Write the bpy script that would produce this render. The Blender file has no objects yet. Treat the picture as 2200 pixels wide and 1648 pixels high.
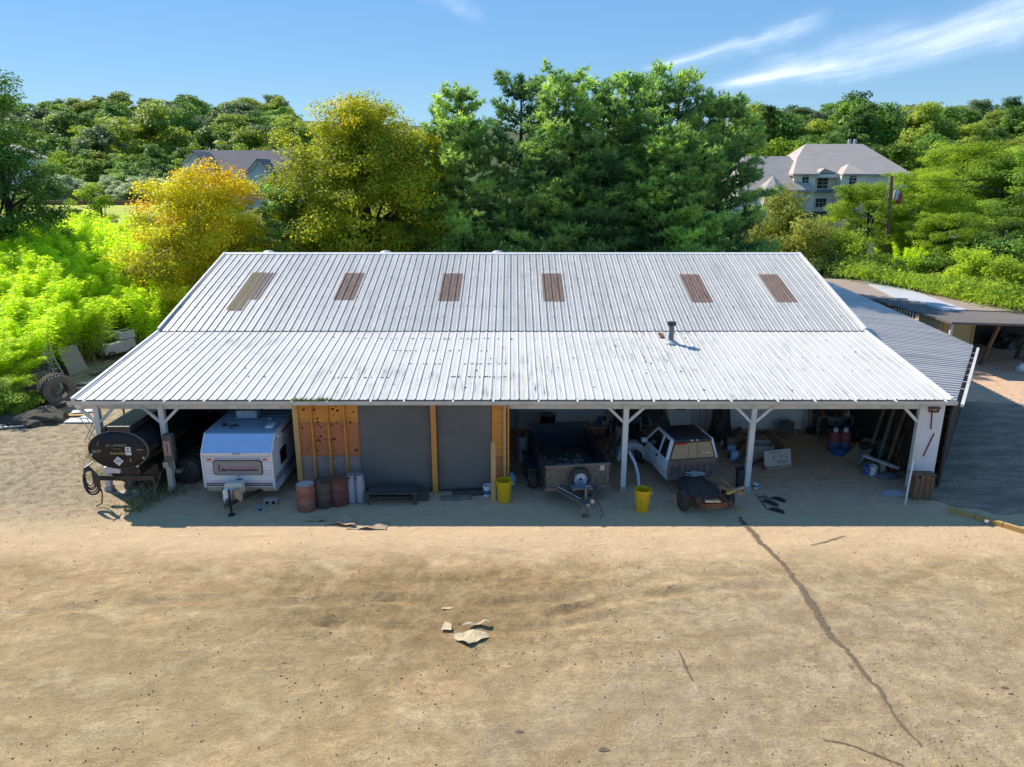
import bpy, bmesh, math, random
import numpy as np
from mathutils import Vector, Matrix, noise
R = math.radians
rnd = random.Random(7)

# ---------------------------------------------------------------- camera, sky, sun, exposure
scene = bpy.context.scene
CAM_H, PITCH, FPX = 10.0, R(16.0), 1528.0
cam_d = bpy.data.cameras.new('camera'); cam = bpy.data.objects.new('camera', cam_d)
scene.collection.objects.link(cam); scene.camera = cam
cam.location = (0, 0, CAM_H); cam.rotation_euler = (R(90) - PITCH, 0, 0)
cam_d.sensor_width = 36.0; cam_d.lens = 36.0 * FPX / 2200.0
cam_d.clip_start = 0.1; cam_d.clip_end = 60000

SUN_TO = Vector((-0.86, 0.69, 1.0)).normalized()          # from the ground towards the sun
SUN_EL = math.asin(SUN_TO.z); SUN_AZ = math.atan2(SUN_TO.x, SUN_TO.y)
world = bpy.data.worlds.new('World'); scene.world = world; world.use_nodes = True
wn, wl = world.node_tree.nodes, world.node_tree.links
world.cycles.sampling_method = 'MANUAL'; world.cycles.sample_map_resolution = 1024
bg = wn['Background']; bg.inputs['Strength'].default_value = 0.15
sky = wn.new('ShaderNodeTexSky'); sky.sky_type = 'NISHITA'; sky.sun_disc = False
sky.sun_elevation = SUN_EL; sky.sun_rotation = SUN_AZ
sky.altitude = 0; sky.air_density = 1.0; sky.dust_density = 0.0; sky.ozone_density = 1.0
def N(tree, kind, **kw):
    n = tree.nodes.new(kind)
    for k, v in kw.items():
        if k in n.inputs: n.inputs[k].default_value = v
        else: setattr(n, k, v)
    return n
def wmath(op, a, b=None, c=None):
    n = wn.new('ShaderNodeMath'); n.operation = op
    for i, v in enumerate((a, b, c)):
        if v is None: continue
        if isinstance(v, (int, float)): n.inputs[i].default_value = v
        else: wl.new(v, n.inputs[i])
    return n.outputs[0]
# the photograph's deep, even summer blue
hsv = wn.new('ShaderNodeHueSaturation'); hsv.inputs['Saturation'].default_value = 2.1
gam = wn.new('ShaderNodeGamma'); gam.inputs['Gamma'].default_value = 0.36
scl = wn.new('ShaderNodeMix'); scl.data_type = 'RGBA'; scl.blend_type = 'MULTIPLY'; scl.inputs[0].default_value = 1.0
scl.inputs[7].default_value = (1.12, 1.58, 2.10, 1)
wl.new(sky.outputs[0], gam.inputs['Color']); wl.new(gam.outputs[0], hsv.inputs['Color']); wl.new(hsv.outputs[0], scl.inputs[6])
wl.new(scl.outputs[2], bg.inputs['Color'])

sun_d = bpy.data.lights.new('sun', 'SUN'); sun = bpy.data.objects.new('sun', sun_d)
scene.collection.objects.link(sun)
sun_d.energy = 4.7; sun_d.angle = R(0.53); sun_d.color = (1.0, 0.93, 0.82)
sun.rotation_euler = (-SUN_TO).to_track_quat('-Z', 'Y').to_euler()
sun.location = (-60, 60, 80)
vs = scene.view_settings
vs.view_transform = 'Standard'; vs.look = 'None'; vs.gamma = 1.0; vs.exposure = 0.50; vs.use_curve_mapping = False
scene.cycles.use_denoising = True
scene.cycles.max_bounces = 6; scene.cycles.transparent_max_bounces = 4; scene.cycles.diffuse_bounces = 4
scene.cycles.glossy_bounces = 2; scene.cycles.transmission_bounces = 3; scene.cycles.use_adaptive_sampling = True; scene.cycles.adaptive_threshold = 0.025

# ---------------------------------------------------------------- measuring helpers
cP, sP = math.cos(PITCH), math.sin(PITCH)
def ray(px, py):
    a, b = (px - 1100.0) / FPX, -(py - 824.0) / FPX
    return Vector((a, cP + b * sP, -sP + b * cP))
def gp(px, py, z=0.0):            # point of a sight line at height z
    d = ray(px, py); t = (z - CAM_H) / d.z
    return Vector((0, 0, CAM_H)) + d * t
def dp(px, py, Y):                # point of a sight line at distance Y
    d = ray(px, py); return Vector((0, 0, CAM_H)) + d * (Y / d.y)
def smooth(t): t = max(0.0, min(1.0, t)); return t * t * (3 - 2 * t)
def terrain(x, y):
    h = 6.0 * smooth((y - 60) / 62.0)
    k = 0.128 if x < 0 else 0.108
    k = 0.108 + 0.020 * smooth((80 - x) / 160.0)
    t = max(0.0, min(y, 430) - 165)
    h += k * t * smooth(t / 70 + 0.25)
    if y > 70: h += (noise.noise(Vector((x * .012, y * .012, 3))) * 5.0) * smooth((y - 90) / 120.0)
    return h

# ---------------------------------------------------------------- objects, names, labels
COL = scene.collection
def link(o, parent=None, world_parts=True):
    COL.objects.link(o)
    if parent is not None:
        o.parent = parent
    return o
def tag(o, label, cat, group=None, kind=None):
    o['label'] = label
    if cat: o['category'] = cat
    if group: o['group'] = group
    if kind: o['kind'] = kind
    return o
def thing(name, label, cat, loc=(0, 0, 0), rz=0.0, group=None, rot=None):
    o = bpy.data.objects.new(name, None); COL.objects.link(o)
    o.location = loc; o.rotation_euler = rot if rot else (0, 0, rz); o.empty_display_size = 0.2
    return tag(o, label, cat, group)
def copy_tree(o, loc=None, rz=None, parent=None, label=None, scale=None):
    c = o.copy(); COL.objects.link(c)
    if parent is not None: c.parent = parent
    if loc is not None: c.location = loc
    if rz is not None: c.rotation_euler = (o.rotation_euler[0], o.rotation_euler[1], rz)
    if scale is not None: c.scale = scale
    if label: c['label'] = label
    for ch in o.children: copy_tree(ch, parent=c)
    return c

class MB:
    """collects faces for one mesh object"""
    def __init__(s): s.v, s.f, s.m = [], [], []
    def add(s, vs, fs, mi=0, M=None):
        b = len(s.v)
        s.v += [tuple(M @ Vector(p)) if M is not None else tuple(p) for p in vs]
        s.f += [tuple(b + i for i in f) for f in fs]; s.m += [mi] * len(fs)
        return s
    def box(s, c, d, rot=None, mi=0):
        x, y, z = d[0] / 2, d[1] / 2, d[2] / 2
        vs = [(-x, -y, -z), (x, -y, -z), (x, y, -z), (-x, y, -z), (-x, -y, z), (x, -y, z), (x, y, z), (-x, y, z)]
        fs = [(3, 2, 1, 0), (4, 5, 6, 7), (0, 1, 5, 4), (1, 2, 6, 5), (2, 3, 7, 6), (3, 0, 4, 7)]
        M = Matrix.Translation(c)
        if rot is not None: M = M @ (rot if isinstance(rot, Matrix) else Matrix.Rotation(rot, 4, 'Z'))
        return s.add(vs, fs, mi, M)
    def bar(s, a, b, w, h=None, mi=0, up=(0, 0, 1)):          # rectangular bar from a to b
        a, b = Vector(a), Vector(b); d = (b - a); L = d.length; d.normalize(); h = h or w
        u = Vector(up)
        if abs(d.dot(u)) > 0.98: u = Vector((0, 1, 0))
        x = d.cross(u).normalized(); z = x.cross(d).normalized()
        M = Matrix(((x.x, d.x, z.x, 0), (x.y, d.y, z.y, 0), (x.z, d.z, z.z, 0), (0, 0, 0, 1)))
        return s.box((a + b) / 2, (w, L, h), Matrix(M), mi)
    def tube(s, pts, r, n=8, mi=0, caps=True):                # round tube along points; r number or list
        pts = [Vector(p) for p in pts]; k = len(pts); rs = r if isinstance(r, (list, tuple)) else [r] * k
        vs, fs = [], []
        px = None
        for i, p in enumerate(pts):
            d = (pts[min(i + 1, k - 1)] - pts[max(i - 1, 0)]).normalized()
            if px is None:
                u = Vector((0, 0, 1)) if abs(d.z) < 0.9 else Vector((1, 0, 0)); px = d.cross(u).normalized()
            else: px = (px - d * px.dot(d)).normalized()
            q = d.cross(px)
            for j in range(n):
                a = 2 * math.pi * j / n; vs.append(p + (px * math.cos(a) + q * math.sin(a)) * rs[i])
        for i in range(k - 1):
            for j in range(n): fs.append((i * n + j, i * n + (j + 1) % n, (i + 1) * n + (j + 1) % n, (i + 1) * n + j))
        if caps: fs.append(tuple(range(n - 1, -1, -1))); fs.append(tuple(range((k - 1) * n, k * n)))
        return s.add(vs, fs, mi)
    def lathe(s, prof, n=20, mi=0, M=None, sx=1.0, sy=1.0, cap0=True, cap1=True):  # prof: (r, z)
        vs, fs = [], []; k = len(prof)
        for r, z in prof:
            for j in range(n):
                a = 2 * math.pi * j / n; vs.append((r * sx * math.cos(a), r * sy * math.sin(a), z))
        for i in range(k - 1):
            for j in range(n): fs.append((i * n + j, i * n + (j + 1) % n, (i + 1) * n + (j + 1) % n, (i + 1) * n + j))
        if cap0: fs.append(tuple(range(n - 1, -1, -1)))
        if cap1: fs.append(tuple(range((k - 1) * n, k * n)))
        return s.add(vs, fs, mi, M)
    def prism(s, poly, y0, y1, mi=0, M=None):                  # poly of (x, z) pushed along y
        n = len(poly)
        vs = [(x, y0, z) for x, z in poly] + [(x, y1, z) for x, z in poly]
        fs = [tuple(range(n)), tuple(range(2 * n - 1, n - 1, -1))]
        fs += [(i, n + i, n + (i + 1) % n, (i + 1) % n) for i in range(n)]
        return s.add(vs, fs, mi, M)
    def sheet(s, pts, th=0.01, mi=0):                          # thin plate from a planar polygon
        pts = [Vector(p) for p in pts]; nrm = (pts[1] - pts[0]).cross(pts[2] - pts[0]).normalized() * th
        n = len(pts); vs = pts + [p - nrm for p in pts]
        fs = [tuple(range(n)), tuple(range(2 * n - 1, n - 1, -1))] + [(i, n + i, n + (i + 1) % n, (i + 1) % n) for i in range(n)]
        return s.add(vs, fs, mi)
    def mesh(s, name, mats, smooth_sh=False):
        me = bpy.data.meshes.new(name); me.from_pydata(s.v, [], s.f); me.update()
        bm = bmesh.new(); bm.from_mesh(me); bmesh.ops.recalc_face_normals(bm, faces=bm.faces); bm.to_mesh(me); bm.free()
        for m in (mats if isinstance(mats, (list, tuple)) else [mats]): me.materials.append(m)
        if len(s.m) == len(me.polygons) and any(s.m): me.polygons.foreach_set('material_index', s.m)
        if smooth_sh: shade(me)
        return me
    def build(s, name, mats, parent=None, smooth_sh=False, bevel=0.0, loc=None, label=None):
        o = bpy.data.objects.new(name, s.mesh(name, mats, smooth_sh)); COL.objects.link(o)
        if parent is not None: o.parent = parent
        if loc is not None: o.location = loc
        if label: o['label'] = label
        if bevel:
            md = o.modifiers.new('bevel', 'BEVEL'); md.width = bevel; md.segments = 2; md.limit_method = 'ANGLE'; md.angle_limit = R(35)
        return o
def shade(me, ang=40):
    me.polygons.foreach_set('use_smooth', [True] * len(me.polygons))
    try: me.set_sharp_from_angle(angle=R(ang))
    except Exception: pass
def obj_from(me, name, parent=None, loc=None, rz=None):
    o = bpy.data.objects.new(name, me); COL.objects.link(o)
    if parent is not None: o.parent = parent
    if loc is not None: o.location = loc
    if rz is not None: o.rotation_euler = (0, 0, rz)
    return o
def text_mesh(body, size, mat, name='lettering', depth=0.002, parent=None, M=None, align='CENTER', shear=0.0):
    cu = bpy.data.curves.new(name, 'FONT'); cu.body = body; cu.size = size; cu.align_x = align; cu.align_y = 'CENTER'
    cu.extrude = depth; cu.shear = shear; cu.resolution_u = 2
    t = bpy.data.objects.new(name, cu); COL.objects.link(t)
    dg = bpy.context.evaluated_depsgraph_get()
    me = bpy.data.meshes.new_from_object(t.evaluated_get(dg)); me.name = name
    bpy.data.objects.remove(t); bpy.data.curves.remove(cu)
    me.materials.clear(); me.materials.append(mat)
    if M is not None: me.transform(M)
    return obj_from(me, name, parent)
FACE_CAM = Matrix.Rotation(R(90), 4, 'X')       # text lying on xy -> standing, facing -y

# ---------------------------------------------------------------- materials
def mix_rgb(t, fac, a, b, mode='MIX'):
    n = t.nodes.new('ShaderNodeMix'); n.data_type = 'RGBA'; n.blend_type = mode
    for i, v in ((0, fac), (6, a), (7, b)):
        if isinstance(v, (int, float)): n.inputs[i].default_value = v
        elif isinstance(v, (tuple, list)): n.inputs[i].default_value = (*v[:3], 1)
        else: t.links.new(v, n.inputs[i])
    return n.outputs[2]
def nmath(t, op, a, b=None, clamp=False):
    n = t.nodes.new('ShaderNodeMath'); n.operation = op; n.use_clamp = clamp
    for i, v in enumerate((a, b)):
        if v is None: continue
        if isinstance(v, (int, float)): n.inputs[i].default_value = v
        else: t.links.new(v, n.inputs[i])
    return n.outputs[0]
def noise_fac(t, vec, scale, detail=4, rough=0.55, lo=0.4, hi=0.6, dist=0.0):
    n = N(t, 'ShaderNodeTexNoise', Scale=scale, Detail=detail, Roughness=rough, Distortion=dist)
    if vec is not None: t.links.new(vec, n.inputs['Vector'])
    m = t.nodes.new('ShaderNodeMapRange'); m.inputs[1].default_value = lo; m.inputs[2].default_value = hi
    t.links.new(n.outputs['Fac'], m.inputs[0]); return m.outputs[0]
def scaled(t, vec, s, rot=(0, 0, 0)):
    m = t.nodes.new('ShaderNodeMapping'); m.inputs['Scale'].default_value = s; m.inputs['Rotation'].default_value = rot
    t.links.new(vec, m.inputs['Vector']); return m.outputs[0]
def new_mat(name):
    m = bpy.data.materials.new(name); m.use_nodes = True
    return m, m.node_tree, m.node_tree.nodes['Principled BSDF']
def bump(t, bsdf, height, strength=0.3, dist=0.02):
    b = N(t, 'ShaderNodeBump', Strength=strength, Distance=dist); t.links.new(height, b.inputs['Height'])
    t.links.new(b.outputs[0], bsdf.inputs['Normal'])
MATS = {}
def plain(name, col, rough=0.6, metal=0.0, dirt=0.35, dirt_col=None, scale=3.0, bump_s=0.15, fine=40.0, stretch=(1, 1, 1), spec=0.4):
    """painted / worn surface: base colour broken by blotches of dirt and a fine grain"""
    if name in MATS: return MATS[name]
    m, t, b = new_mat(name)
    tc = t.nodes.new('ShaderNodeTexCoord'); vec = scaled(t, tc.outputs['Object'], stretch)
    oi = t.nodes.new('ShaderNodeObjectInfo')
    va = t.nodes.new('ShaderNodeVectorMath'); va.operation = 'ADD'; t.links.new(vec, va.inputs[0])
    rs = nmath(t, 'MULTIPLY', oi.outputs['Random'], 37.0); t.links.new(rs, va.inputs[1]); vec = va.outputs[0]
    dc = dirt_col or tuple(c * 0.45 + 0.02 for c in col)
    f1 = noise_fac(t, vec, scale, 6, 0.62, 0.42, 0.72)
    f2 = noise_fac(t, vec, fine, 3, 0.6, 0.35, 0.75)
    c = mix_rgb(t, nmath(t, 'MULTIPLY', f1, dirt), col, dc)
    c = mix_rgb(t, nmath(t, 'MULTIPLY', f2, dirt * 0.45), c, dc)
    t.links.new(c, b.inputs['Base Color'])
    b.inputs['Roughness'].default_value = rough; b.inputs['Metallic'].default_value = metal
    b.inputs['Specular IOR Level'].default_value = spec
    if bump_s: bump(t, b, f2, bump_s, 0.01)
    MATS[name] = m; return m
def leaf_mat(name, cols, transl=0.45, rough=0.5, pos=None, tr_gain=1.5, gain=1.7):
    """foliage: per-leaf tint picks a colour; light passes through the leaves"""
    m, t, b = new_mat(name)
    at = t.nodes.new('ShaderNodeAttribute'); at.attribute_name = 'tint'
    cr = t.nodes.new('ShaderNodeValToRGB'); cr.color_ramp.interpolation = 'LINEAR'
    el = cr.color_ramp.elements
    while len(el) < len(cols): el.new(0.5)
    for i, c in enumerate(cols):
        el[i].position = pos[i] if pos else i / (len(cols) - 1); el[i].color = (*[min(.8, v * gain) for v in c], 1)
    oi = t.nodes.new('ShaderNodeObjectInfo')
    sh = nmath(t, 'MULTIPLY_ADD', oi.outputs['Random'], 0.24); sh.node.inputs[2].default_value = -0.12
    t.links.new(nmath(t, 'ADD', at.outputs['Fac'], sh, True), cr.inputs[0])
    hs = N(t, 'ShaderNodeHueSaturation', Saturation=1.0)
    t.links.new(cr.outputs[0], hs.inputs['Color'])
    t.links.new(nmath(t, 'ADD', nmath(t, 'MULTIPLY', oi.outputs['Random'], 0.3), 0.85), hs.inputs['Value'])
    t.links.new(hs.outputs[0], b.inputs['Base Color']); b.inputs['Roughness'].default_value = rough
    b.inputs['Specular IOR Level'].default_value = 0.12
    tr = t.nodes.new('ShaderNodeBsdfTranslucent')
    g = mix_rgb(t, 1.0, hs.outputs[0], (tr_gain, tr_gain, tr_gain * 0.75), 'MULTIPLY'); t.links.new(g, tr.inputs['Color'])
    mx = t.nodes.new('ShaderNodeMixShader'); mx.inputs[0].default_value = transl
    t.links.new(b.outputs[0], mx.inputs[1]); t.links.new(tr.outputs[0], mx.inputs[2])
    t.links.new(mx.outputs[0], t.nodes['Material Output'].inputs['Surface'])
    MATS[name] = m; return m

WHITE_WOOD = plain('white painted wood', (0.72, 0.71, 0.68), 0.65, dirt=0.5, dirt_col=(0.30, 0.28, 0.25), scale=2.5, stretch=(1, 1, .35))
GUTTER = plain('white gutter', (0.66, 0.64, 0.60), 0.45, dirt=0.5, dirt_col=(0.3, 0.27, 0.23), scale=1.2)
BLACK_STEEL = plain('black painted steel', (0.018, 0.018, 0.020), 0.35, dirt=0.55, dirt_col=(0.09, 0.08, 0.07), scale=3)
BLACK_GLOSS = plain('glossy black tank paint', (0.008, 0.009, 0.014), 0.40, dirt=0.25, dirt_col=(0.04, 0.04, 0.042), scale=2.2, spec=0.3)
DARK_PLASTIC = plain('dark plastic', (0.030, 0.031, 0.032), 0.5, dirt=0.4, dirt_col=(0.10, 0.09, 0.08))
RUBBER = plain('tyre rubber', (0.028, 0.027, 0.026), 0.85, dirt=0.6, dirt_col=(0.13, 0.11, 0.09), scale=5)
STEEL = plain('bare steel', (0.42, 0.42, 0.42), 0.4, metal=0.7, dirt=0.5, dirt_col=(0.18, 0.14, 0.11))
GALV = plain('galvanised steel', (0.50, 0.52, 0.53), 0.45, metal=0.4, dirt=0.4, dirt_col=(0.28, 0.27, 0.25))
RUST = plain('rusty steel', (0.20, 0.085, 0.045), 0.85, dirt=0.8, dirt_col=(0.06, 0.035, 0.025), scale=5)
WHITE_PAINT = plain('white paint', (0.78, 0.78, 0.77), 0.4, dirt=0.25, dirt_col=(0.4, 0.37, 0.33))
PLY = plain('orange stained plywood', (0.72, 0.31, 0.055), 0.7, dirt=0.55, dirt_col=(0.36, 0.12, 0.03), scale=3.0, stretch=(.35, 1, 2.2))
STUD = plain('fresh pine lumber', (0.62, 0.38, 0.14), 0.7, dirt=0.45, dirt_col=(0.42, 0.22, 0.07), scale=3, stretch=(3, 3, .3))
GREY_WOOD = plain('weathered grey wood', (0.23, 0.20, 0.165), 0.85, dirt=0.7, dirt_col=(0.09, 0.075, 0.06), scale=4)
BROWN_WOOD = plain('brown wood', (0.22, 0.13, 0.075), 0.8, dirt=0.6, dirt_col=(0.09, 0.05, 0.03), scale=4)
CARDBOARD = plain('cardboard', (0.46, 0.34, 0.22), 0.85, dirt=0.3, dirt_col=(0.28, 0.19, 0.11))
PALE_CARD = plain('pale printed cardboard', (0.50, 0.44, 0.37), 0.8, dirt=0.3, dirt_col=(0.3, 0.25, 0.2))
BARK = plain('bark', (0.085, 0.062, 0.045), 0.9, dirt=0.7, dirt_col=(0.03, 0.022, 0.017), scale=6, stretch=(1, 1, .3), bump_s=0.5)
YELLOW = plain('yellow plastic', (0.72, 0.46, 0.012), 0.42, dirt=0.22, dirt_col=(0.42, 0.25, 0.02), scale=4)
BLUE_PLASTIC = plain('blue plastic', (0.05, 0.13, 0.36), 0.45)
RED_PAINT = plain('red paint', (0.40, 0.06, 0.045), 0.5, dirt=0.5, dirt_col=(0.14, 0.05, 0.03))
GREEN_PLASTIC = plain('dark green plastic', (0.03, 0.09, 0.065), 0.5)
GLASS_DARK = plain('dark window glass', (0.015, 0.018, 0.02), 0.08, dirt=0.15, bump_s=0, spec=0.6)
ORANGE_LENS = plain('amber lens', (0.75, 0.14, 0.02), 0.25, dirt=0.1)
RED_LENS = plain('red lens', (0.45, 0.015, 0.015), 0.2, dirt=0.1)
INK = plain('black ink', (0.02, 0.02, 0.022), 0.6, dirt=0.1, bump_s=0)
CREAM_INK = plain('faded cream lettering', (0.34, 0.30, 0.19), 0.6, dirt=0.5, bump_s=0, scale=9)
YELLOW_INK = plain('faded yellow lettering', (0.46, 0.40, 0.12), 0.6, dirt=0.4, bump_s=0, scale=9)
CONCRETE = plain('concrete', (0.40, 0.38, 0.35), 0.85, dirt=0.5, dirt_col=(0.2, 0.18, 0.16))
# ================================================================ ground and hills
def dirt_material():
    m, t, b = new_mat('yard dirt')
    g = t.nodes.new('ShaderNodeNewGeometry'); P = g.outputs['Position']
    sx = t.nodes.new('ShaderNodeSeparateXYZ'); t.links.new(P, sx.inputs[0])
    def ramp(v, a, b_):
        r = t.nodes.new('ShaderNodeMapRange'); r.interpolation_type = 'SMOOTHSTEP'; r.inputs[1].default_value = a; r.inputs[2].default_value = b_; t.links.new(v, r.inputs[0]); return r.outputs[0]
    def blob(cx, cy, rx, ry, warp, soft=.5):          # worn area with a ragged rim
        dx = nmath(t, 'DIVIDE', nmath(t, 'SUBTRACT', sx.outputs['X'], cx), rx); dy = nmath(t, 'DIVIDE', nmath(t, 'SUBTRACT', sx.outputs['Y'], cy), ry)
        d = nmath(t, 'SQRT', nmath(t, 'ADD', nmath(t, 'MULTIPLY', dx, dx), nmath(t, 'MULTIPLY', dy, dy)))
        return ramp(nmath(t, 'ADD', d, warp), 1.0 + soft, 1.0 - soft)
    mul = lambda a, b_: nmath(t, 'MULTIPLY', a, b_)
    wn_ = N(t, 'ShaderNodeTexNoise', Scale=0.8, Detail=7.0, Roughness=0.68); t.links.new(P, wn_.inputs['Vector'])
    warp = nmath(t, 'MULTIPLY_ADD', wn_.outputs['Fac'], 2.2); warp.node.inputs[2].default_value = -1.1
    big = noise_fac(t, P, 0.16, 4, 0.6, 0.38, 0.64, 0.3)
    smear = noise_fac(t, scaled(t, P, (0.45, 1.5, 1), (0, 0, R(-12))), 1.1, 9, 0.74, 0.40, 0.62, 0.35)
    blot = noise_fac(t, P, 2.6, 9, 0.76, 0.43, 0.64, 0.3)
    speck = noise_fac(t, P, 24.0, 6, 0.80, 0.50, 0.70)
    grain = noise_fac(t, P, 90.0, 3, 0.6, 0.35, 0.70)
    c = mix_rgb(t, big, (0.680, 0.475, 0.240), (0.580, 0.400, 0.205))
    c = mix_rgb(t, mul(smear, .50), c, (0.29, 0.19, 0.088))
    pale = noise_fac(t, scaled(t, P, (0.8, 1.3, 1)), 0.9, 8, 0.70, 0.47, 0.66, 0.5)
    c = mix_rgb(t, mul(pale, .75), c, (0.76, 0.58, 0.34))
    q1 = gp(930, 1290); churn = blob(q1.x, q1.y, 4.3, 2.0, warp)
    c = mix_rgb(t, mul(churn, nmath(t, 'MULTIPLY_ADD', blot, .45)), c, (0.265, 0.170, 0.075)); pass
    q2 = gp(1850, 1400); grey = blob(q2.x, q2.y, 5.2, 4.2, warp, .6)
    c = mix_rgb(t, mul(grey, .50), c, mix_rgb(t, blot, (0.50, 0.40, 0.275), (0.36, 0.29, 0.20)))
    q3 = gp(1330, 1560); grey2 = blob(q3.x, q3.y, 3.0, 1.6, warp, .6)
    c = mix_rgb(t, mul(grey2, .45), c, (0.44, 0.345, 0.235))
    q4 = gp(300, 1470); dull = blob(q4.x, q4.y, 4.5, 2.6, warp, .7)
    c = mix_rgb(t, mul(dull, .35), c, (0.40, 0.31, 0.175))
    # broad compacted wheel sweeps
    def sweep(cx, cy, rad, wid, amt, col):
        nonlocal c
        dx = nmath(t, 'SUBTRACT', sx.outputs['X'], cx); dy = nmath(t, 'SUBTRACT', sx.outputs['Y'], cy)
        d = nmath(t, 'SQRT', nmath(t, 'ADD', mul(dx, dx), mul(dy, dy)))
        e = nmath(t, 'ABSOLUTE', nmath(t, 'ADD', nmath(t, 'SUBTRACT', d, rad), mul(warp, .22)))
        c = mix_rgb(t, mul(mul(ramp(e, wid, wid * .25), nmath(t, 'ADD', mul(smear, .6), .4)), amt), c, col)
    for k_ in (0, 1.9):
        sweep(-3.0, 40.0, 25.2 + k_, .34, .36, (0.30, 0.19, 0.085)); sweep(-16.0, 2.0, 16.5 + k_, .36, .30, (0.33, 0.22, 0.10)); sweep(16.0, 25.0, 12.5 + k_, .36, .40, (0.74, 0.56, 0.33)); sweep(9.0, 3.0, 9.0 + k_, .32, .38, (0.32, 0.22, 0.11))
    c = mix_rgb(t, mul(blot, .42), c, (0.22, 0.148, 0.07))
    c = mix_rgb(t, mul(speck, .62), c, (0.120, 0.082, 0.045))
    c = mix_rgb(t, mul(grain, .40), c, (0.20, 0.14, 0.075))
    c = mix_rgb(t, mul(mul(ramp(nmath(t, 'ADD', sx.outputs['Y'], mul(warp, .9)), 16.6, 18.6), .75), nmath(t, 'SUBTRACT', 1.0, mul(speck, .5))), c, (0.70, 0.505, 0.30))
    # warm tone painted on the ground under the roof, against its blue shade
    ay = nmath(t, 'ADD', sx.outputs['Y'], mul(warp, .8)); shade_mask = mul(ramp(ay, 19.9, 21.4), ramp(sx.outputs['X'], -12.5, -10.5))
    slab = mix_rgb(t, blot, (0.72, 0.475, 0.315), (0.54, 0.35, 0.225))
    c = mix_rgb(t, mul(shade_mask, .85), c, slab)
    # leaf litter and gravel at the left
    lm = mul(ramp(nmath(t, 'ADD', sx.outputs['X'], mul(warp, 1.6)), -10.5, -14.0), ramp(sx.outputs['Y'], 18.0, 21.5))
    litter = mix_rgb(t, blot, (0.37, 0.31, 0.21), (0.14, 0.115, 0.075))
    c = mix_rgb(t, mul(lm, .85), c, litter)
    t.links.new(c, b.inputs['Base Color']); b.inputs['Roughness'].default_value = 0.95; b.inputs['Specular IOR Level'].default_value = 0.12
    h = nmath(t, 'ADD', mul(blot, -.5), nmath(t, 'ADD', mul(speck, -.25), mul(smear, -.8)))
    bump(t, b, h, 0.7, 0.04)
    return m
def earth_material():
    m, t, b = new_mat('meadow and forest floor')
    g = t.nodes.new('ShaderNodeNewGeometry'); P = g.outputs['Position']
    a = noise_fac(t, P, 0.08, 5, 0.6, 0.4, 0.6); f = noise_fac(t, P, 1.5, 5, 0.7, 0.35, 0.7)
    c = mix_rgb(t, a, (0.10, 0.14, 0.035), (0.07, 0.085, 0.03)); c = mix_rgb(t, nmath(t, 'MULTIPLY', f, 0.6), c, (0.035, 0.04, 0.018))
    t.links.new(c, b.inputs['Base Color']); b.inputs['Roughness'].default_value = 1.0
    bump(t, b, f, 0.8, 0.2); return m
DIRT, EARTH = dirt_material(), earth_material()
def grid(xs, ys, zf):
    v = [(x, y, zf(x, y)) for y in ys for x in xs]; nx = len(xs)
    f = [(j * nx + i, j * nx + i + 1, (j + 1) * nx + i + 1, (j + 1) * nx + i) for j in range(len(ys) - 1) for i in range(nx - 1)]
    return v, f
def frange(a, b, s):
    out = []; x = a
    while x < b - 1e-6: out.append(x); x += s
    return out + [b]
# one continuous sheet, finer near the yard, out past the hills
xs = frange(-1400, -300, 100) + frange(-280, -60, 20) + frange(-50, -26, 4) + frange(-25, -18, .5)+frange(-17.5, 17.5, .125)+frange(18, 25, .5) + frange(30, 60, 5) + frange(80, 300, 20) + frange(400, 1400, 100)
ys = frange(-60, 0, 10) + frange(2, 8, 1.0)+frange(9, 20.5, .125)+frange(21, 60, 1.0) + frange(64, 180, 4) + frange(190, 480, 10) + frange(520, 1600, 120)
def seg_d(x, y, a, b):
    vx, vy = b[0] - a[0], b[1] - a[1]; t = max(0, min(1, ((x - a[0]) * vx + (y - a[1]) * vy) / (vx * vx + vy * vy))); return math.hypot(x - a[0] - t * vx, y - a[1] - t * vy)
RUTS = [[gp(*q)[:2] for q in pl] for pl in ([(600, 1300), (760, 1285), (880, 1290), (1000, 1300), (1120, 1300), (1260, 1285)], [(610, 1345), (740, 1340), (880, 1350), (1020, 1362), (1180, 1350), (1300, 1330)], [(640, 1320), (720, 1345), (800, 1385)], [(1000, 1180), (1140, 1195), (1240, 1225)], [(-60, 1330), (200, 1300), (420, 1290), (640, 1275)], [(1180, 1330), (1330, 1290), (1500, 1270), (1700, 1260)])]
def ground_z(x, y):
    z = terrain(x, y)
    if y < 60:
        k = smooth((19.2 - y) / 1.5)                       # ruts and heaves of the open yard
        if k > 0:
            z += k * (0.055 * noise.noise(Vector((x * .22, y * .35, 0))) + 0.03 * noise.noise(Vector((x * .7, y * 1.1, 5))))
            rough_ = .35 + .65 * max(0.0, min(1.0, 1.25 - math.hypot((x + 1.9) / 5.2, (y - 15.6) / 3.0)))
            z += k * rough_ * (0.022 * noise.noise(Vector((x * 1.9, y * 2.6, 2))) + 0.014 * noise.noise(Vector((x * 4.3, y * 5.2, 7))))
            for pl in RUTS:
                if not (pl[0][0] - 1 < x < pl[-1][0] + 1): continue
                d_ = min(seg_d(x, y, pl[i], pl[i + 1]) for i in range(len(pl) - 1))
                if d_ < .7: z += k * (-.070 * math.exp(-(d_ / .14) ** 2) + .048 * math.exp(-((d_ - .27) / .10) ** 2)) * (.6 + .8 * noise.noise(Vector((x * 1.1, y, 4))))
    return z
mb = MB(); v, f = grid(xs, ys, ground_z); mb.v, mb.f = v, f
mb.m = [0 if (ys[k // (len(xs) - 1)] < 57 and -27 < xs[k % (len(xs) - 1)] < 60) else 1 for k in range(len(f))]
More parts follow.
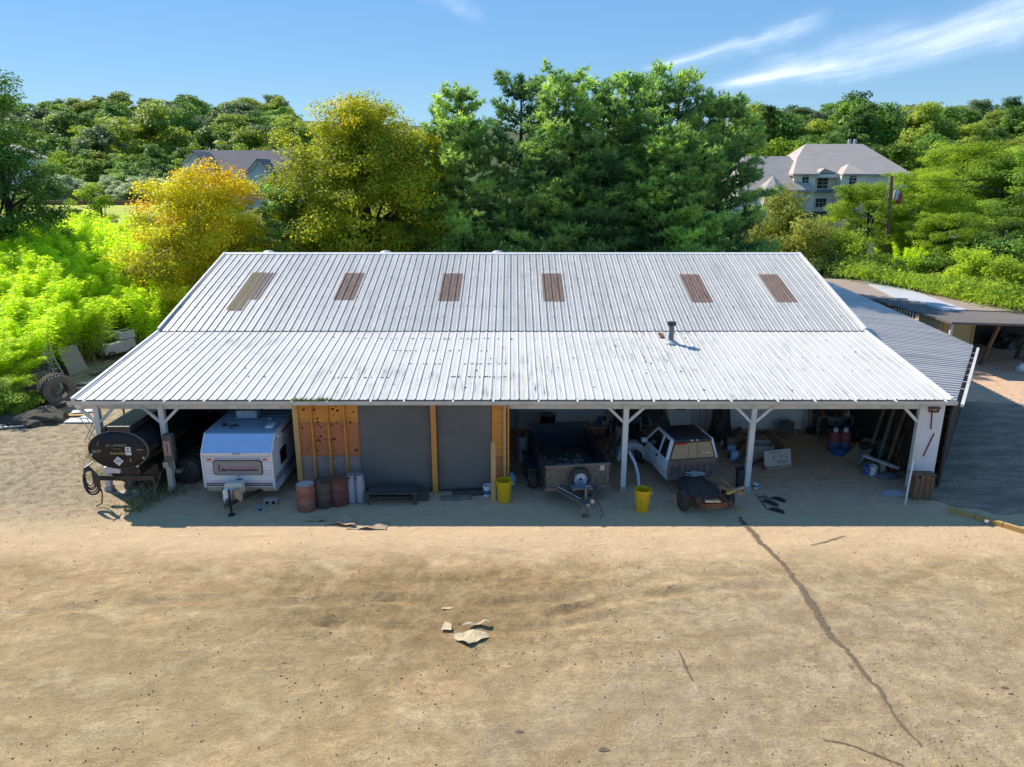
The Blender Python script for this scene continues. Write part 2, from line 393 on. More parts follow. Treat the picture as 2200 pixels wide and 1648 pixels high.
gr_o = mb.build('ground', [DIRT, EARTH], smooth_sh=True); gr_o['kind'] = 'structure'; gr_o['label'] = 'tan rutted dirt yard running back into wooded slopes'

# ground sheet coloured to stand for the shade beside the barn's right end
def shade_ground_mat():
    m, t, b = new_mat('shade-toned ground')
    g = t.nodes.new('ShaderNodeNewGeometry'); P = g.outputs['Position']
    f = noise_fac(t, scaled(t, P, (0.45, 1.6, 1), (0, 0, R(14))), 1.3, 6, 0.62, 0.4, 0.66, 0.8)
    c = mix_rgb(t, f, (0.40, 0.285, 0.195), (0.76, 0.53, 0.34)); t.links.new(c, b.inputs['Base Color'])
    f2 = noise_fac(t, P, 9.0, 6, .7, .4, .7); c = mix_rgb(t, nmath(t, 'MULTIPLY', f2, .6), c, (.20, .145, .105)); t.links.new(c, b.inputs['Base Color']); b.inputs['Roughness'].default_value = 0.8; bump(t, b, nmath(t, 'ADD', f, f2), 0.9, 0.08); return m
SHADE_GROUND = shade_ground_mat()
ring = []
prn = random.Random(3)
corner = [gp(2028, 868), gp(2110, 862), gp(2160, 868), gp(2330, 872), gp(2460, 1000), gp(2330, 1135), gp(2205, 1108), gp(2120, 1100), gp(2060, 1090), gp(2000, 1075), gp(1992, 1060), gp(2006, 1000)]
for i, p in enumerate(corner):
    q = corner[(i + 1) % len(corner)]
    for k in range(6):
        w = p.lerp(q, k / 6.0); n_ = noise.noise(Vector((w.x * 1.3, w.y * 1.3, 8))) * 0.25
        ring.append((w.x + n_, w.y + n_ * .7, 0.012))
mb = MB(); mb.add(ring + [(sum(p[0] for p in ring) / len(ring), sum(p[1] for p in ring) / len(ring), 0.03)],
                  [(i, (i + 1) % len(ring), len(ring)) for i in range(len(ring))])
o = mb.build('shade_ground', SHADE_GROUND, smooth_sh=True); o['kind'] = 'structure'; o['label'] = 'patch of ground coloured for the shade beyond the white end wall'

# ================================================================ the barn
XR = 14.06
EY, EZ, MY, MZ, RY, RZ, BY, BZ = 21.75, 3.22, 27.95, 4.20, 35.30, 6.48, 42.7, 4.20
def roof_mat(name, base, dirt, streak, upper):
    m, t, b = new_mat(name)
    tc = t.nodes.new('ShaderNodeTexCoord'); O = tc.outputs['Object']; g = t.nodes.new('ShaderNodeNewGeometry'); P = g.outputs['Position']
    oi = t.nodes.new('ShaderNodeObjectInfo')
    off = t.nodes.new('ShaderNodeCombineXYZ'); t.links.new(nmath(t, 'MULTIPLY', oi.outputs['Random'], 50.0), off.inputs[0])
    va = t.nodes.new('ShaderNodeVectorMath'); va.operation = 'ADD'; t.links.new(scaled(t, O, (9, .45, 1)), va.inputs[0]); t.links.new(off.outputs[0], va.inputs[1])
    st = noise_fac(t, va.outputs[0], 1.6, 6, 0.65, 0.52, 0.72)
    area = noise_fac(t, P, 0.28, 3, 0.55, 0.42, 0.58)
    blot = noise_fac(t, P, 1.1, 5, 0.6, 0.40, 0.70)
    # dirt and rib shade painted as dark lines beside the ribs
    sx = t.nodes.new('ShaderNodeSeparateXYZ'); t.links.new(O, sx.inputs[0])
    fr = nmath(t, 'FRACT', nmath(t, 'DIVIDE', sx.outputs['X'], PW / 3.0))
    ln = t.nodes.new('ShaderNodeMapRange'); ln.inputs[1].default_value = 0.10; ln.inputs[2].default_value = 0.03
    t.links.new(nmath(t, 'ABSOLUTE', nmath(t, 'SUBTRACT', fr, 0.30)), ln.inputs[0])
    lf = noise_fac(t, va.outputs[0], 0.8, 4, 0.6, 0.25, 0.6)
    c = mix_rgb(t, nmath(t, 'MULTIPLY', blot, 0.35), base, dirt)
    if upper:
        pr = t.nodes.new('ShaderNodeMapRange'); pr.inputs[3].default_value = 0.0; pr.inputs[4].default_value = 0.42
        t.links.new(oi.outputs['Random'], pr.inputs[0]); c = mix_rgb(t, pr.outputs[0], c, dirt)
        lanes = noise_fac(t, va.outputs[0], 0.35, 2, 0.5, 0.45, 0.62)
        c = mix_rgb(t, nmath(t, 'MULTIPLY', lanes, 0.35), c, dirt)
    c = mix_rgb(t, nmath(t, 'MULTIPLY', nmath(t, 'MULTIPLY', st, area), streak), c, (0.17, 0.17, 0.17))
    c = mix_rgb(t, nmath(t, 'MULTIPLY', nmath(t, 'MULTIPLY', ln.outputs[0], lf), 0.38 if not upper else 0.5), c, (0.20, 0.20, 0.20))
    t.links.new(c, b.inputs['Base Color']); b.inputs['Roughness'].default_value = 0.42 if upper else 0.55
    b.inputs['Metallic'].default_value = 0.18 if upper else 0.0; b.inputs['Specular IOR Level'].default_value = 0.35
    bump(t, b, blot, 0.12, 0.02); return m
NP = 31; PW = 2 * XR / NP
ROOF_LO = roof_mat('old white roof metal', (0.63, 0.605, 0.565), (0.45, 0.43, 0.40), 1.35, False)
ROOF_UP = roof_mat('pale galvanised roof metal', (0.62, 0.595, 0.55), (0.38, 0.37, 0.35), 0.75, True)
def panel_mesh(name, w, L, mat, ribs=3, rh=0.036, y0=0.0, minor=True, th=0.006):
    """one ribbed sheet: x across, y up the slope, z off the roof"""
    prof = [(0.0, 0.0)]; p = w / ribs
    for k in range(ribs):
        a = k * p
        prof += [(a + p * .10, 0), (a + p * .16, rh), (a + p * .27, rh), (a + p * .33, 0)]
        if minor: prof += [(a + p * .60, 0), (a + p * .63, rh * .2), (a + p * .69, rh * .2), (a + p * .72, 0)]
    prof.append((w, 0)); n = len(prof); m = MB()
    vs = [(x, y0, z) for x, z in prof] + [(x, L, z) for x, z in prof] + [(x, y0, z - th) for x, z in prof]
    fs = [(i, i + 1, n + i + 1, n + i) for i in range(n - 1)] + [(2 * n + i, 2 * n + i + 1, i + 1, i) for i in range(n - 1)]
    m.add(vs, fs); me = m.mesh(name, mat); return me
barn = thing('pole_barn', 'long open-fronted barn under a two-pitch white ribbed metal roof', 'barn', (0, 28, 0))
BO = Matrix.Translation((0, -28, 0))
def bpart(m, name, mat, parent=None, **kw):      # part of the barn from world coordinates
    o = m.build(name, mat, parent or barn, **kw)
    o.matrix_parent_inverse = BO if (parent is None or parent is barn) else Matrix.Identity(4)
    return o
a_lo = math.atan2(MZ - EZ, MY - EY); L_lo = math.hypot(MZ - EZ, MY - EY)
a_up = math.atan2(RZ - MZ, RY - MY); L_up = math.hypot(RZ - MZ, RY - MY)
me_lo = panel_mesh('roof_panel', PW, L_lo, ROOF_LO, rh=0.026); me_up = panel_mesh('roof_panel', PW, L_up, ROOF_UP, rh=0.034)
me_bk = panel_mesh('roof_panel', PW, math.hypot(BY - RY, RZ - BZ), ROOF_UP, rh=0.045)
for i in range(NP):
    x = -XR + i * PW
    for me, y, z, a in ((me_lo, EY, EZ, a_lo), (me_up, MY - 0.14, MZ + 0.05 - 0.14 * math.tan(a_up), a_up)):
        o = obj_from(me, 'roof_panel', barn, (x, y - 28, z + rnd.uniform(0, .004))); o.rotation_euler = (a, 0, 0)
    o = obj_from(me_bk, 'roof_panel', barn, (x + PW, BY - 28, BZ)); o.rotation_euler = (math.atan2(RZ - BZ, BY - RY), 0, math.pi)
upP, upN = Vector((0, MY, MZ + .05)), Vector((0, -math.sin(a_up), math.cos(a_up)))
loP, loN = Vector((0, EY, EZ)), Vector((0, -math.sin(a_lo), math.cos(a_lo)))
def on_plane(px, py, P0, n_):
    d = ray(px, py); o0 = Vector((0, 0, CAM_H)); return o0 + d * ((P0 - o0).dot(n_) / d.dot(n_))
# brown fibreglass skylight sheets laid in the upper slope
SKYL = plain('brown fibreglass', (0.24, 0.155, 0.11), 0.35, dirt=0.8, dirt_col=(0.10, 0.06, 0.04), scale=2.2, stretch=(4, 1, 1))
SKYT = plain('yellowed fibreglass', (0.36, 0.27, 0.13), 0.5, dirt=0.5, dirt_col=(0.2, 0.14, 0.07), scale=3, stretch=(4, 1, 1))
for px, py0, py1 in ((538, 587, 644), (720, 587, 645), (983, 588, 647), (1200, 588, 648), (1510, 590, 650), (1682, 590, 650)):
    b0, b1 = on_plane(px, py1, upP, upN), on_plane(px, py0, upP, upN)
    i = round((b0.x + XR) / PW - 0.5); x = -XR + i * PW
    L = (b1.y - b0.y) / math.cos(a_up)
    hw = .5 if px < 600 else 1.0
    me = panel_mesh('skylight_panel', PW * hw, L, SKYL, ribs=3 if hw == 1 else 2, rh=0.034)
    o = obj_from(me, 'skylight_panel', barn, (x, b0.y - 28, b0.z + 0.012)); o.rotation_euler = (a_up, 0, 0)
b0 = on_plane(482, 667, upP, upN); b1 = on_plane(500, 587, upP, upN)
i = round((on_plane(538, 644, upP, upN).x + XR) / PW - 0.5) - 1; x = -XR + i * PW + PW * .3
me = panel_mesh('skylight_panel', PW * .7, (b1.y - b0.y) / math.cos(a_up), SKYT, ribs=7, rh=0.03, minor=False)
o = obj_from(me, 'skylight_panel', barn, (x, b0.y - 28, b0.z + 0.03)); o.rotation_euler = (a_up, 0, 0); o['label'] = 'longer yellowed corrugated skylight sheet'
# trims
TRIM = plain('white trim metal', (0.76, 0.76, 0.75), 0.45, dirt=0.3, dirt_col=(0.45, 0.43, 0.4))
m = MB(); m.prism([(-.16, -.03), (0, .035), (.16, -.03), (.16, -.045), (0, .015), (-.16, -.045)], -XR - .05, XR + .05, M=Matrix.Translation((0, RY, RZ + .055)) @ Matrix.Rotation(R(90), 4, 'Z'))
bpart(m, 'ridge_cap', TRIM)
for s in (-1, 1):
    m = MB()
    for (ya, za, yb, zb, e) in ((EY, EZ, MY, MZ, 0), (MY - .1, MZ + .02, RY, RZ, .04), (BY, BZ, RY, RZ, .04)):
        m.bar((s * (XR + .03), ya, za + .015 + e), (s * (XR + .03), yb, zb + .015 + e), .09, .10)
    bpart(m, 'rake_trim', TRIM)
# the seam flashing, screws and tar dabs
m = MB(); seamr = random.Random(5)
for i in range(NP * 3):
    x = -XR + (i + .5) * PW / 3
    m.box((x, MY - .15, MZ + .045 - .15 * math.tan(a_up)), (PW / 3 * seamr.uniform(.7, 1.0), .03, .02))
o = bpart(m, 'seam_caulk', plain('dirty caulk', (0.20, 0.19, 0.17), 0.8)); o['kind'] = 'stuff'
m = MB(); sr = random.Random(11)
tU = Matrix.Rotation(a_up, 4, 'X'); tL = Matrix.Rotation(a_lo, 4, 'X')
for i in range(NP * 3):
    x = -XR + i * PW / 3 + .055
    for k in range(1, 8):
        if sr.random() < 0.55:
            s_ = sr.choice((.028, .035, .04, .05)); q = k / 8.0 + sr.uniform(-.004, .004)
            p = Vector((x + sr.uniform(-.01, .08), MY + q * (RY - MY), MZ + .05 + q * (RZ - MZ)))
            m.box(p + upN * .045, (s_, s_, .012), tU)
for py, xa, xb, n_ in ((728, 745, 1110, 30), (754, 850, 1100, 22), (782, 860, 1095, 20), (812, 710, 840, 16), (810, 970, 1090, 14), (760, 1600, 1640, 5), (730, 1100, 1400, 12), (768, 1150, 1900, 26), (795, 1150, 1900, 22)):
    for k in range(n_):
        px = xa + (xb - xa) * k / n_ + sr.uniform(-4, 4)
        if sr.random() < 0.25: continue
        p = on_plane(px, py + sr.uniform(-.6, .6), loP, loN); big = px < 1110
        m.box(p + loN * .012, (sr.uniform(.05, .12) if big else .035, sr.uniform(.035, .06) if big else .03, .01), tL)
for k in range(60):
    p = on_plane(sr.uniform(400, 1900), sr.uniform(722, 840), loP, loN); m.box(p + loN * .012, (sr.uniform(.02, .06), sr.uniform(.03, .10), .008), tL)
o = bpart(m, 'screws_and_tar_dabs', plain('tar', (0.05, 0.05, 0.052), 0.7)); o['kind'] = 'stuff'
# gutter with straps
m = MB(); gy, gz = EY - .13, EZ - .06
m.prism([(-.075, .06), (-.075, -.02), (-.05, -.07), (.06, -.07), (.06, .02), (.05, .02), (.05, -.06), (-.045, -.06), (-.065, -.015), (-.065, .06)], -XR - .12, XR + .10, M=Matrix.Translation((0, gy, gz)) @ Matrix.Rotation(R(90), 4, 'Z'))
gut = bpart(m, 'gutter', GUTTER)
for k in range(22):
    m = MB(); x = -XR + .35 + k * (2 * XR - .7) / 21 + rnd.uniform(-.2, .2); m.box((x, gy, gz + .066), (.05, .19, .014)); bpart(m, 'gutter_strap', WHITE_PAINT)
m = MB(); m.box((0, EY + .03, EZ - .10), (2 * XR - .1, .045, .16)); bpart(m, 'fascia_board', GREY_WOOD)
m = MB(); m.box((0, EY + .18, EZ - .22), (2 * XR - .2, .09, .26)); bpart(m, 'header_beam', WHITE_WOOD)
# rafters under the lean-to
for k in range(24):
    m = MB(); x = -13.6 + k * 27.2 / 23; m.bar((x, EY + .24, EZ - .12), (x, MY - .05, MZ - .14), .05, .15); bpart(m, 'rafter', GREY_WOOD)
# posts with knee braces
for x in (-13.46, -11.36, 3.70, 7.84, 13.26):
    m = MB(); m.box((x, 21.92, 1.5), (.17, .17, 3.0)); m.box((x, 21.92, .07), (.23, .23, .18), mi=1)
    post = bpart(m, 'post', [WHITE_WOOD, CONCRETE]); 
    for s in (-1, 1):
        if x > 13 and s > 0: continue
        b = MB(); b.bar((x + s * .07, 21.9, 2.42), (x + s * .66, 21.9, 3.0), .085, .085); bpart(b, 'brace', WHITE_WOOD, post)
# main walls -------------------------------------------------------------
SIDING = plain('old white siding', (0.82, 0.80, 0.77), 0.7, dirt=0.4, dirt_col=(0.45, 0.41, 0.37), scale=1.5)
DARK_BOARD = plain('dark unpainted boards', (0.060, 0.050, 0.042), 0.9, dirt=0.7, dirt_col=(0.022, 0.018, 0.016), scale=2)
TAN_BOARD = plain('pinkish tan boards', (0.40, 0.24, 0.16), 0.8, dirt=0.5, dirt_col=(0.2, 0.11, 0.07), scale=3, stretch=(2, 1, .4))
WY = 28.05; WT = 4.02
def wall_boards(x0, x1, z0, z1, mat, bw=0.20):
    """vertical boards, each a piece of its own"""
    n_ = max(1, round((x1 - x0) / bw)); w = (x1 - x0) / n_; me = MB().box((0, 0, 0), (w - .012, .03, z1 - z0)).mesh('board', mat)
    for k in range(n_):
        o = obj_from(me, 'board', front_wall, (x0 + (k + .5) * w, -.02 + rnd.uniform(-.004, .004), (z0 + z1) / 2))
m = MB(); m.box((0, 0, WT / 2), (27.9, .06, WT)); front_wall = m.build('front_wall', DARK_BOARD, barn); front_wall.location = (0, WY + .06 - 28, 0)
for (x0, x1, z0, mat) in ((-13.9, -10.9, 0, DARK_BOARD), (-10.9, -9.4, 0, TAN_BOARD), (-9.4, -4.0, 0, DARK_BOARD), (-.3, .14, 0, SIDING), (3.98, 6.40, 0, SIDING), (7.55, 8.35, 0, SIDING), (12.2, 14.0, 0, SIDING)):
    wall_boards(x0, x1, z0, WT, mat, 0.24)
DOORP = plain('pale garage door paint', (0.88, 0.88, 0.87), 0.5, dirt=0.22, dirt_col=(0.55, 0.53, 0.5), scale=1.2)
def garage_door(x0, x1, zt):
    w = x1 - x0
    m = MB(); m.box((0, 0, 0), (w, .04, zt)); d = m.build('garage_door', DOORP, barn, loc=((x0 + x1) / 2, WY - .04 - 28, zt / 2))
    hs = zt / 8.0
    me = MB().box((0, 0, 0), (w - .04, .03, hs - .022)).mesh('door_section', DOORP)
    for k in range(8): obj_from(me, 'door_section', d, (0, -.034, -zt / 2 + (k + .5) * hs))
    m = MB()
    for s in (-1, 1): m.box((s * (w / 2 + .07), -.03, 0), (.12, .06, zt + .1))
    m.box((0, -.03, zt / 2 + .08), (w + .26, .06, .14)); m.build('door_frame', WHITE_WOOD, d)
    return d
garage_door(0.28, 3.84, 3.0); garage_door(8.5, 12.05, 3.0)
# entry door with nine panes
d = MB().box((0, 0, 1.04), (.92, .05, 2.08)).build('entry_door', WHITE_PAINT, barn, loc=(6.98, WY - .05 - 28, 0))
for s in (-1, 1): MB().box((s * .53, -.02, 1.08), (.11, .09, 2.16)).build('door_jamb', WHITE_WOOD, d)
MB().box((0, -.02, 2.14), (1.17, .09, .1)).build('door_head', WHITE_WOOD, d)
pm = MB().box((0, 0, 0), (.17, .012, .25)).mesh('pane', GLASS_DARK)
for i in range(3):
    for j in range(3): obj_from(pm, 'pane', d, ((i - 1) * .195, -.03, 1.25 + j * .275))
MB().box((0, -.035, .92), (.44, .02, .17)).build('mail_slot', DARK_PLASTIC, d)
MB().tube([(.37, -.03, 1.0), (.37, -.09, 1.0)], .03, 8).build('door_knob', STEEL, d)
MB().lathe([(.0, 0), (.19, .01), (.19, .03), (0, .04)], 8, M=Matrix.Translation((7.98, WY - .08 - 28, 1.95)) @ Matrix.Rotation(R(90), 4, 'X')).build('round_sign', RED_PAINT, barn)
# other walls of the barn
m = MB(); m.box((0, BY - .15, 2.05), (27.9, .1, 4.1)); bpart(m, 'back_wall', SIDING)
for s in (-1, 1):
    m = MB(); poly = [(WY + .1, 0), (BY - .2, 0), (BY - .2, 4.0), (RY, RZ - .12), (WY + .1, 4.08)]
    m.prism([(y, z) for y, z in poly], -.05, .05, M=Matrix.Translation((s * 13.93, 0, 0)) @ Matrix.Rotation(R(90), 4, 'Z')); 
    bpart(m, 'gable_wall', SIDING)
# right end wall of the lean-to: dark boards inside, white front return
m = MB(); m.prism([(21.95, 0), (WY, 0), (WY, 4.05), (21.95, 3.1)], -.04, .04, M=Matrix.Translation((13.98, 0, 0)) @ Matrix.Rotation(R(90), 4, 'Z'))
bpart(m, 'end_wall', DARK_BOARD)
for k in range(14):
    y = 22.15 + k * .43
    m = MB(); m.box((13.92, y, 1.5), (.03, .40, 3.0 + .0)); bpart(m, 'board', DARK_BOARD)
FW = plain('white return wall', (0.74, 0.72, 0.73), 0.5, dirt=0.3, dirt_col=(0.45, 0.42, 0.40), scale=2)
m = MB(); m.box((13.66, 21.87, 1.52), (.64, .06, 3.04)); bpart(m, 'front_return_wall', FW)
m = MB(); m.bar((13.55, 21.82, 2.95), (13.62, 21.82, 2.2), .03); bpart(m, 'rusty_rod', RUST)
m = MB(); m.bar((13.75, 21.82, 2.05), (13.52, 21.82, 1.25), .03); bpart(m, 'rusty_rod', RUST)
m = MB(); m.box((13.60, 21.79, 2.93), (.36, .09, .05)); m.box((13.60, 21.79, 2.80), (.30, .06, .03)); m.box((13.45, 21.79, 2.87), (.03, .06, .14)); m.box((13.74, 21.79, 2.87), (.03, .06, .14)); bpart(m, 'rusty_bracket', RUST)
# the plywood and black cloth front in the second bay
PY_ = 21.80
PLY_SHADE_RED = plain('plywood shaded red brown', (0.50, 0.19, 0.075), 0.75, dirt=0.5, dirt_col=(0.30, 0.09, 0.04), scale=3, stretch=(.35, 1, 2.2))
def ply_shaded():
    m, t, b = new_mat('plywood shaded grey'); tc = t.nodes.new('ShaderNodeTexCoord')
    f = noise_fac(t, scaled(t, tc.outputs['Object'], (1, 1, 2)), 2.0, 6, 0.6, 0.35, 0.7)
    t.links.new(mix_rgb(t, f, (0.34, 0.25, 0.20), (0.20, 0.18, 0.18)), b.inputs['Base Color']); b.inputs['Roughness'].default_value = 0.85; return m
PLY_SHADE_GREY = ply_shaded()
for (x0, x1) in ((-7.08, -4.98), (-.66, -.30)):  # shading painted as colour on the lower tiers
    for z0, z1, mt in ((2.42, 3.10, PLY), (1.26, 2.412, PLY_SHADE_RED), (.02, 1.252, PLY_SHADE_GREY)):
        if x0 > -1: mt = PLY if z0 > .5 else PLY_SHADE_RED
        m = MB(); m.box(((x0 + x1) / 2, PY_ + .05, (z0 + z1) / 2), (x1 - x0, .02, z1 - z0)); bpart(m, 'plywood_sheet', mt)
for x, w in ((-7.0, .16), (-6.48, .05), (-5.95, .05), (-5.42, .05), (-.24, .10), (-.12, .06)):
    m = MB(); m.box((x, PY_ - .01, 1.55), (w, .09, 3.1)); bpart(m, 'stud', STUD if w > .09 else PLY)
m = MB(); m.box((-2.53, PY_ - .14, 1.55), (.17, .10, 3.08)); bpart(m, 'stud', plain('orange stained lumber', (0.62, 0.28, 0.06), 0.7, dirt=0.4, dirt_col=(0.4, 0.15, 0.03), scale=3, stretch=(3, 3, .3)))
kn = random.Random(4); m = MB()
for k in range(34):
    x = kn.choice((-6.7, -6.25, -5.7, -5.25)) + kn.uniform(-.16, .16); z = kn.uniform(1.35, 3.0)
    m.lathe([(kn.uniform(.018, .045), 0), (.012, .012)], 7, M=Matrix.Translation((x, PY_ + .038, z)) @ Matrix.Rotation(R(90), 4, 'X'), sx=kn.uniform(.8, 1.5))
o = bpart(m, 'plywood_knots', plain('dark knot', (0.09, 0.03, 0.015), 0.8)); o['kind'] = 'stuff'
def cloth(x0, x1, z0, z1, y, seed):
    nx, nz_ = 26, 20; vs = []
    for j in range(nz_ + 1):
        for i in range(nx + 1):
            x = x0 + (x1 - x0) * i / nx; z = z0 + (z1 - z0) * j / nz_; q = 1 - j / nz_
            dy = .035 * math.sin(x * 3.1 + seed) * q + .05 * noise.noise(Vector((x * 1.2, z * .9, seed))) + .02 * noise.noise(Vector((x * 4, z * 3, seed)))
            vs.append((x, y + dy, z))
    fs = [(j * (nx + 1) + i, j * (nx + 1) + i + 1, (j + 1) * (nx + 1) + i + 1, (j + 1) * (nx + 1) + i) for j in range(nz_) for i in range(nx)]
    m = MB(); m.add(vs, fs); return m
CLOTH = plain('black shade cloth', (0.150, 0.145, 0.132), 0.8, dirt=0.4, dirt_col=(0.085, 0.082, 0.078), scale=.8, fine=90)
for x0, x1, s in ((-4.97, -2.60, 1.0), (-2.46, -.67, 5.0)):
    o = bpart(cloth(x0, x1, .05, 3.1, PY_ + .02, s), 'shade_cloth', CLOTH, smooth_sh=True); md = o.modifiers.new('th', 'SOLIDIFY'); md.thickness = .006
for x in (-7.08, -.14):
    m = MB(); m.box((x, (PY_ + WY) / 2 + .08, 1.55), (.05, WY - PY_ - .2, 3.1)); bpart(m, 'side_partition', DARK_BOARD)
# stove pipe
sp_ = on_plane(1441, 737, loP, loN)
m = MB(); m.lathe([(.105, -.05), (.105, .68)], 16); pipe = m.build('stove_pipe', plain('grey stove pipe', (0.16, 0.19, 0.21), 0.4, metal=.4, dirt=.3), barn, smooth_sh=True, loc=(sp_.x, sp_.y - 28, sp_.z))
MB().lathe([(.0, .85), (.17, .82), (.175, .70), (.12, .68)], 16).build('pipe_cap', BLACK_STEEL, pipe, smooth_sh=True)
MB().lathe([(.28, -.05), (.26, .03), (.12, .12)], 16).build('pipe_flashing', GALV, pipe, smooth_sh=True)
p = on_plane(1420, 722, loP, loN); m = MB(); m.box(p + loN * .03, (.16, .5, .05), tL); bpart(m, 'roof_patch', RUST)
# ridge ventilators behind the ridge
for px in (578, 829, 1069):
    q = dp(px, 545, RY + .55); z = RZ - .15
    m = MB(); m.lathe([(.18, -.1), (.18, .12), (.29, .15), (.28, .20), (.16, .27), (.0, .29)], 16); v_ = m.build('roof_ventilator', GALV, barn, smooth_sh=True, loc=(q.x, RY + .55 - 28, z))

# moss and grass growing in the gutter
def blades(n_, fn, seed, hmin, hmax, w, mat, name):
    g = random.Random(seed); m = MB()
    for k in range(n_):
        p = fn(g); h = g.uniform(hmin, hmax); a = g.uniform(0, 6.28); l = Vector((math.cos(a), math.sin(a), 0)) * h * g.uniform(.1, .7)
        s_ = Vector((-math.sin(a), math.cos(a), 0)) * w
        p = Vector(p); m.add([p - s_, p + s_, p + l * .4 + Vector((0, 0, h * .7)) + s_ * .5, p + l + Vector((0, 0, h))], [(0, 1, 2, 3)])
    return m
GRASS = plain('fresh grass', (0.22, 0.30, 0.04), 0.7, dirt=.5, dirt_col=(.12, .16, .03))
def gut_pt(g):
    c = g.choice((655, 660, 700, 706, 710)); q = gp(c + g.gauss(0, 9), 846, EZ); return (q.x, gy + .02 + g.uniform(-.04, .1), gz - .02)
o = bpart(blades(380, gut_pt, 4, .06, .2, .012, GRASS, 'gutter_grass'), 'gutter_grass', GRASS); o['kind'] = 'stuff'
# ================================================================ side shed roof on the right gable
lsN = Vector((0.10, -0.03, 1)).normalized(); lsP = Vector((14.2, 22, 3.04))
def ls_z(x, y): return 3.04 - .10 * (x - 14.2) + .03 * (y - 22)
Bq, Aq = on_plane(2090, 746, lsP, lsN), on_plane(1767, 601, lsP, lsN)
Cq = Vector((14.35, 21.95, 0))
def ls_x(y):
    if y < Bq.y: return Cq.x + (Bq.x - Cq.x) * (y - Cq.y) / (Bq.y - Cq.y)
    return Bq.x + (Aq.x - Bq.x) * (y - Bq.y) / (Aq.y - Bq.y)
side = thing('side_shed', 'low side shed with a corrugated sheet roof against the right gable', 'shed', (17, 32, 0))
SO = Matrix.Translation((-17, -32, 0))
def spart(m, name, mat, parent=None, **kw):
    o = m.build(name, mat, parent or side, **kw)
    if parent is None: o.matrix_parent_inverse = SO
    return o
CORR = plain('weathered corrugated metal', (0.68, 0.61, 0.55), 0.5, dirt=0.55, dirt_col=(0.28, 0.255, 0.245), scale=0.7, stretch=(.3, 3, 1))
y = Cq.y; cr_ = random.Random(9); k = 0
while y < Aq.y - .5:
    m = MB(); pr = []; rib = 0.33
    for j in range(3):
        for q, z in ((0, 0), (.10, .0), (.16, .085), (.25, .085), (.33, .0)):
            if j and q == 0: continue
            pr.append((y + j * rib + q, z))
    n_ = len(pr); lift = cr_.uniform(0, .012)
    xe = [min(ls_x(q) + .02, 25) for q, z in pr]
    vs = [(14.04, q, ls_z(14.04, q) + z + lift) for q, z in pr] + [(x, q, ls_z(x, q) + z + lift) for (q, z), x in zip(pr, xe)]
    vs += [(x, q, ls_z(x, q) + z + lift - .02) for (q, z), x in zip(pr, xe)]
    m.add(vs, [(i, n_ + i, n_ + i + 1, i + 1) for i in range(n_ - 1)] + [(n_ + i, 2 * n_ + i, 2 * n_ + i + 1, n_ + i + 1) for i in range(n_ - 1)])
    spart(m, 'roof_panel', CORR); y += .99
c0, c1 = Vector((Cq.x + .10, Cq.y, ls_z(Cq.x, Cq.y) - .03)), Vector((Bq.x + .12, Bq.y, ls_z(Bq.x, Bq.y) - .03))
m = MB(); m.bar(c0 + Vector((.10, -.05, -.02)), c1 + Vector((.10, -.05, -.02)), .10, .09); spart(m, 'gutter', GUTTER)
for k in range(7):
    m = MB(); q = c0.lerp(c1, .2 + k * .11); m.bar(q + Vector((-.12, .08, .03)), q + Vector((.14, -.09, .03)), .04, .015); spart(m, 'gutter_strap', WHITE_PAINT)
m = MB(); m.bar((c0.x - .1, c0.y + .15, 1.35), (c1.x - .1, c1.y + .05, 1.05), .06, 2.6); spart(m, 'front_wall', DARK_BOARD)
m = MB(); m.bar((c1.x - .1, c1.y + .1, .95), (Aq.x - .1, Aq.y - .4, 1.1), .06, 2.2); spart(m, 'side_wall', SIDING)

# ================================================================ flat-roofed shed further back
fs_ = thing('flat_roof_shed', 'low shed with patched flat roof, cream wall and dark open bay', 'shed', (28, 42, 0))
FO = Matrix.Translation((-28, -42, 0))
def fpart(m, name, mat, parent=None, **kw):
    o = m.build(name, mat, parent or fs_, **kw)
    if parent is None: o.matrix_parent_inverse = FO
    return o
ROLL = plain('dark rolled roofing', (0.15, 0.132, 0.118), 0.9, dirt=0.4, dirt_col=(0.23, 0.205, 0.18), scale=.6)
ROLL_BR = plain('brown rolled roofing', (0.36, 0.28, 0.225), 0.9, dirt=0.4, dirt_col=(0.24, 0.185, 0.15), scale=.8)
ROLL_GR = plain('pale grey roofing', (0.50, 0.51, 0.52), 0.75, dirt=0.4, dirt_col=(0.36, 0.36, 0.36), scale=.8)
Z0 = 2.72
for poly, z, mt, nm in (
    ([(1868, 640), (1950, 640), (2027, 665), (2320, 672), (2320, 699), (2200, 696), (2045, 692)], Z0, ROLL, 'roof_section'),
    ([(1770, 598), (1848, 602), (1925, 640), (1866, 641)], Z0 + .05, ROLL_BR, 'roof_section'),
    ([(1848, 602), (1900, 604), (1965, 626), (2078, 665), (2027, 666), (1950, 641), (1925, 640)], Z0 + .09, ROLL_GR, 'roof_section'),
    ([(1898, 603), (2010, 612), (2320, 650), (2320, 673), (2078, 666), (1965, 626)], Z0 + .06, ROLL_BR, 'roof_section')):
    pts = [gp(px, py, z) for px, py in poly]; n_ = len(pts); m = MB(); m.add(pts + [p - Vector((0, 0, .12)) for p in pts], [tuple(range(n_)), tuple(range(2 * n_ - 1, n_ - 1, -1))] + [(i, (i + 1) % n_, n_ + (i + 1) % n_, n_ + i) for i in range(n_)]); fpart(m, nm, mt)
e0, e1, e2 = gp(1868, 640, Z0 - .08), gp(2045, 692, Z0 - .08), gp(2320, 699, Z0 - .08)
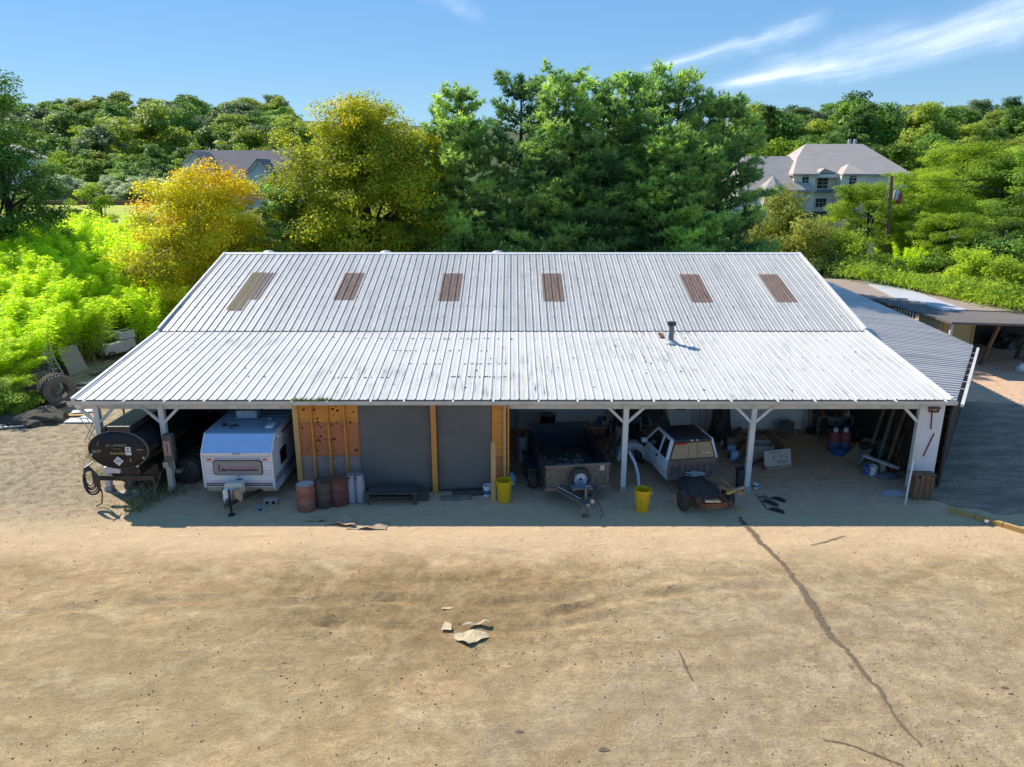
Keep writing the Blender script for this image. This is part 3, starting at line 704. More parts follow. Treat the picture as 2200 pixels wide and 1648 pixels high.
for a, b in ((e0, e1), (e1, e2)):
    m = MB(); m.bar(a, b, .05, .16); fpart(m, 'fascia_board', WHITE_WOOD if a is e0 else GREY_WOOD)
CREAMW = plain('cream stucco wall', (0.62, 0.50, 0.27), 0.8, dirt=0.5, dirt_col=(0.38, 0.32, 0.2), scale=.9)
# side: dark slats then cream door, facing the barn
for k in range(16):
    q = e0.lerp(e1, .02 + k * .036); m = MB(); m.box((q.x + .2, q.y, 1.3), (.03, .12, 2.5)); fpart(m, 'slat', BROWN_WOOD)
a, b = e0.lerp(e1, .62), e0.lerp(e1, .86)
m = MB(); m.bar((a.x + .25, a.y, 1.3), (b.x + .25, b.y, 1.3), .06, 2.5); fpart(m, 'cream_wall', CREAMW)
q = gp(2036, 700, 2.5)
m = MB(); m.box((e1.x + .12, e1.y + .15, 1.3), (.13, .13, 2.6)); fpart(m, 'post', WHITE_WOOD)
m = MB(); m.box((e1.x + 1.45, e1.y + 2.2, 1.3), (2.5, .08, 2.6)); fpart(m, 'cream_wall', CREAMW)
for dx in (.9, 2.65):
    m = MB(); m.box((e1.x + dx, e1.y + 2.13, 1.3), (.12, .05, 2.6)); fpart(m, 'door_jamb', STUD)
m = MB(); m.box((e1.x + 9, e1.y + 6.5, 1.3), (14, .08, 2.6)); fpart(m, 'back_wall', DARK_BOARD)
m = MB(); m.box((e1.x + 2.75, e1.y + 4.3, 1.3), (.08, 4.3, 2.6)); fpart(m, 'partition', DARK_BOARD)
for px, py in ((2107, 783), (2182, 770)):
    q = gp(px, py); m = MB(); m.bar((q.x, q.y, 0), (q.x + .05, e1.y + .25 + (1.2 if px > 2150 else 0), 2.6), .16); fpart(m, 'post', BROWN_WOOD)

# junk in the open bay of the shed
def lump(name, label, cat, pos, d, mat, seed, group=None):
    """an irregular heap under one skin"""
    me = bpy.data.meshes.new(name); bm = bmesh.new(); bmesh.ops.create_icosphere(bm, subdivisions=3, radius=1.0)
    for v in bm.verts:
        k = 1 + .35 * noise.noise(v.co * 1.6 + Vector((seed, 0, 0))) + .18 * noise.noise(v.co * 4 + Vector((0, seed, 0)))
        v.co = Vector((v.co.x * d[0] / 2 * k, v.co.y * d[1] / 2 * k, max(-.02, v.co.z * d[2] * k)))
    bm.to_mesh(me); bm.free(); me.materials.append(mat)
    o = obj_from(me, name, None, pos); tag(o, label, cat, group); return o
q = gp(2165, 745); lump('scrap_heap', 'dark heap of scrap beside the flat shed post', 'scrap heap', (q.x, q.y, 0), (2.2, 1.8, 1.0), DARK_PLASTIC, 2)
q = gp(2194, 772); t_ = thing('wire_cage', 'green wire basket at the right edge by the flat shed', 'basket', (q.x, q.y, 0)); m = MB()
for k in range(10):
    a = k * .628; m.tube([(.3 * math.cos(a), .3 * math.sin(a), 0), (.36 * math.cos(a), .36 * math.sin(a), .95)], .014, 5)
m.build('upright_wire', GREEN_PLASTIC, t_)
for z in (.1, .4, .7, .95):
    MB().tube([(.34 * math.cos(a * .3), .34 * math.sin(a * .3), z) for a in range(22)], .016, 5).build('hoop', GREEN_PLASTIC, t_)
q = gp(2196, 795); lump('white_sack', 'white sack slumped on the ground below the green wire basket', 'sack', (q.x, q.y, 0), (.7, .5, .35), WHITE_PAINT, 6)

# ================================================================ picket fence behind the side shed
t_ = thing('picket_fence', 'short brown picket fence behind the flat shed roof', 'fence', dp(1805, 596, 58).to_tuple()[:2] + (0.0,))
pk = MB(); pk.prism([(-.05, 0), (.05, 0), (.05, 2.1), (0, 2.2), (-.05, 2.1)], -.012, .012); pkm = pk.mesh('picket', RUST)
for k in range(20): obj_from(pkm, 'picket', t_, (-1.9 + k * .18 + rnd.uniform(-.02, .02), 0, .3 + rnd.uniform(-.05, .05)))
for z in (.7, 1.8): MB().box((-.15, .04, z), (3.7, .05, .09)).build('rail', BROWN_WOOD, t_)

# ================================================================ utility pole
pb = dp(1901, 585, 70); zt = dp(1912, 378, 70).z; xt = dp(1916, 378, 70).x
t_ = thing('utility_pole', 'tall brown wooden utility pole rising from the weeds behind the shed', 'utility pole', (pb.x, 70, terrain(pb.x, 70)))
POLE = plain('brown pole wood', (0.20, 0.12, 0.075), 0.85, dirt=.6, dirt_col=(.10, .06, .04), scale=3, stretch=(3, 3, .3))
hz = zt - t_.location.z; lean = xt - pb.x
MB().tube([(0, 0, -.5), (lean * .5, 0, hz * .5), (lean, 0, hz)], [.20, .18, .15], 12).build('shaft', POLE, t_, smooth_sh=True)
MB().bar((lean, 0, hz - 1.2), (lean + 1.1, 0, hz - .9), .06).build('lamp_arm', GALV, t_)
MB().box((lean + 1.25, 0, hz - .9), (.45, .22, .12)).build('lamp_head', GALV, t_)
for k, (dx, dz, mt) in enumerate(((.55, -2.2, GALV), (.85, -2.5, RED_PAINT))):
    MB().lathe([(.05, .95), (.24, .85), (.26, .8), (.26, .05), (.2, 0)], 12, M=Matrix.Translation((lean * .8 + dx, -.1 * k, hz + dz))).build('transformer', mt, t_, smooth_sh=True)
MB().tube([(lean * .85, 0, hz - .9), (-2.2, 0, hz * .55), (-4.9, -.3, .8)], .025, 5).build('guy_wire', GALV, t_)
for k, (dz, tx, ty, tz) in enumerate(((-.3, 40, 20, 2.5), (-.9, 40, 22, 1.5))):
    pts = [Vector((lean, 0, hz + dz)).lerp(Vector((tx, ty, hz + tz)), s / 12) - Vector((0, 0, 4 * 1.1 * (s / 12) * (1 - s / 12))) for s in range(13)]
    MB().tube(pts, .02, 5).build('overhead_wire', BLACK_STEEL, t_)

# ================================================================ houses behind
STUCCO = plain('pale stucco', (0.90, 0.80, 0.64), 0.85, dirt=.25, dirt_col=(.4, .37, .32), scale=.5, fine=8)
STUCCO2 = plain('white stucco trim', (0.82, 0.80, 0.76), 0.8, dirt=.2, scale=.6, fine=8)
SHINGLE = plain('grey brown shingles', (0.50, 0.43, 0.38), 0.9, dirt=.6, dirt_col=(.36, .31, .275), scale=.6, fine=5, stretch=(1, 1, 4))
def hip(m, x0, x1, y0, y1, z, h, ov=.4, rx0=None, rx1=None):
    x0 -= ov; x1 += ov; y0 -= ov; y1 += ov; ym = (y0 + y1) / 2; r = min((y1 - y0) / 2, (x1 - x0) / 2)
    a = x0 + r if rx0 is None else rx0; b = x1 - r if rx1 is None else rx1
    if b - a < .02: a = b = (a + b) / 2; b += .01
    vs = [(x0, y0, z), (x1, y0, z), (x1, y1, z), (x0, y1, z), (a, ym, z + h), (b, ym, z + h), (x0, y0, z - .25), (x1, y0, z - .25), (x1, y1, z - .25), (x0, y1, z - .25)]
    m.add(vs, [(0, 1, 5, 4), (1, 2, 5), (2, 3, 4, 5), (3, 0, 4), (6, 7, 1, 0), (7, 8, 2, 1), (8, 9, 3, 2), (9, 6, 0, 3), (9, 8, 7, 6)])
    return m
def house_window(parent, x, y, z, w, h, arched=False, nx=2, nz=3):
    fr = MB(); pts = [(-w / 2 - .12, -.1), (w / 2 + .12, -.1), (w / 2 + .12, h)]
    if arched: pts += [((w / 2 + .12) * math.cos(a), h + (w / 2 + .12) * math.sin(a)) for a in [k * math.pi / 8 for k in range(1, 8)]]
    else: pts[-1] = (w / 2 + .12, h + .12); pts.append((-w / 2 - .12, h + .12))
    if arched: pts.append((-w / 2 - .12, h))
    fr.prism(pts, -.10, 0.0); f = fr.build('window', STUCCO2, parent, loc=(x, y, z))
    pw, ph = w / nx, h / nz
    pmh = MB().box((0, 0, 0), (pw - .06, .03, ph - .06)).mesh('pane', GLASS_DARK)
    for i in range(nx):
        for j in range(nz): obj_from(pmh, 'pane', f, (-w / 2 + (i + .5) * pw, -.11, (j + .5) * ph))
    if arched:
        ar = MB(); ar.prism([(w / 2 * .92 * math.cos(a), .06 + h + w / 2 * .92 * math.sin(a)) for a in [k * math.pi / 8 for k in range(9)]], -.125, -.095); ar.build('fanlight', GLASS_DARK, f)
    return f
HY = 110.0; HB = 4.2
HS = 14.35                                          # px per metre of the photograph at that distance
def hx(px): return (px - 1100) / HS
hr = thing('mansion', 'large pale stucco house with grey hip roofs behind the trees', 'house', (hx(1790), HY, HB))
HOO = Vector((-hx(1790), -HY, -HB))
def HP(m, name, mat, **kw):
    for i, v in enumerate(m.v): m.v[i] = (v[0] + HOO.x, v[1] + HOO.y, v[2] + HOO.z)
    return m.build(name, mat, hr, **kw)
def hzv(py, Y=HY): return dp(1700, py, Y).z
ev = hzv(374); rg = hzv(309, HY + 6)
HP(MB().box((hx(1815), HY + 6.5, (HB + ev) / 2 - .5), (hx(1940) - hx(1690), 13, ev - HB + 1)), 'wall', STUCCO)
rf = HP(hip(MB(), hx(1690), hx(1945), HY, HY + 13, ev, rg - ev, rx0=hx(1755), rx1=hx(1882)), 'roof', SHINGLE)
for dx in (.0, .9):
    HP(MB().box((hx(1856) + dx, HY + 7.2, rg + .3), (.35, .35, .9)), 'chimney_pot', GALV)
# projecting bays
HP(MB().box((hx(1712), HY - 1.0, (HB + ev) / 2 - .5), (hx(1735) - hx(1690), 2.4, ev - HB + .9)), 'bay', STUCCO)
HP(hip(MB(), hx(1690), hx(1735), HY - 2.2, HY + 5, ev + .02, hzv(338, HY + 3) - ev, rx0=hx(1712), rx1=hx(1712)), 'roof', SHINGLE)
HP(MB().box((hx(1815), HY - 1.0, (HB + ev) / 2 - .5), (hx(1842) - hx(1790), 2.4, ev - HB + .9)), 'bay', STUCCO)
HP(hip(MB(), hx(1794), hx(1835), HY - 2.2, HY + 2.5, ev + .02, hzv(352, HY) - ev, rx0=hx(1815), rx1=hx(1815)), 'roof', SHINGLE)
m = MB(); g0, g1, gm = hx(1745), hx(1788), hx(1757)
m.add([(g0, HY - 1.2, ev + .1), (g1, HY - 1.2, ev + .1), (gm, HY - 1.2, hzv(362)), (g0, HY + 3, ev + .2), (g1, HY + 3, ev + .2), (gm, HY + 3.4, hzv(362))], [(0, 1, 2), (1, 4, 5, 2), (4, 3, 5), (3, 0, 2, 5), (0, 3, 4, 1)])
HP(m, 'dormer_roof', SHINGLE)
HP(MB().box((hx(1765), HY - .55, ev - .25), (hx(1790) - hx(1738), 1.1, .5)), 'cornice', STUCCO2)
house_window(hr, hx(1713) + HOO.x, -2.2, hzv(403, HY - 2.2) - HB, 1.0, 1.5, True)
house_window(hr, hx(1763) + HOO.x, 0, hzv(405) - HB, 1.6, 1.5, False, 2, 3)
house_window(hr, hx(1812) + HOO.x, -2.2, hzv(404, HY - 2.2) - HB, 1.1, 1.5, True)
house_window(hr, hx(1764) + HOO.x, 0, hzv(445) - HB, 1.6, 1.3, False, 3, 2)
house_window(hr, hx(1812) + HOO.x, -2.2, hzv(448, HY - 2.2) - HB, 1.2, 1.4, False, 2, 2)
HP(MB().box((hx(1763), HY - .35, hzv(410)), (2.8, .5, .35)), 'balcony', plain('blue grey iron', (.20, .24, .28), .6))
HP(MB().box((hx(1812), HY - 2.5, hzv(410, HY - 2.2)), (2.6, .4, .35)), 'balcony', MATS['blue grey iron'])
# left wing and turret
ev2 = hzv(408, HY - 3); rg2 = hzv(336, HY + 3)
HP(MB().box((hx(1640), HY + 2.0, (HB + ev2) / 2 - .5), (hx(1712) - hx(1575), 10, ev2 - HB + 1)), 'wall', STUCCO)
HP(hip(MB(), hx(1572), hx(1725), HY - 3.2, HY + 8, ev2, rg2 - ev2, rx0=hx(1600), rx1=hx(1700)), 'roof', SHINGLE)
evt = hzv(410, HY - 6)
HP(MB().lathe([(2.0, 0), (2.0, evt - HB + .3)], 8, M=Matrix.Translation((hx(1636), HY - 4, HB - .3))), 'turret', STUCCO)
HP(MB().lathe([(2.4, 0), (0.02, hzv(393, HY - 4) - evt + 1.0)], 8, M=Matrix.Translation((hx(1636), HY - 4, evt))), 'turret_roof', SHINGLE)
house_window(hr, hx(1634) + HOO.x, -5.85, hzv(455, HY - 6) - HB, 1.0, 1.9, False, 2, 3)
HP(MB().box((hx(1575), HY - 1, HB + 1.2), (4.5, 5, 3.4)), 'garage_wall', STUCCO2)
house_window(hr, hx(1590) + HOO.x, -3.5, 1.0, 1.2, 1.3)

# left house with blue-grey gables
LY = 118.0; LBZ = terrain(-50, LY) - .2
lh = thing('suburban_house', 'grey roofed house with pale blue gables behind the orange tree', 'house', (-50, LY, LBZ))
def LP(m, name, mat, parent=None, **kw):
    if parent is None:
        for i, v in enumerate(m.v): m.v[i] = (v[0] + 50, v[1] - LY, v[2] - LBZ)
    return m.build(name, mat, parent or lh, **kw)
BLUEG = plain('pale blue siding', (0.55, 0.62, 0.70), 0.7, dirt=.2, scale=.6, fine=6)
q0, q1 = dp(345, 388, LY), dp(640, 388, LY); zr = dp(500, 323, LY + 5).z; ze = dp(500, 384, LY).z
LP(MB().box(((q0.x + q1.x) / 2, LY + 5, (LBZ + ze) / 2), (q1.x - q0.x, 10, ze - LBZ)), 'wall', BLUEG)
m = MB(); m.prism([(LY - .5, ze), (LY + 5, zr), (LY + 10.5, ze), (LY + 10.5, ze - .2), (LY + 5, zr - .2), (LY - .5, ze - .2)], q0.x + 4, q1.x + .5, M=Matrix(((0, 1, 0, 0), (1, 0, 0, 0), (0, 0, 1, 0), (0, 0, 0, 1))))
LP(m, 'roof', plain('dark brown shingles', (0.26, 0.225, 0.215), 0.9, dirt=.4, dirt_col=(.18, .155, .15), scale=.6, fine=5))
for (pa, pm_, pb_, pyb, pyt) in ((392, 416, 443, 352, 326), (533, 556, 580, 370, 343)):
    A, Bm, C = dp(pa, pyb, LY - 2), dp(pm_, pyt, LY - 2), dp(pb_, pyb, LY - 2)
    m = MB(); m.prism([(A.x, LBZ), (C.x, LBZ), (C.x, C.z), (Bm.x, Bm.z), (A.x, A.z)], LY - 2, LY + 4); g_ = LP(m, 'gable', BLUEG)
    m = MB()
    for P_, Q_ in ((A, Bm), (Bm, C)):
        d_ = (Q_ - P_).normalized() * .5; s_ = -1 if Q_ is Bm else 1
        m.bar(P_ - (d_ if Q_ is Bm else d_ * 0) + Vector((0, 3 - .3, .12)), Q_ + (d_ if Q_ is C else d_ * 0) + Vector((0, 3 - .3, .12)), 6.6, .16, up=(0, 0, 1))
    LP(m, 'gable_roof', MATS['dark brown shingles'])
    m = MB(); m.bar(A + Vector((0, -.35, -.06)), Bm + Vector((0, -.35, -.06)), .12, .3); m.bar(Bm + Vector((0, -.35, -.06)), C + Vector((0, -.35, -.06)), .12, .3); LP(m, 'barge_board', STUCCO2)
q = dp(60, 368, 140); z0 = terrain(q.x, 140); wh = thing('white_house', 'white house wall glimpsed behind the dark tree at the left edge', 'house', (q.x - 5, 142, z0))
MB().box((0, 0, (dp(60, 335, 140).z - z0) / 2), (10, 8, dp(60, 335, 140).z - z0)).build('wall', WHITE_PAINT, wh)
m = MB(); zz_ = dp(60, 335, 140).z - z0; m.prism([(-5.4, zz_ - .1), (5.4, zz_ - .1), (0, zz_ + 2.2)], -4.3, 4.3); m.build('roof', SHINGLE, wh)

# lawn with a rail fence on the left
def lawn_mat():
    m, t, b = new_mat('sunlit lawn'); g = t.nodes.new('ShaderNodeNewGeometry'); P = g.outputs['Position']
    f = noise_fac(t, P, .5, 5, .6, .4, .6); f2 = noise_fac(t, P, 4, 4, .7, .35, .7)
    c = mix_rgb(t, f, (.46, .48, .03), (.34, .42, .03)); c = mix_rgb(t, nmath(t, 'MULTIPLY', f2, .25), c, (.20, .25, .03)); t.links.new(c, b.inputs['Base Color']); b.inputs['Roughness'].default_value = .95; return m
mb = MB(); v, f = grid(frange(-96, -52, 2), frange(80, 132, 2), lambda x, y: terrain(x, y) + .08); mb.v, mb.f, mb.m = v, f, [0] * len(f)
o = mb.build('lawn', lawn_mat(), smooth_sh=True); o['kind'] = 'structure'; o['label'] = 'bright yellow green lawn beyond the bamboo'
t_ = thing('rail_fence', 'long grey rail fence across the far lawn on the left', 'fence', (-72, 86, terrain(-72, 86)))
m = MB(); pr_ = None
for k in range(12):
    x = -24 + k * 4.0; yy = 86 + k * .9; z = terrain(-72 + x, yy) - t_.location.z; MB().box((x, yy - 86, z + .6), (.14, .14, 1.3)).build('post', GREY_WOOD, t_)
    if pr_:
        for dz in (.45, 1.0): MB().bar((pr_[0], pr_[1], pr_[2] + dz), (x, yy - 86, z + dz), .05, .30).build('rail', plain('grey rail', (.30, .32, .32), .8), t_)
    pr_ = (x, yy - 86, z)
t_ = thing('stone_wall', 'low red brown garden wall along the back of the lawn', 'wall', (-76, 128, terrain(-76, 128)))
for k in range(40):
    x = -20 + k * 1.05
    MB().box((x, 0, terrain(-76 + x, 128) - t_.location.z + .35), (1.0, .5, .9 + rnd.uniform(-.05, .05))).build('stone', RUST if k < 2 else BROWN_WOOD, t_)
# ================================================================ trees and plants
def unit(a): return a / np.maximum(np.linalg.norm(a, axis=1, keepdims=True), 1e-6)
def quads_mesh(name, V, tint, mat, k=4):
    n_ = V.shape[0]; me = bpy.data.meshes.new(name)
    me.vertices.add(n_ * k); me.vertices.foreach_set('co', V.reshape(-1).astype(np.float32))
    me.loops.add(n_ * k); me.loops.foreach_set('vertex_index', np.arange(n_ * k, dtype=np.int32))
    me.polygons.add(n_); me.polygons.foreach_set('loop_start', np.arange(0, n_ * k, k, dtype=np.int32))
    at = me.attributes.new('tint', 'FLOAT', 'POINT'); at.data.foreach_set('value', np.repeat(tint, k).astype(np.float32))
    me.update(calc_edges=True); me.materials.append(mat); return me
def leaf_quads(g, pos, nrm, size, aspect=.62, along=None):
    r = g.normal(size=pos.shape) if along is None else along + g.normal(size=pos.shape) * .25
    nrm = unit(nrm); t = unit(r - nrm * np.sum(r * nrm, axis=1, keepdims=True)); b = np.cross(nrm, t)
    s = size[:, None]; return np.stack([pos - t * s, pos + b * s * aspect - t * s * .15, pos + t * s, pos - b * s * aspect - t * s * .15], axis=1)
def nz3(p, seed): return np.array([noise.noise(Vector((q[0], q[1], q[2])) + Vector((seed, seed * .7, 0))) for q in p])
def crown(name, seed, Rx, Ry, zb, zt, nclump, per, rc, leaf, mat, aspect=.62, shell=.5, flat=.62, tone=None, spread=.2, top=1.0, lump=.28):
    """leaves in uneven clumps through the crown's volume"""
    g = np.random.default_rng(seed)
    d = unit(g.normal(size=(nclump, 3))); d[:, 2] = np.where(d[:, 2] < -.85, -d[:, 2], d[:, 2])
    r = (shell + (1 - shell) * g.random(nclump) ** .6) * (1 + lump * nz3(d * 1.9, seed) * 1.6)
    zc, rz = (zb + zt) / 2 - (zt - zb) * .06, (zt - zb) / 2
    taper = 1 - (1 - top) * np.clip(d[:, 2], 0, 1)
    c = np.stack([d[:, 0] * Rx * r * taper, d[:, 1] * Ry * r * taper, zc + d[:, 2] * rz * r], axis=1)
    cs = rc * g.uniform(.65, 1.35, nclump); ct = g.normal(size=nclump) * spread * .8
    m_ = np.maximum(8, (per * (cs / rc) ** 2).astype(int)); idx = np.repeat(np.arange(nclump), m_); n_ = len(idx)
    off = g.normal(size=(n_, 3)); off = off / np.maximum(np.linalg.norm(off, axis=1, keepdims=True), .3) * g.random((n_, 1)) ** .45
    pos = c[idx] + off * cs[idx][:, None] * np.array([1.15, 1.15, flat])
    outw = c[idx] - np.array([0, 0, zc])
    nrm = unit(off) * .7 + unit(outw) * .4 + np.array([0, 0, .55]) + g.normal(size=(n_, 3)) * .55
    hz_ = (pos[:, 2] - zb) / (zt - zb)
    tint = .5 + ct[idx] + g.normal(size=n_) * spread * .55
    if tone is not None: tint = tint + tone(pos, hz_, c[idx])
    V = leaf_quads(g, pos, nrm, leaf * g.uniform(.65, 1.3, n_), aspect)
    return quads_mesh(name, V, np.clip(tint, 0, 1), mat), c
def limbs(seed, c, z_fork, r0, n_l=14, lean=(0, 0)):
    g = random.Random(seed); m = MB(); top = Vector((lean[0], lean[1], z_fork))
    m.tube([(0, 0, -.3), (lean[0] * .4, lean[1] * .4, z_fork * .5), top], [r0 * 1.25, r0, r0 * .8], 10)
    m.tube([top, top + Vector((g.uniform(-.6, .6), g.uniform(-.6, .6), (c[:, 2].max() - z_fork) * .7))], [r0 * .78, r0 * .12], 8)
    for i in g.sample(range(len(c)), min(n_l, len(c))):
        e = Vector(c[i]); s = top + Vector((0, 0, g.uniform(-.1, .35) * (c[:, 2].max() - z_fork)))
        mid = s.lerp(e, .5) + Vector((g.uniform(-.4, .4), g.uniform(-.4, .4), g.uniform(.1, .6)))
        m.tube([s, mid, e], [r0 * .42, r0 * .25, r0 * .06], 6)
    return m
def tree_from(name, label, x, y, z, rz, cm, tm, sc=1.0, group=None, cat='tree', crown_name='crown'):
    t = thing(name, label, cat, (x, y, z), rz, group); t.scale = (sc, sc, sc) if not isinstance(sc, tuple) else sc
    obj_from(cm, crown_name, t)
    if tm: obj_from(tm, 'trunk', t)
    return t
L_GOLD = leaf_mat('golden green leaves', [(.075, .095, .012), (.185, .21, .016), (.31, .32, .022), (.44, .33, .02), (.50, .20, .02)], .50, pos=[0, .36, .66, .86, 1], gain=1.45)
L_ORNG = leaf_mat('orange turning leaves', [(.11, .12, .016), (.27, .25, .02), (.50, .40, .024), (.62, .38, .02), (.58, .20, .015)], .50, pos=[0, .26, .48, .66, .95], gain=1.9)
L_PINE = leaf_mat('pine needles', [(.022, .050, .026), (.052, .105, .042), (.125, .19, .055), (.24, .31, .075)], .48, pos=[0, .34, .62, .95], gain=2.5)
L_BAMB = leaf_mat('bamboo leaves', [(.10, .16, .014), (.25, .36, .02), (.40, .53, .026), (.49, .59, .04)], .60, pos=[0, .24, .55, 1], gain=1.5)
L_DARK = leaf_mat('dark green leaves', [(.018, .032, .012), (.035, .065, .016), (.06, .11, .02), (.11, .18, .03)], .34, gain=1.9)
L_MID = leaf_mat('mid green leaves', [(.04, .065, .014), (.085, .14, .02), (.14, .215, .028), (.23, .30, .035)], .42, gain=1.8)
L_LIME = leaf_mat('light green leaves', [(.07, .11, .015), (.17, .245, .024), (.28, .36, .03), (.40, .44, .04)], .48, gain=1.5)
L_OLIV = leaf_mat('olive green leaves', [(.055, .06, .016), (.12, .135, .025), (.19, .20, .035), (.28, .27, .05)], .40, gain=1.75)
L_SILV = leaf_mat('silvery leaves', [(.13, .16, .09), (.24, .28, .17), (.36, .40, .26), (.48, .50, .36)], .36)
L_FAR1 = leaf_mat('far green leaves', [(.030, .060, .022), (.060, .11, .026), (.10, .165, .032), (.16, .23, .04)], .36, gain=2.1)
L_FAR2 = leaf_mat('far yellow green leaves', [(.06, .08, .018), (.12, .155, .026), (.19, .225, .034), (.27, .29, .045)], .38, gain=2.1)
L_FAR3 = leaf_mat('far grey green leaves', [(.042, .062, .034), (.072, .10, .048), (.105, .14, .060), (.14, .175, .075)], .34, gain=2.1)

# --- the big golden tree and the smaller orange one behind the left half of the roof
TY = 50.0
def gold_tone(pos, h, c): return .36 * np.clip((h - .66) / .34, 0, 1) - .15 + .16 * (nz3(c * .30, 3.0))
cm, c = crown('crown', 21, 7.0, 6.0, .2, 16.2, 600, 260, 1.0, .092, L_GOLD, tone=gold_tone, spread=.12, top=.80, lump=.16, shell=.35)
q = dp(785, 400, TY); tree_from('maple_tree', 'big round golden green tree turning orange at its top', q.x, TY, 0, 0, cm, limbs(3, c, 4.5, .34, 26).mesh('trunk', BARK))
def org_tone(pos, h, c): return .42 * np.clip((h - .45) / .55, 0, 1) - .03 + .30 * (nz3(c * .5, 9.0))
cm, c = crown('crown', 33, 4.9, 4.2, .2, 11.4, 340, 240, .85, .086, L_ORNG, tone=org_tone, spread=.13, top=.85, lump=.2, shell=.35)
q = dp(425, 450, 46); tree_from('maple_tree', 'smaller yellow and orange tree left of the golden one', q.x, 46, 0, 1.0, cm, limbs(5, c, 3.2, .22, 22).mesh('trunk', BARK))

# --- white pines in a row behind the ridge
def pine(name, seed, H, Rr, mat, z0=.16, bias=0.0, dens=1.0, needle=.34):
    g = np.random.default_rng(seed); P_, D_, T_ = [], [], []; m = MB()
    m.tube([(0, 0, -.3), (.1, .05, H * .5), (0, 0, H * .985)], [.30, .19, .03], 8)
    z = H * z0
    while z < H * .97:
        t = z / H; nb = int(g.integers(4, 7)); a0 = g.uniform(0, 6.28)
        for b in range(nb):
            if g.random() < .10: continue
            az = a0 + b * 6.283 / nb + g.normal() * .25
            L = Rr * (1.12 - t) ** .62 * (0.55 + .45 * min(1, t / .3)) * g.uniform(.62, 1.16)
            rise = -.10 + .75 * t + g.normal() * .08
            dirv = np.array([math.cos(az), math.sin(az), 0.]); lat = np.array([-dirv[1], dirv[0], 0.])
            curve = .10 + .22 * g.random()
            br = lambda s: np.array([0, 0, z]) + dirv * L * s + np.array([0, 0, 1]) * L * (rise * s * .6 + curve * s * s)
            m.tube([br(0), br(.5), br(.98)], [.055 * (1.1 - t) + .015, .035 * (1.1 - t) + .01, .01], 5, caps=False)
            nt = int(L * 19 * dens) + 8; s = .22 + .78 * g.random(nt) ** .75; w = g.normal(size=nt) * (.10 + .16 * L * (1 - s) * 1.1 + .085 * L)
            ctr = np.stack([br(q) for q in s]) + lat * w[:, None] + np.array([0, 0, 1]) * (g.normal(size=nt) * .13 + .06)[:, None]
            dd = unit(dirv * .55 + lat * (np.sign(w) * .4)[:, None] + np.array([0, 0, .75]) + g.normal(size=(nt, 3)) * .25)
            P_.append(ctr); D_.append(dd); T_.append(.42 + bias + g.normal() * .13 + .48 * (s - .55) + g.normal(size=nt) * .06)  # needles lighten toward bough tips, lit clumps put into the tint
        z += g.uniform(.55, .85)
    # leader and top candles
    nt = 60; ctr = np.stack([g.normal(size=nt) * .14, g.normal(size=nt) * .14, H * .92 + g.random(nt) * H * .085], axis=1); P_.append(ctr); D_.append(np.tile([0, 0, 1.], (nt, 1))); T_.append(np.full(nt, .42 + bias))
    P_, D_, T_ = np.concatenate(P_), np.concatenate(D_), np.concatenate(T_)
    K = 9; P2, D2, T2 = np.repeat(P_, K, 0), np.repeat(D_, K, 0), np.repeat(T_, K)
    n_ = len(P2); dr = unit(D2 * .75 + g.normal(size=(n_, 3)) * .62); side = unit(np.cross(dr, g.normal(size=(n_, 3))))
    ln = needle * g.uniform(.7, 1.25, n_)[:, None]; wd = .042
    V = np.stack([P2 - side * wd - dr * ln * .12, P2 + side * wd - dr * ln * .12, P2 + dr * ln], axis=1)
    return quads_mesh(name, V, np.clip(T2 + g.normal(size=n_) * .05, 0, 1), mat, 3), m.mesh('trunk', BARK, True)
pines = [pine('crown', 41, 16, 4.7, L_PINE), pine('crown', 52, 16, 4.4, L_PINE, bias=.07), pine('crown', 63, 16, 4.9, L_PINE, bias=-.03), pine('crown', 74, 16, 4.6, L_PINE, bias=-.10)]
for (px, py, Y, v, rz, lb) in (
    (985, 188, 49, 1, .3, 'shorter white pine at the left end of the pine row, next to the golden tree'),
    (1120, 152, 51, 3, 1.2, 'tall dark bluish white pine, second from the left in the pine row'),
    (1218, 152, 48, 1, 2.2, 'pointed light green white pine, third from the left in the pine row'),
    (1300, 172, 50, 0, 3.4, 'white pine in the middle of the row, slightly lower than its neighbours'),
    (1372, 150, 52, 2, 4.1, 'broad tall white pine right of the middle of the row'),
    (1462, 148, 49, 0, 5.2, 'tallest white pine near the right end of the row'),
    (1560, 204, 50, 2, .9, 'wide white pine at the right end of the row with boughs over the mansion'),
    (1170, 300, 46.5, 1, 2.9, 'low bright white pine in front of the pine row on its left'),
    (1290, 330, 46.3, 0, .2, 'low bright white pine in front of the pine row near its middle'),
    (1430, 290, 46.8, 1, 4.0, 'low white pine in front of the tallest pine'),
    (600, 395, 47.5, 3, 1.9, 'small dark pine squeezed between the orange and the golden tree')):
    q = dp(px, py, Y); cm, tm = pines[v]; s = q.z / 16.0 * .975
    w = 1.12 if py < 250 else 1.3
    tree_from('pine_tree', lb, q.x, Y, 0, rz, cm, tm, (s * w, s * w, s), 'white pines behind the barn', 'tree')

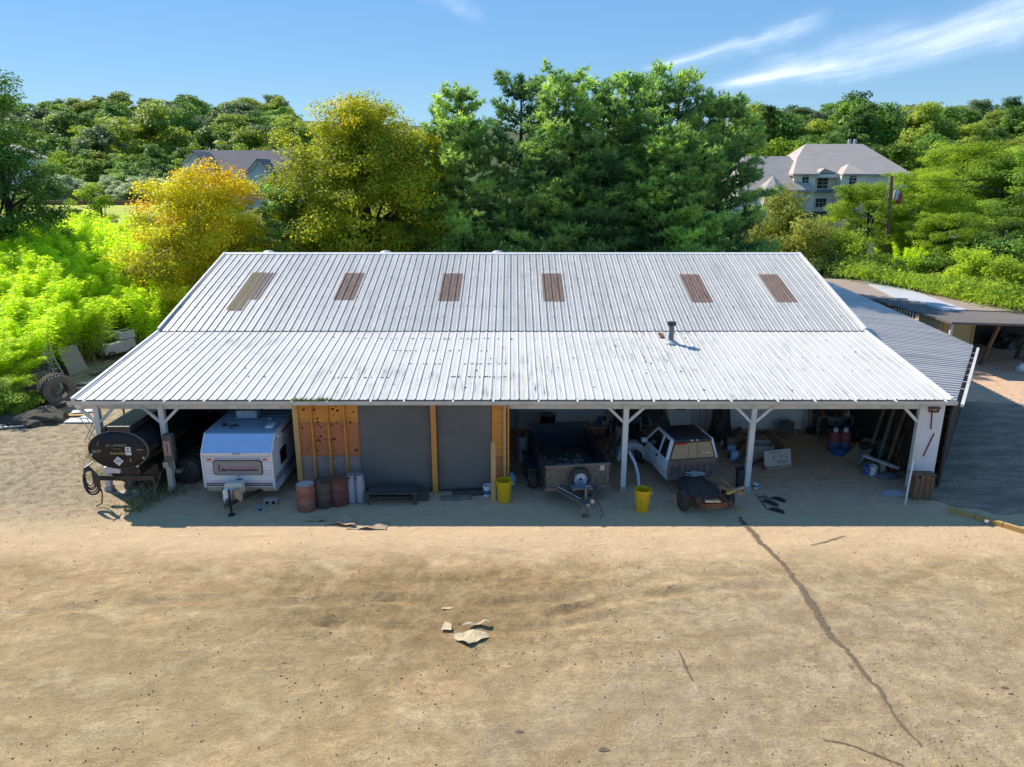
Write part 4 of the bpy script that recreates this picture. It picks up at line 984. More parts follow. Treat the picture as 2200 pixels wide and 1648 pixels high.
# --- dark tree at the left edge, slim leaning tree, cedar
cm, c = crown('crown', 61, 3.7, 3.9, 3.0, 16.6, 140, 280, .90, .10, L_DARK, spread=.2, top=.75, lump=.4)
q = dp(-8, 300, 52); tree_from('oak_tree', 'tall dark tree cut off by the left edge of the picture', q.x, 52, 0, 0, cm, limbs(8, c, 6, .30, 22).mesh('trunk', BARK))
cm, c = crown('crown', 62, 2.0, 2.0, 6.2, 10.6, 34, 120, .55, .10, L_LIME, spread=.2, lump=.4)
q = dp(205, 520, 66); tree_from('leaning_tree', 'slim tree with a bare leaning trunk and a small pale crown', q.x, 66, terrain(q.x, 66), 0, cm, limbs(9, c, 5.8, .16, 14, (1.0, .2)).mesh('trunk', BARK), .92)
cedar = crown('crown', 64, 1.4, 1.4, .2, 5.6, 70, 90, .5, .09, L_DARK, top=.25, spread=.15)
for px, py, Y, s, lb in ((130, 470, 60, 1.0, 'dark conical cedar left of the leaning trunk'), (168, 478, 59, .85, 'smaller dark cedar right beside the leaning trunk'), (85, 500, 56, 1.05, 'dark cedar below the tall dark tree at the left')):
    q = dp(px, py + 30, Y); tree_from('cedar_tree', lb, q.x, Y, terrain(q.x, Y), px, cedar[0], limbs(10, cedar[1], 2, .1, 4).mesh('trunk', BARK), s, 'dark cedars behind the bamboo')

# --- bamboo grove
def bamboo(name, seed, H):
    g = np.random.default_rng(seed); m = MB(); P_, D_, T_ = [], [], []
    for k in range(24):
        a = g.uniform(0, 6.283); r = 1.6 * math.sqrt(g.random()); b = np.array([r * math.cos(a), r * math.sin(a), 0]); h = H * g.uniform(.72, 1.05)
        ln = np.array([math.cos(a + g.normal() * .7), math.sin(a + g.normal() * .7), 0]) * g.uniform(.4, 1.6)
        pt = lambda s: b + ln * s * s * 1.1 + np.array([0, 0, h]) * (s - .10 * s ** 3)
        m.tube([pt(0), pt(.35), pt(.7), pt(1)], [.022, .02, .013, .004], 5, caps=False)
        for s in np.linspace(.15, 1.0, 30):
            n_ = 22 if s > .35 else 8; sp_r = .55 * (1.15 - s) + .16
            dv = unit(g.normal(size=(n_, 3)) * np.array([1, 1, .5])); P_.append(pt(s) + dv * sp_r * g.random((n_, 1)) ** .6 - np.array([0, 0, .1]))
            D_.append(dv * .8 + np.array([0, 0, -.35])); T_.append(np.full(n_, .30 + .42 * s) + g.normal(size=n_) * .10)
    P_, D_, T_ = np.concatenate(P_), np.concatenate(D_), np.concatenate(T_); n_ = len(P_)
    nr = np.cross(D_, g.normal(size=(n_, 3))) + np.array([0, 0, .9])
    V = leaf_quads(g, P_, nr, .125 * g.uniform(.7, 1.3, n_), .22, along=unit(D_))
    return quads_mesh(name, V, np.clip(T_, 0, 1), L_BAMB), m.mesh('culms', plain('bamboo culm', (.20, .24, .05), .5))
bam = [bamboo('foliage', 71, 6.0), bamboo('foliage', 72, 6.0), bamboo('foliage', 73, 6.0)]
bg_ = random.Random(2); nb_ = 0
for j in range(14):
    Y = 31.0 + j * 2.2
    for i in range(4 if j < 3 else 5):
        x = -25.6 - .6 * smooth((Y - 50) / 10) * 4 - i * 2.15 + bg_.uniform(-.5, .5) - (1.2 if j % 2 else 0); y = Y + bg_.uniform(-.7, .7)
        if x > -24.5: continue
        hh = (4.3 + 3.2 * smooth((Y - 32) / 26)) * bg_.uniform(.9, 1.1) * (.80 if i == 0 else 1) / 6.0
        if Y < 33: hh *= .8
        cm, tm = bam[nb_ % 3]; nb_ += 1
        t = thing('bamboo_clump', 'feathery bamboo clump %s of the grove, %s' % (('at the fence side', 'second in from the fence', 'in the middle', 'deep inside', 'at the far left')[i], ('beside the low bush', 'beside the tyres', 'just behind the tyres', 'by the ladder', 'a little behind the ladder', 'by the pale panel', 'by the grey panelled sheet', 'level with the cart shell', 'level with the barn wall', 'behind the cart shell', 'level with the orange tree', 'below the leaning tree', 'near the cedars', 'at the very back')[j]), 'bamboo', (x, y, 0), bg_.uniform(0, 6.28), 'bamboo grove on the left'); t.scale = (1.22, 1.22, hh)
        obj_from(cm, 'foliage', t); obj_from(tm, 'culms', t)
for px, py, Y, s, lb in ((330, 600, 43, .80, 'small bamboo clump tucked under the orange tree beside the barn roof'), (300, 655, 44, .7, 'low bamboo clump nearest the left roof edge'), (268, 520, 53, 1.25, 'tall bamboo plume at the back of the grove by the orange tree'), (1948, 590, 66, .75, 'single bright bamboo plume right of the utility pole')):
    q = dp(px, py, Y); cm, tm = bam[1]; t = thing('bamboo_clump', lb, 'bamboo', (q.x, Y, terrain(q.x, Y)), px, 'bamboo grove on the left' if px < 1000 else None); t.scale = (.9, .9, s); obj_from(cm, 'foliage', t); obj_from(tm, 'culms', t)

# --- shrubs and trees on the right
shr = {k: crown('foliage', 81 + i, 2.2, 2.2, .0, 3.6, 70, 170, .62, .082, mt, spread=.17, lump=.35) for i, (k, mt) in enumerate((('o', L_OLIV), ('l', L_LIME), ('m', L_MID), ('s', L_SILV), ('d', L_DARK)))}
stems = {k: limbs(12, shr[k][1], .8, .07, 8).mesh('stem', BARK) for k in shr}
def shrub(lb, px, py, Y, w, h, k, group=None, name='shrub', cat='shrub', z=None):
    q = dp(px, py, Y); z0 = terrain(q.x, Y) if z is None else z
    hh = (q.z - z0) if h is None else h
    t = tree_from(name, lb, q.x, Y, z0, (px * .37) % 6.28, shr[k][0], stems[k], (w / 4.6, w / 4.6, hh / 3.7), group, cat, 'foliage'); return t
tall = {k: crown('crown', 91 + i, 4.6, 4.4, 1.6, 12.0, 150, 280, .85, .095, mt, spread=.18, lump=.36, flat=.6) for i, (k, mt) in enumerate((('l', L_LIME), ('m', L_MID), ('o', L_OLIV)))}
tt = {k: limbs(14, tall[k][1], 3.6, .24, 18).mesh('trunk', BARK) for k in tall}
def tall_tree(lb, px, py, Y, w, k, group=None):
    q = dp(px, py, Y); z0 = terrain(q.x, Y); s = (q.z - z0) / 12.2
    return tree_from('broadleaf_tree', lb, q.x, Y, z0, (px * .53) % 6.28, tall[k][0], tt[k], (w / 9.6, w / 9.6, s), group)
tall_tree('bright lime green tree left of the utility pole', 1880, 372, 74, 9.0, 'l')
tall_tree('pale green tree directly behind the utility pole transformer', 1985, 345, 78, 9.5, 'l')
tall_tree('tall broad green tree at the right edge above the pole', 2110, 282, 86, 14, 'l')
tall_tree('green tree cut off by the right edge of the picture', 2190, 300, 80, 12, 'm')
tall_tree('dark green tree low behind the flat shed at the right edge', 2175, 420, 66, 9, 'm')
tall_tree('lower lime tree right of the utility pole', 2040, 440, 68, 8, 'l')
shrub('tall olive shrub in front of the mansion turret', 1700, 405, 72, 7.0, None, 'o')
shrub('round olive shrub above the barn roof corner', 1740, 470, 62, 7.5, None, 'o')
shrub('olive bush at the foot of the mansion lawn', 1640, 470, 78, 6.0, None, 'o')
shrub('dark shrub low behind the right roof corner', 1790, 545, 58, 5.0, None, 'd')
shrub('lime shrub right of the barn ridge', 1830, 500, 60, 5.5, None, 'l')
shrub('green bush between the barn corner and the pole', 1850, 560, 57, 4.5, None, 'm')
shrub('dark shrub in the shade behind the pole', 1960, 500, 77, 7.0, None, 'd')
shrub('dark bush at the far right behind the vines', 2160, 500, 62, 8.0, None, 'd')
shrub('lime bush leaning over the flat shed at the right', 2120, 540, 58.5, 6.0, None, 'l')
shrub('mid green bush right of the bamboo plume', 2030, 540, 64, 6.0, None, 'm')
shrub('dark shrub filling the gap beside the bamboo plume', 1910, 545, 63, 5.0, None, 'd')
shrub('large lime bush hanging over the shed at the right edge', 2190, 560, 56, 5.0, None, 'l')
shrub('low yellow shrub at the left end of the shed vines', 1990, 590, 58, 3.2, None, 'l')
# vines and tall grass creeping over the back of the flat shed
g = np.random.default_rng(5); n_ = 9000; u = g.random(n_)
edge = np.array([gp(1860 + 360 * k, 604 + 64 * k ** 1.15, 2.9)[:] for k in np.linspace(0, 1.1, 60)])
base = edge[np.minimum(59, (u * 59).astype(int))] + np.stack([g.normal(size=n_) * .5, np.abs(g.normal(size=n_)) * 2.0 - .5, np.abs(g.normal(size=n_)) * .40], axis=1)
base[:, 2] += .25 * np.sin(base[:, 0] * 1.3) + .2
me = quads_mesh('vine_mat', leaf_quads(g, base, g.normal(size=(n_, 3)) * .6 + np.array([0, -.3, 1.]), .11 * g.uniform(.6, 1.3, n_)), np.clip(.40 + .5 * nz3(base * .45, 2.0) + g.normal(size=n_) * .16, 0, 1), L_LIME)
o = obj_from(me, 'vines'); tag(o, 'yellow green vines creeping over the back edge of the flat shed', 'vines', kind='stuff')
n_ = 2200; u = g.random(n_); base = edge[np.minimum(59, (u * 59).astype(int))] + np.stack([g.normal(size=n_) * .8, np.abs(g.normal(size=n_)) * 1.5 + 1.2, g.random(n_) * .3], axis=1)
dirs = unit(np.stack([g.normal(size=n_) * .5, g.normal(size=n_) * .5 - .2, np.ones(n_)], axis=1)); h_ = g.uniform(.3, 1.1, n_)[:, None]; sd = unit(np.cross(dirs, g.normal(size=(n_, 3)))) * .03
me = quads_mesh('tall_grass', np.stack([base - sd, base + sd, base + dirs * h_], axis=1), np.clip(.6 + g.normal(size=n_) * .25, 0, 1), L_MID, 3)
o = obj_from(me, 'tall_grass'); tag(o, 'tall pale grass behind the flat shed', 'grass', kind='stuff')

# --- middle distance on the left: hedgerow trees and silvery shrubs
mids = [crown('crown', 101 + i, 4.6, 4.4, .8, 10.5, 60, 90, 1.15, .26, mt, spread=.18, lump=.3) for i, mt in enumerate((L_MID, L_LIME, L_FAR1, L_OLIV, L_SILV))]
mtr = [limbs(20 + i, m_[1], 3, .22, 8).mesh('trunk', BARK) for i, m_ in enumerate(mids)]
mg = random.Random(8); LAB = ['mid green hedgerow tree beyond the lawn on the left', 'yellow green hedgerow tree beyond the lawn on the left', 'dark green hedgerow tree beyond the lawn on the left', 'olive hedgerow tree beyond the lawn on the left', 'silvery shrub along the back of the lawn on the left']
def mid_tree(px, py, Y, w, v, lb=None, grp='hedgerow beyond the lawn'):
    q = dp(px, py, Y); z0 = terrain(q.x, Y); s = max(.25, (q.z - z0) / 10.8)
    tree_from('hedgerow_tree' if v != 4 else 'silvery_shrub', lb or LAB[v], q.x, Y, z0, mg.uniform(0, 6.28), mids[v][0], mtr[v], (w / 9.4, w / 9.4, s), grp if v != 4 else 'silvery shrubs by the lawn', 'tree' if v != 4 else 'shrub')
for k in range(18):     # silvery shrubs at the back of the lawn
    mid_tree(70 + k * 17 + mg.uniform(-6, 6), 388 + mg.uniform(-14, 14), 134 + mg.uniform(-3, 8), mg.uniform(4.5, 7), 4)
for k in range(16):
    mid_tree(40 + k * 30 + mg.uniform(-8, 8), 350 + mg.uniform(-16, 12), 146 + mg.uniform(0, 12), mg.uniform(7, 10), mg.choice((0, 1, 1, 0, 2)))
for k in range(20):
    mid_tree(30 + k * 31 + mg.uniform(-9, 9), 312 + mg.uniform(-10, 14), 168 + mg.uniform(0, 18), mg.uniform(8, 12), mg.choice((0, 1, 3, 2, 2)))
# --- right middle distance behind the mansion
for k, (px, py, v, lb) in enumerate(((1700, 290, 1, 'yellowish tree behind the mansion wing'), (1655, 300, 0, 'green tree between the pines and the mansion roof'), (1780, 285, 2, 'dark tree behind the mansion ridge'), (1930, 300, 0, 'green tree right of the mansion roof'), (1985, 285, 2, 'dark green tree right of the mansion'), (1600, 320, 2, 'dark tree behind the mansion garage'))):
    mid_tree(px, py, 138 + k * 2, 11, v, lb, 'trees behind the mansion')
q = dp(1655, 232, 150); spruce = pine('crown', 77, 16, 3.2, L_DARK, z0=.05, dens=.6, needle=.5)
tree_from('spruce_tree', 'dark pointed spruce standing above the trees left of the mansion', q.x, 150, terrain(q.x, 150), 0, spruce[0], spruce[1], ((q.z - terrain(q.x, 150)) / 16.0,) * 3)
q = dp(1858, 222, 190); cm, c = crown('crown', 78, 6, 6, 2, 24, 120, 80, 1.7, .4, L_DARK, spread=.15, lump=.3)
s = (q.z - terrain(q.x, 190)) / 24.2
tree_from('tall_tree', 'dark round-topped tree standing above the wooded ridge right of the mansion', q.x, 190, terrain(q.x, 190), 0, cm, limbs(30, c, 8, .4, 10).mesh('trunk', BARK), (s * .95, s * .95, s))

# --- the wooded hillside
fars = [crown('crown', 111 + i, 5.4, 5.2, .3, 11.5, 80, 120, 1.4, .29, mt, spread=.15, lump=.25, shell=.5) for i, mt in enumerate((L_FAR1, L_FAR2, L_FAR3, L_FAR1, L_FAR3, L_FAR2))]
ftr = [limbs(40 + i, m_[1], 4, .25, 4).mesh('trunk', BARK) for i, m_ in enumerate(fars)]
FL = {0: 'dark green', 1: 'yellow green', 2: 'grey green', 3: 'dark green', 4: 'grey green', 5: 'yellow green'}
fg = random.Random(12); nf = 0
rows = [195, 222, 250, 280, 312, 346, 382, 420]
for r_i, Y in enumerate(rows):
    step = 9.5 + r_i * .6; W = Y * .80
    x = -W
    while x < W:
        x += step * fg.uniform(.75, 1.3); px = 1100 + x / (Y * .9613) * FPX
        if 640 < px < 1590 or px < -60 or px > 2270 or nf >= 298: continue
        if r_i in (2, 4) and fg.random() < .25: continue
        y = Y + fg.uniform(-9, 9); v = fg.choice((0, 0, 3, 1, 2, 4, 5) if x < 0 else (0, 0, 3, 3, 1, 5, 2)); s = fg.uniform(1.0, 1.5)
        side_ = 'left' if x < 0 else 'right'
        t = thing('hillside_tree', '%s tree %s of the far %s hillside' % (FL[v], ('at the foot', 'low on the slope', 'low on the slope', 'half way up the slope', 'half way up the slope', 'high on the slope', 'just below the ridge', 'on the ridge line')[r_i], side_), 'tree', (x, y, terrain(x, y) - .6), fg.uniform(0, 6.28), 'trees of the far %s hillside' % side_); t.scale = (s * 1.12, s * 1.12, s * fg.uniform(.85, 1.2))
        obj_from(fars[v][0], 'crown', t); obj_from(ftr[v], 'trunk', t); nf += 1
print('far trees', nf)
# ================================================================ things under the roof
def wheel(name, parent, loc, r, w, axis='X', rim_mat=None, rz=0.0, tread=True):
    """tyre and rim as separate pieces; axis of the axle"""
    M = Matrix.Translation(loc) @ Matrix.Rotation(rz, 4, 'Z') @ (Matrix.Rotation(R(90), 4, 'Y') if axis == 'X' else Matrix.Rotation(R(90), 4, 'X'))
    wl_ = MB().lathe([(r * .62, -w * .42), (r * .80, -w * .5), (r * .95, -w * .46), (r, -w * .32), (r, w * .32), (r * .95, w * .46), (r * .80, w * .5), (r * .62, w * .42), (r * .60, 0), (r * .62, -w * .42)], 28, M=M, cap0=False, cap1=False)
    if tread:
        for k in range(28):
            a = k * 2 * math.pi / 28
            wl_.box((0, 0, 0), (.02, r * .09, w * .6), M @ Matrix.Rotation(a, 4, 'Z') @ Matrix.Translation((r * 1.0, 0, 0)))
    tyre = wl_.build(name, RUBBER, parent, smooth_sh=True)
    if rim_mat:
        rm = MB().lathe([(r * .61, -w * .40), (r * .55, -w * .34), (r * .50, -w * .20), (r * .30, -w * .22), (r * .16, -w * .30), (0, -w * .31)], 24, M=M, cap0=False, cap1=False)
        rm.lathe([(r * .61, w * .40), (r * .50, w * .2), (r * .16, w * .30), (0, w * .31)], 24, M=M, cap0=False, cap1=False)
        ri = rm.build('rim', rim_mat, tyre, smooth_sh=True)
        hm = MB()
        for k in range(8):
            a = k * 2 * math.pi / 8
            for sg in (-1, 1): hm.lathe([(r * .055, 0), (r * .05, .012 * -sg)], 8, M=M @ Matrix.Translation((r * .40 * math.cos(a), r * .40 * math.sin(a), sg * w * .235)))
        hm.lathe([(r * .14, 0), (r * .12, .01)], 12, M=M @ Matrix.Translation((0, 0, -w * .325))); hm.lathe([(r * .14, 0), (r * .12, .01)], 12, M=M @ Matrix.Translation((0, 0, w * .325)))
        hm.build('bolt_holes', INK, tyre)
    return tyre

# ---------------- black fuel tank truck in the left bay
tk = thing('tank_truck', 'black oval fuel tank truck backed under the left end of the roof', 'tank truck', (-12.42, 21.0, 0))
TM = Matrix.Translation((0, 0, 1.80)) @ Matrix.Rotation(R(-90), 4, 'X')
MB().lathe([(1, 0.0), (1, 6.4)], 40, M=TM, sx=.92, sy=.62).build('tank', BLACK_GLOSS, tk, smooth_sh=True)
end = MB().lathe([(0.02, -.11), (.45, -.095), (.80, -.055), (.95, -.02), (1.0, 0.01)], 40, M=TM, sx=.915, sy=.615, cap1=False).build('end_cap', BLACK_GLOSS, tk, smooth_sh=True)
MB().lathe([(1.0, -.02), (1.035, -.02), (1.035, .05), (1.0, .05)], 40, M=TM, sx=.92, sy=.62, cap0=False, cap1=False).build('rim_band', plain('worn band', (.14, .13, .11), .5), tk, smooth_sh=True)
# catwalk box and rails on the top
m = MB(); m.box((.10, .75, 2.48), (.72, 1.5, .20)); m.build('catwalk_box', BLACK_STEEL, tk, bevel=.015)
MB().box((.10, 3.6, 2.47), (.72, 4.1, .12)).build('catwalk', BLACK_STEEL, tk)
m = MB(); m.bar((-.42, .05, 2.42), (-.42, 6.2, 2.42), .14, .14); m.build('side_rail', BLACK_STEEL, tk)
m = MB(); m.bar((-.24, .4, 2.50), (-.24, 5.5, 2.50), .07, .02); m.build('walk_strip', plain('pale plank', (.60, .50, .33), .8), tk)
MB().bar((-.62, -.07, 1.98), (-.42, .05, 2.36), .06, .03).build('hand_strap', plain('grey strap', (.16, .18, .19), .6), tk)
fm = Matrix.Translation
text_mesh('J.B. LAMBERT', .115, CREAM_INK, 'lettering', .003, tk, fm((.02, -.112, 1.99)) @ FACE_CAM)
text_mesh('& SONS', .07, CREAM_INK, 'lettering', .003, tk, fm((.02, -.125, 1.88)) @ FACE_CAM)
text_mesh('944-9400', .13, YELLOW_INK, 'lettering', .003, tk, fm((.04, -.125, 1.72)) @ FACE_CAM)
MB().box((.36, -.105, 1.80), (.17, .012, .27)).build('white_notice', WHITE_PAINT, tk)
m = MB(); m.box((.36, -.113, 1.87), (.08, .004, .045)); m.box((.36, -.113, 1.78), (.13, .004, .025)); m.build('notice_print', INK, tk)
pl = MB().box((.02, -.13, 1.47), (.23, .012, .23), Matrix.Rotation(R(45), 4, 'Y')).build('placard', plain('white placard', (.72, .66, .68), .5, dirt=.2), tk)
text_mesh('1993', .095, INK, 'placard_number', .002, pl, fm((.02, -.138, 1.47)) @ FACE_CAM)
m = MB(); m.box((-.62, -.075, 1.78), (.34, .012, .10), Matrix.Rotation(R(-6), 4, 'Y')); m.build('tan_band', plain('patchy tan band', (.30, .22, .13), .7, dirt=.8, dirt_col=(.03, .03, .03), scale=9), tk)  # patchy tan band across the end cap
MB().box((.66, -.065, 1.83), (.30, .012, .035), Matrix.Rotation(R(-2), 4, 'Y')).build('tan_band', MATS['patchy tan band'], tk)
MB().tube([(.40, -.12, 1.56), (.42, -.13, 1.46)], .016, 6).build('small_valve', YELLOW_INK, tk)
for x, z in ((.78, 1.55), (-.85, 1.66), (.55, 1.26)):
    MB().lathe([(.04, 0), (.035, .03), (0, .035)], 10, M=fm((x, -.03, z)) @ Matrix.Rotation(R(90), 4, 'X')).build('marker_lamp', plain('pale lens', (.6, .55, .42), .3), tk)
# chassis, bumper, wheels
m = MB()
for x in (-.42, .42): m.bar((x, .2, .95), (x, 6.4, .95), .10, .22)
m.build('frame_rail', BLACK_STEEL, tk)
MB().box((-.36, .10, 1.08), (.52, .10, .20)).build('bumper_plate', WHITE_PAINT, tk)
MB().box((0, 3.4, .70), (1.5, 5.2, .62)).build('undercarriage_block', BLACK_STEEL, tk)  # solid undercarriage block, added to keep light from under the tank
MB().box((0, .18, .78), (1.9, .12, .16)).build('rear_bumper', BLACK_STEEL, tk)
for x in (-.78, .78):
    for y in (1.7, 5.2): wheel('wheel', tk, (x, y, .48), .48, .27, 'X', STEEL)
# hoses looped over a hook at the left
hose = thing('hose_coil', 'coiled brown hoses hanging from the left of the black tank', 'hose', (-13.32, 20.72, 0))
hr_ = random.Random(3)
for k in range(6):
    w, d, top = .14 + .025 * k, .62 + .09 * hr_.random() + .04 * k, 1.35 - .02 * k
    pts = [(w * math.sin(a) * (1 if a < math.pi else 1) + .02 * k, -.015 * k + .02 * math.sin(3 * a), top - d * .5 * (1 - math.cos(a))) for a in [i * 2 * math.pi / 22 for i in range(23)]]
    MB().tube(pts, .022, 7).build('loop', plain('brown hose', (.075, .048, .04), .6) if k % 2 else BLACK_STEEL, hose, smooth_sh=True)
MB().bar((0, .35, 1.38), (0, -.12, 1.36), .03).build('hook', STEEL, hose)
MB().tube([(.25, -.02, .95), (.36, -.05, .45), (.30, -.06, .12), (.14, -.1, .04)], .022, 7).build('loose_end', BLACK_STEEL, hose, smooth_sh=True)
# pail hanging under the tank
def pail(name, label, cat, loc, r, h, mat, handle=True, open_top=True, group=None, inner=None, rim=None, n=20, taper=.86):
    t = thing(name, label, cat, loc, 0, group)
    body = MB().lathe([(r * taper, 0), (r, h), (r * 1.05, h), (r * 1.05, h - .03), (r * .96, h - .01), (r * taper * .95, .03)], n, cap1=True); body.build('shell', mat, t, smooth_sh=True)
    if handle:
        MB().tube([(-r * 1.04, 0, h - .05), (-r * .8, -r * .75, h - .14), (0, -r * 1.1, h - .2), (r * .8, -r * .75, h - .14), (r * 1.04, 0, h - .05)], .008, 5).build('bail_handle', STEEL, t)
    return t
q = gp(285, 1042); pail('pail', 'grey pail standing in the dark under the black tank', 'pail', (q.x, q.y, 0), .15, .34, plain('dull grey plastic', (.15, .17, .15), .6))

# ---------------- power box on the second post
eb = thing('meter_box', 'grey electrical box with a pink label on the second post', 'electrical box', (-11.18, 21.80, 0))
MB().box((.03, -.11, 1.62), (.30, .24, .92)).build('cabinet', plain('grey cabinet', (.115, .115, .11), .5), eb, bevel=.012)
MB().box((.01, -.236, 1.63), (.20, .008, .50)).build('label_plate', plain('pink label', (.52, .36, .31), .6, dirt=.2), eb)
m = MB(); m.box((.01, -.243, 1.63), (.05, .004, .32)); m.box((.01, -.243, 1.85), (.05, .004, .03)); m.box((.01, -.243, 1.42), (.11, .004, .03)); m.build('label_print', RED_PAINT, eb)
MB().box((-.14, -.13, 1.02), (.19, .12, .20)).build('junction_box', GALV, eb, bevel=.008)
MB().tube([(.1, -.1, 1.18), (.12, -.12, .9), (-.04, -.08, .6)], .014, 6).build('conduit', GALV, eb)

# dark plastic tank with gadget beside the camper
pt = thing('plastic_tank', 'dark ribbed plastic tank lying between the post and the camper', 'tank', gp(402, 1040).to_tuple()[:2] + (0,))
MB().lathe([(0, -.02), (.40, 0), (.46, .05), (.46, 1.35), (.40, 1.4), (0, 1.42)], 24, M=fm((.05, -.05, .47)) @ Matrix.Rotation(R(-90), 4, 'X'), cap0=False, cap1=False).build('body', DARK_PLASTIC, pt, smooth_sh=True)
for y in (.15, .5, .85, 1.2): MB().lathe([(.465, -.03), (.49, -.01), (.49, .02), (.465, .04)], 24, M=fm((.05, y, .47)) @ Matrix.Rotation(R(-90), 4, 'X'), cap0=False, cap1=False).build('rib', DARK_PLASTIC, pt, smooth_sh=True)
MB().box((-.22, -.25, .62), (.50, .22, .12)).build('tray', plain('grey steel tray', (.20, .21, .23), .5), pt, bevel=.01)
MB().tube([(-.24, -.26, .68), (-.25, -.25, .96)], [.05, .035], 8).build('yellow_handle', plain('bright yellow grip', (.62, .60, .06), .5), pt)
MB().tube([(.2, -.12, .5), (.1, -.2, .9), (-.1, -.22, .8)], .018, 6).build('cable', BLACK_STEEL, pt)

# ---------------- white camper
CX = -8.69; CW = 1.11
cp = thing('camper_trailer', 'small white travel trailer with blue-tinted roof parked beside the plywood', 'camper', (CX, 20.95, 0))
CAMP = plain('white camper aluminium', (.74, .73, .76), .4, dirt=.3, dirt_col=(.40, .38, .37), scale=1.6, stretch=(1, 1, 3))
CROOF = plain('blue camper roof', (.30, .42, .56), .35, dirt=.5, dirt_col=(.16, .22, .28), scale=2.0, stretch=(.4, 2.5, 1))
CCREAM = plain('cream skirt', (.62, .58, .48), .5, dirt=.4, dirt_col=(.4, .35, .27), scale=2, stretch=(1, 1, 4))
prof = [(.22, .32), (0, .55), (0, 1.70), (.42, 2.20), (5.3, 2.28), (5.5, 1.9), (5.5, .4), (5.2, .32)]          # (y, z)
def side_prism(m, poly, x0, x1, mi=0): return m.prism(poly, x0, x1, mi, Matrix(((0, 1, 0, 0), (1, 0, 0, 0), (0, 0, 1, 0), (0, 0, 0, 1))))
side_prism(MB(), prof, -CW, CW).build('body', CAMP, cp, bevel=.02)
MB().sheet([(-CW + .03, .0, 1.72), (CW - .03, .0, 1.72), (CW - .03, .40, 2.205), (-CW + .03, .40, 2.205)], -.012).build('nose_panel', plain('sky reflection blue', (.36, .57, .86), .3, dirt=.2, dirt_col=(.25, .4, .65)), cp)  # blue sky reflection painted into the nose colour
MB().box((0, 2.92, 2.255), (2 * CW - .10, 4.9, .02), Matrix.Rotation(R(.93), 4, 'X')).build('roof_skin', CROOF, cp)
for k in range(16):
    y = .62 + k * .29; MB().box((0, y, 2.221 + (y - .42) * .0164 + .022), (2 * CW - .12, .02, .016)).build('roof_seam', CROOF, cp)
MB().box((0, -.012, 1.69), (2 * CW + .02, .05, .07)).build('nose_moulding', WHITE_PAINT, cp, bevel=.012)
MB().box((.0, -.02, 1.70), (.26, .06, .035)).build('nose_badge', plain('grey badge', (.35, .34, .30), .5), cp)
for s in (-1, 1):
    MB().box((s * CW, -.012, 1.12), (.04, .045, 1.14)).build('corner_moulding', WHITE_PAINT, cp)
    MB().bar((s * CW, -.005, 1.70), (s * CW, .42, 2.21), .045, .045).build('corner_moulding', WHITE_PAINT, cp)
    MB().bar((s * CW, .42, 2.225), (s * CW, 5.3, 2.30), .05, .04).build('roof_edge', plain('roof edge trim', (.42, .47, .55), .5), cp)
    MB().box((s * .88, -.03, 1.50), (.13, .03, .05)).build('marker_lamp', ORANGE_LENS, cp)
# faint siding seams, window with mountain print
for z in (.70, .78, 1.02, 1.12, 1.42, 1.60): MB().box((0, -.004, z), (2 * CW - .1, .012, .008)).build('siding_seam', plain('seam grey', (.40, .39, .42), .6), cp)
fr = MB(); w, h, r = .78, .25, .09
rr = [(sx * (w - r) + r * math.cos(a), sz * (h - r) + r * math.sin(a)) for sx, sz, a0 in ((1, 1, 0), (-1, 1, 90), (-1, -1, 180), (1, -1, 270)) for a in [R(a0 + k * 22.5) for k in range(5)]]
fr.prism(rr, -.03, 0.01); win = fr.build('window', INK, cp, loc=(0, 0, 1.22))
gl = MB(); gl.prism([(x * .965, z * .92) for x, z in rr], -.04, -.02); gl.build('pane', plain('frosted rock guard', (.30, .285, .26), .35, dirt=.5, dirt_col=(.20, .19, .18), scale=14), win)
PK, PUR = plain('faded pink print', (.44, .18, .30), .6, dirt=.3), plain('dark purple print', (.075, .05, .07), .6, dirt=.2)
for x0, x1, z0, z1, mt in ((-.28, .62, -.02, .045, PK), (-.28, .66, -.10, -.045, PUR)):
    m = MB(); m.prism([(x0, z0), (x1 - .03, z0), (x1, z1), (x0 - .04, z1)], -.046, -.038); m.build('window_stripe', mt, win)
m = MB(); m.prism([(-.56, -.11), (-.30, -.11), (-.37, -.02), (-.41, -.055), (-.45, .005), (-.50, -.05)], -.048, -.038); m.build('mountain_print', PUR, win)
m = MB(); m.prism([(-.62, -.11), (-.575, -.11), (-.55, .11), (-.59, .12)], -.048, -.038); m.build('print_edge', PUR, win)
m = MB(); m.prism([(-.53, -.02), (-.40, -.01), (-.44, .08), (-.50, .10)], -.045, -.037); m.build('sunset_print', PK, win)
MB().box((0, -.03, 1.52), (1.46, .05, .02)).build('window_hinge', GALV, cp)
MB().box((0, -.01, .80), (.17, .012, .09)).build('maker_plate', plain('grey print', (.20, .20, .24), .6), cp)
MB().box((0, -.01, .915), (.07, .012, .02)).build('maker_plate', MATS['grey print'], cp)
MB().box((0, -.008, .685), (2 * CW - .12, .02, .035)).build('stripe', plain('maroon stripe', (.22, .05, .10), .5, dirt=.2), cp)
MB().box((0, -.008, .615), (2 * CW - .12, .02, .05)).build('stripe', plain('slate stripe', (.09, .11, .13), .5, dirt=.2), cp)
MB().sheet([(-CW + .01, .0, .56), (CW - .01, .0, .56), (CW - .06, .215, .325), (-CW + .06, .215, .325)], .012).build('skirt', CCREAM, cp)
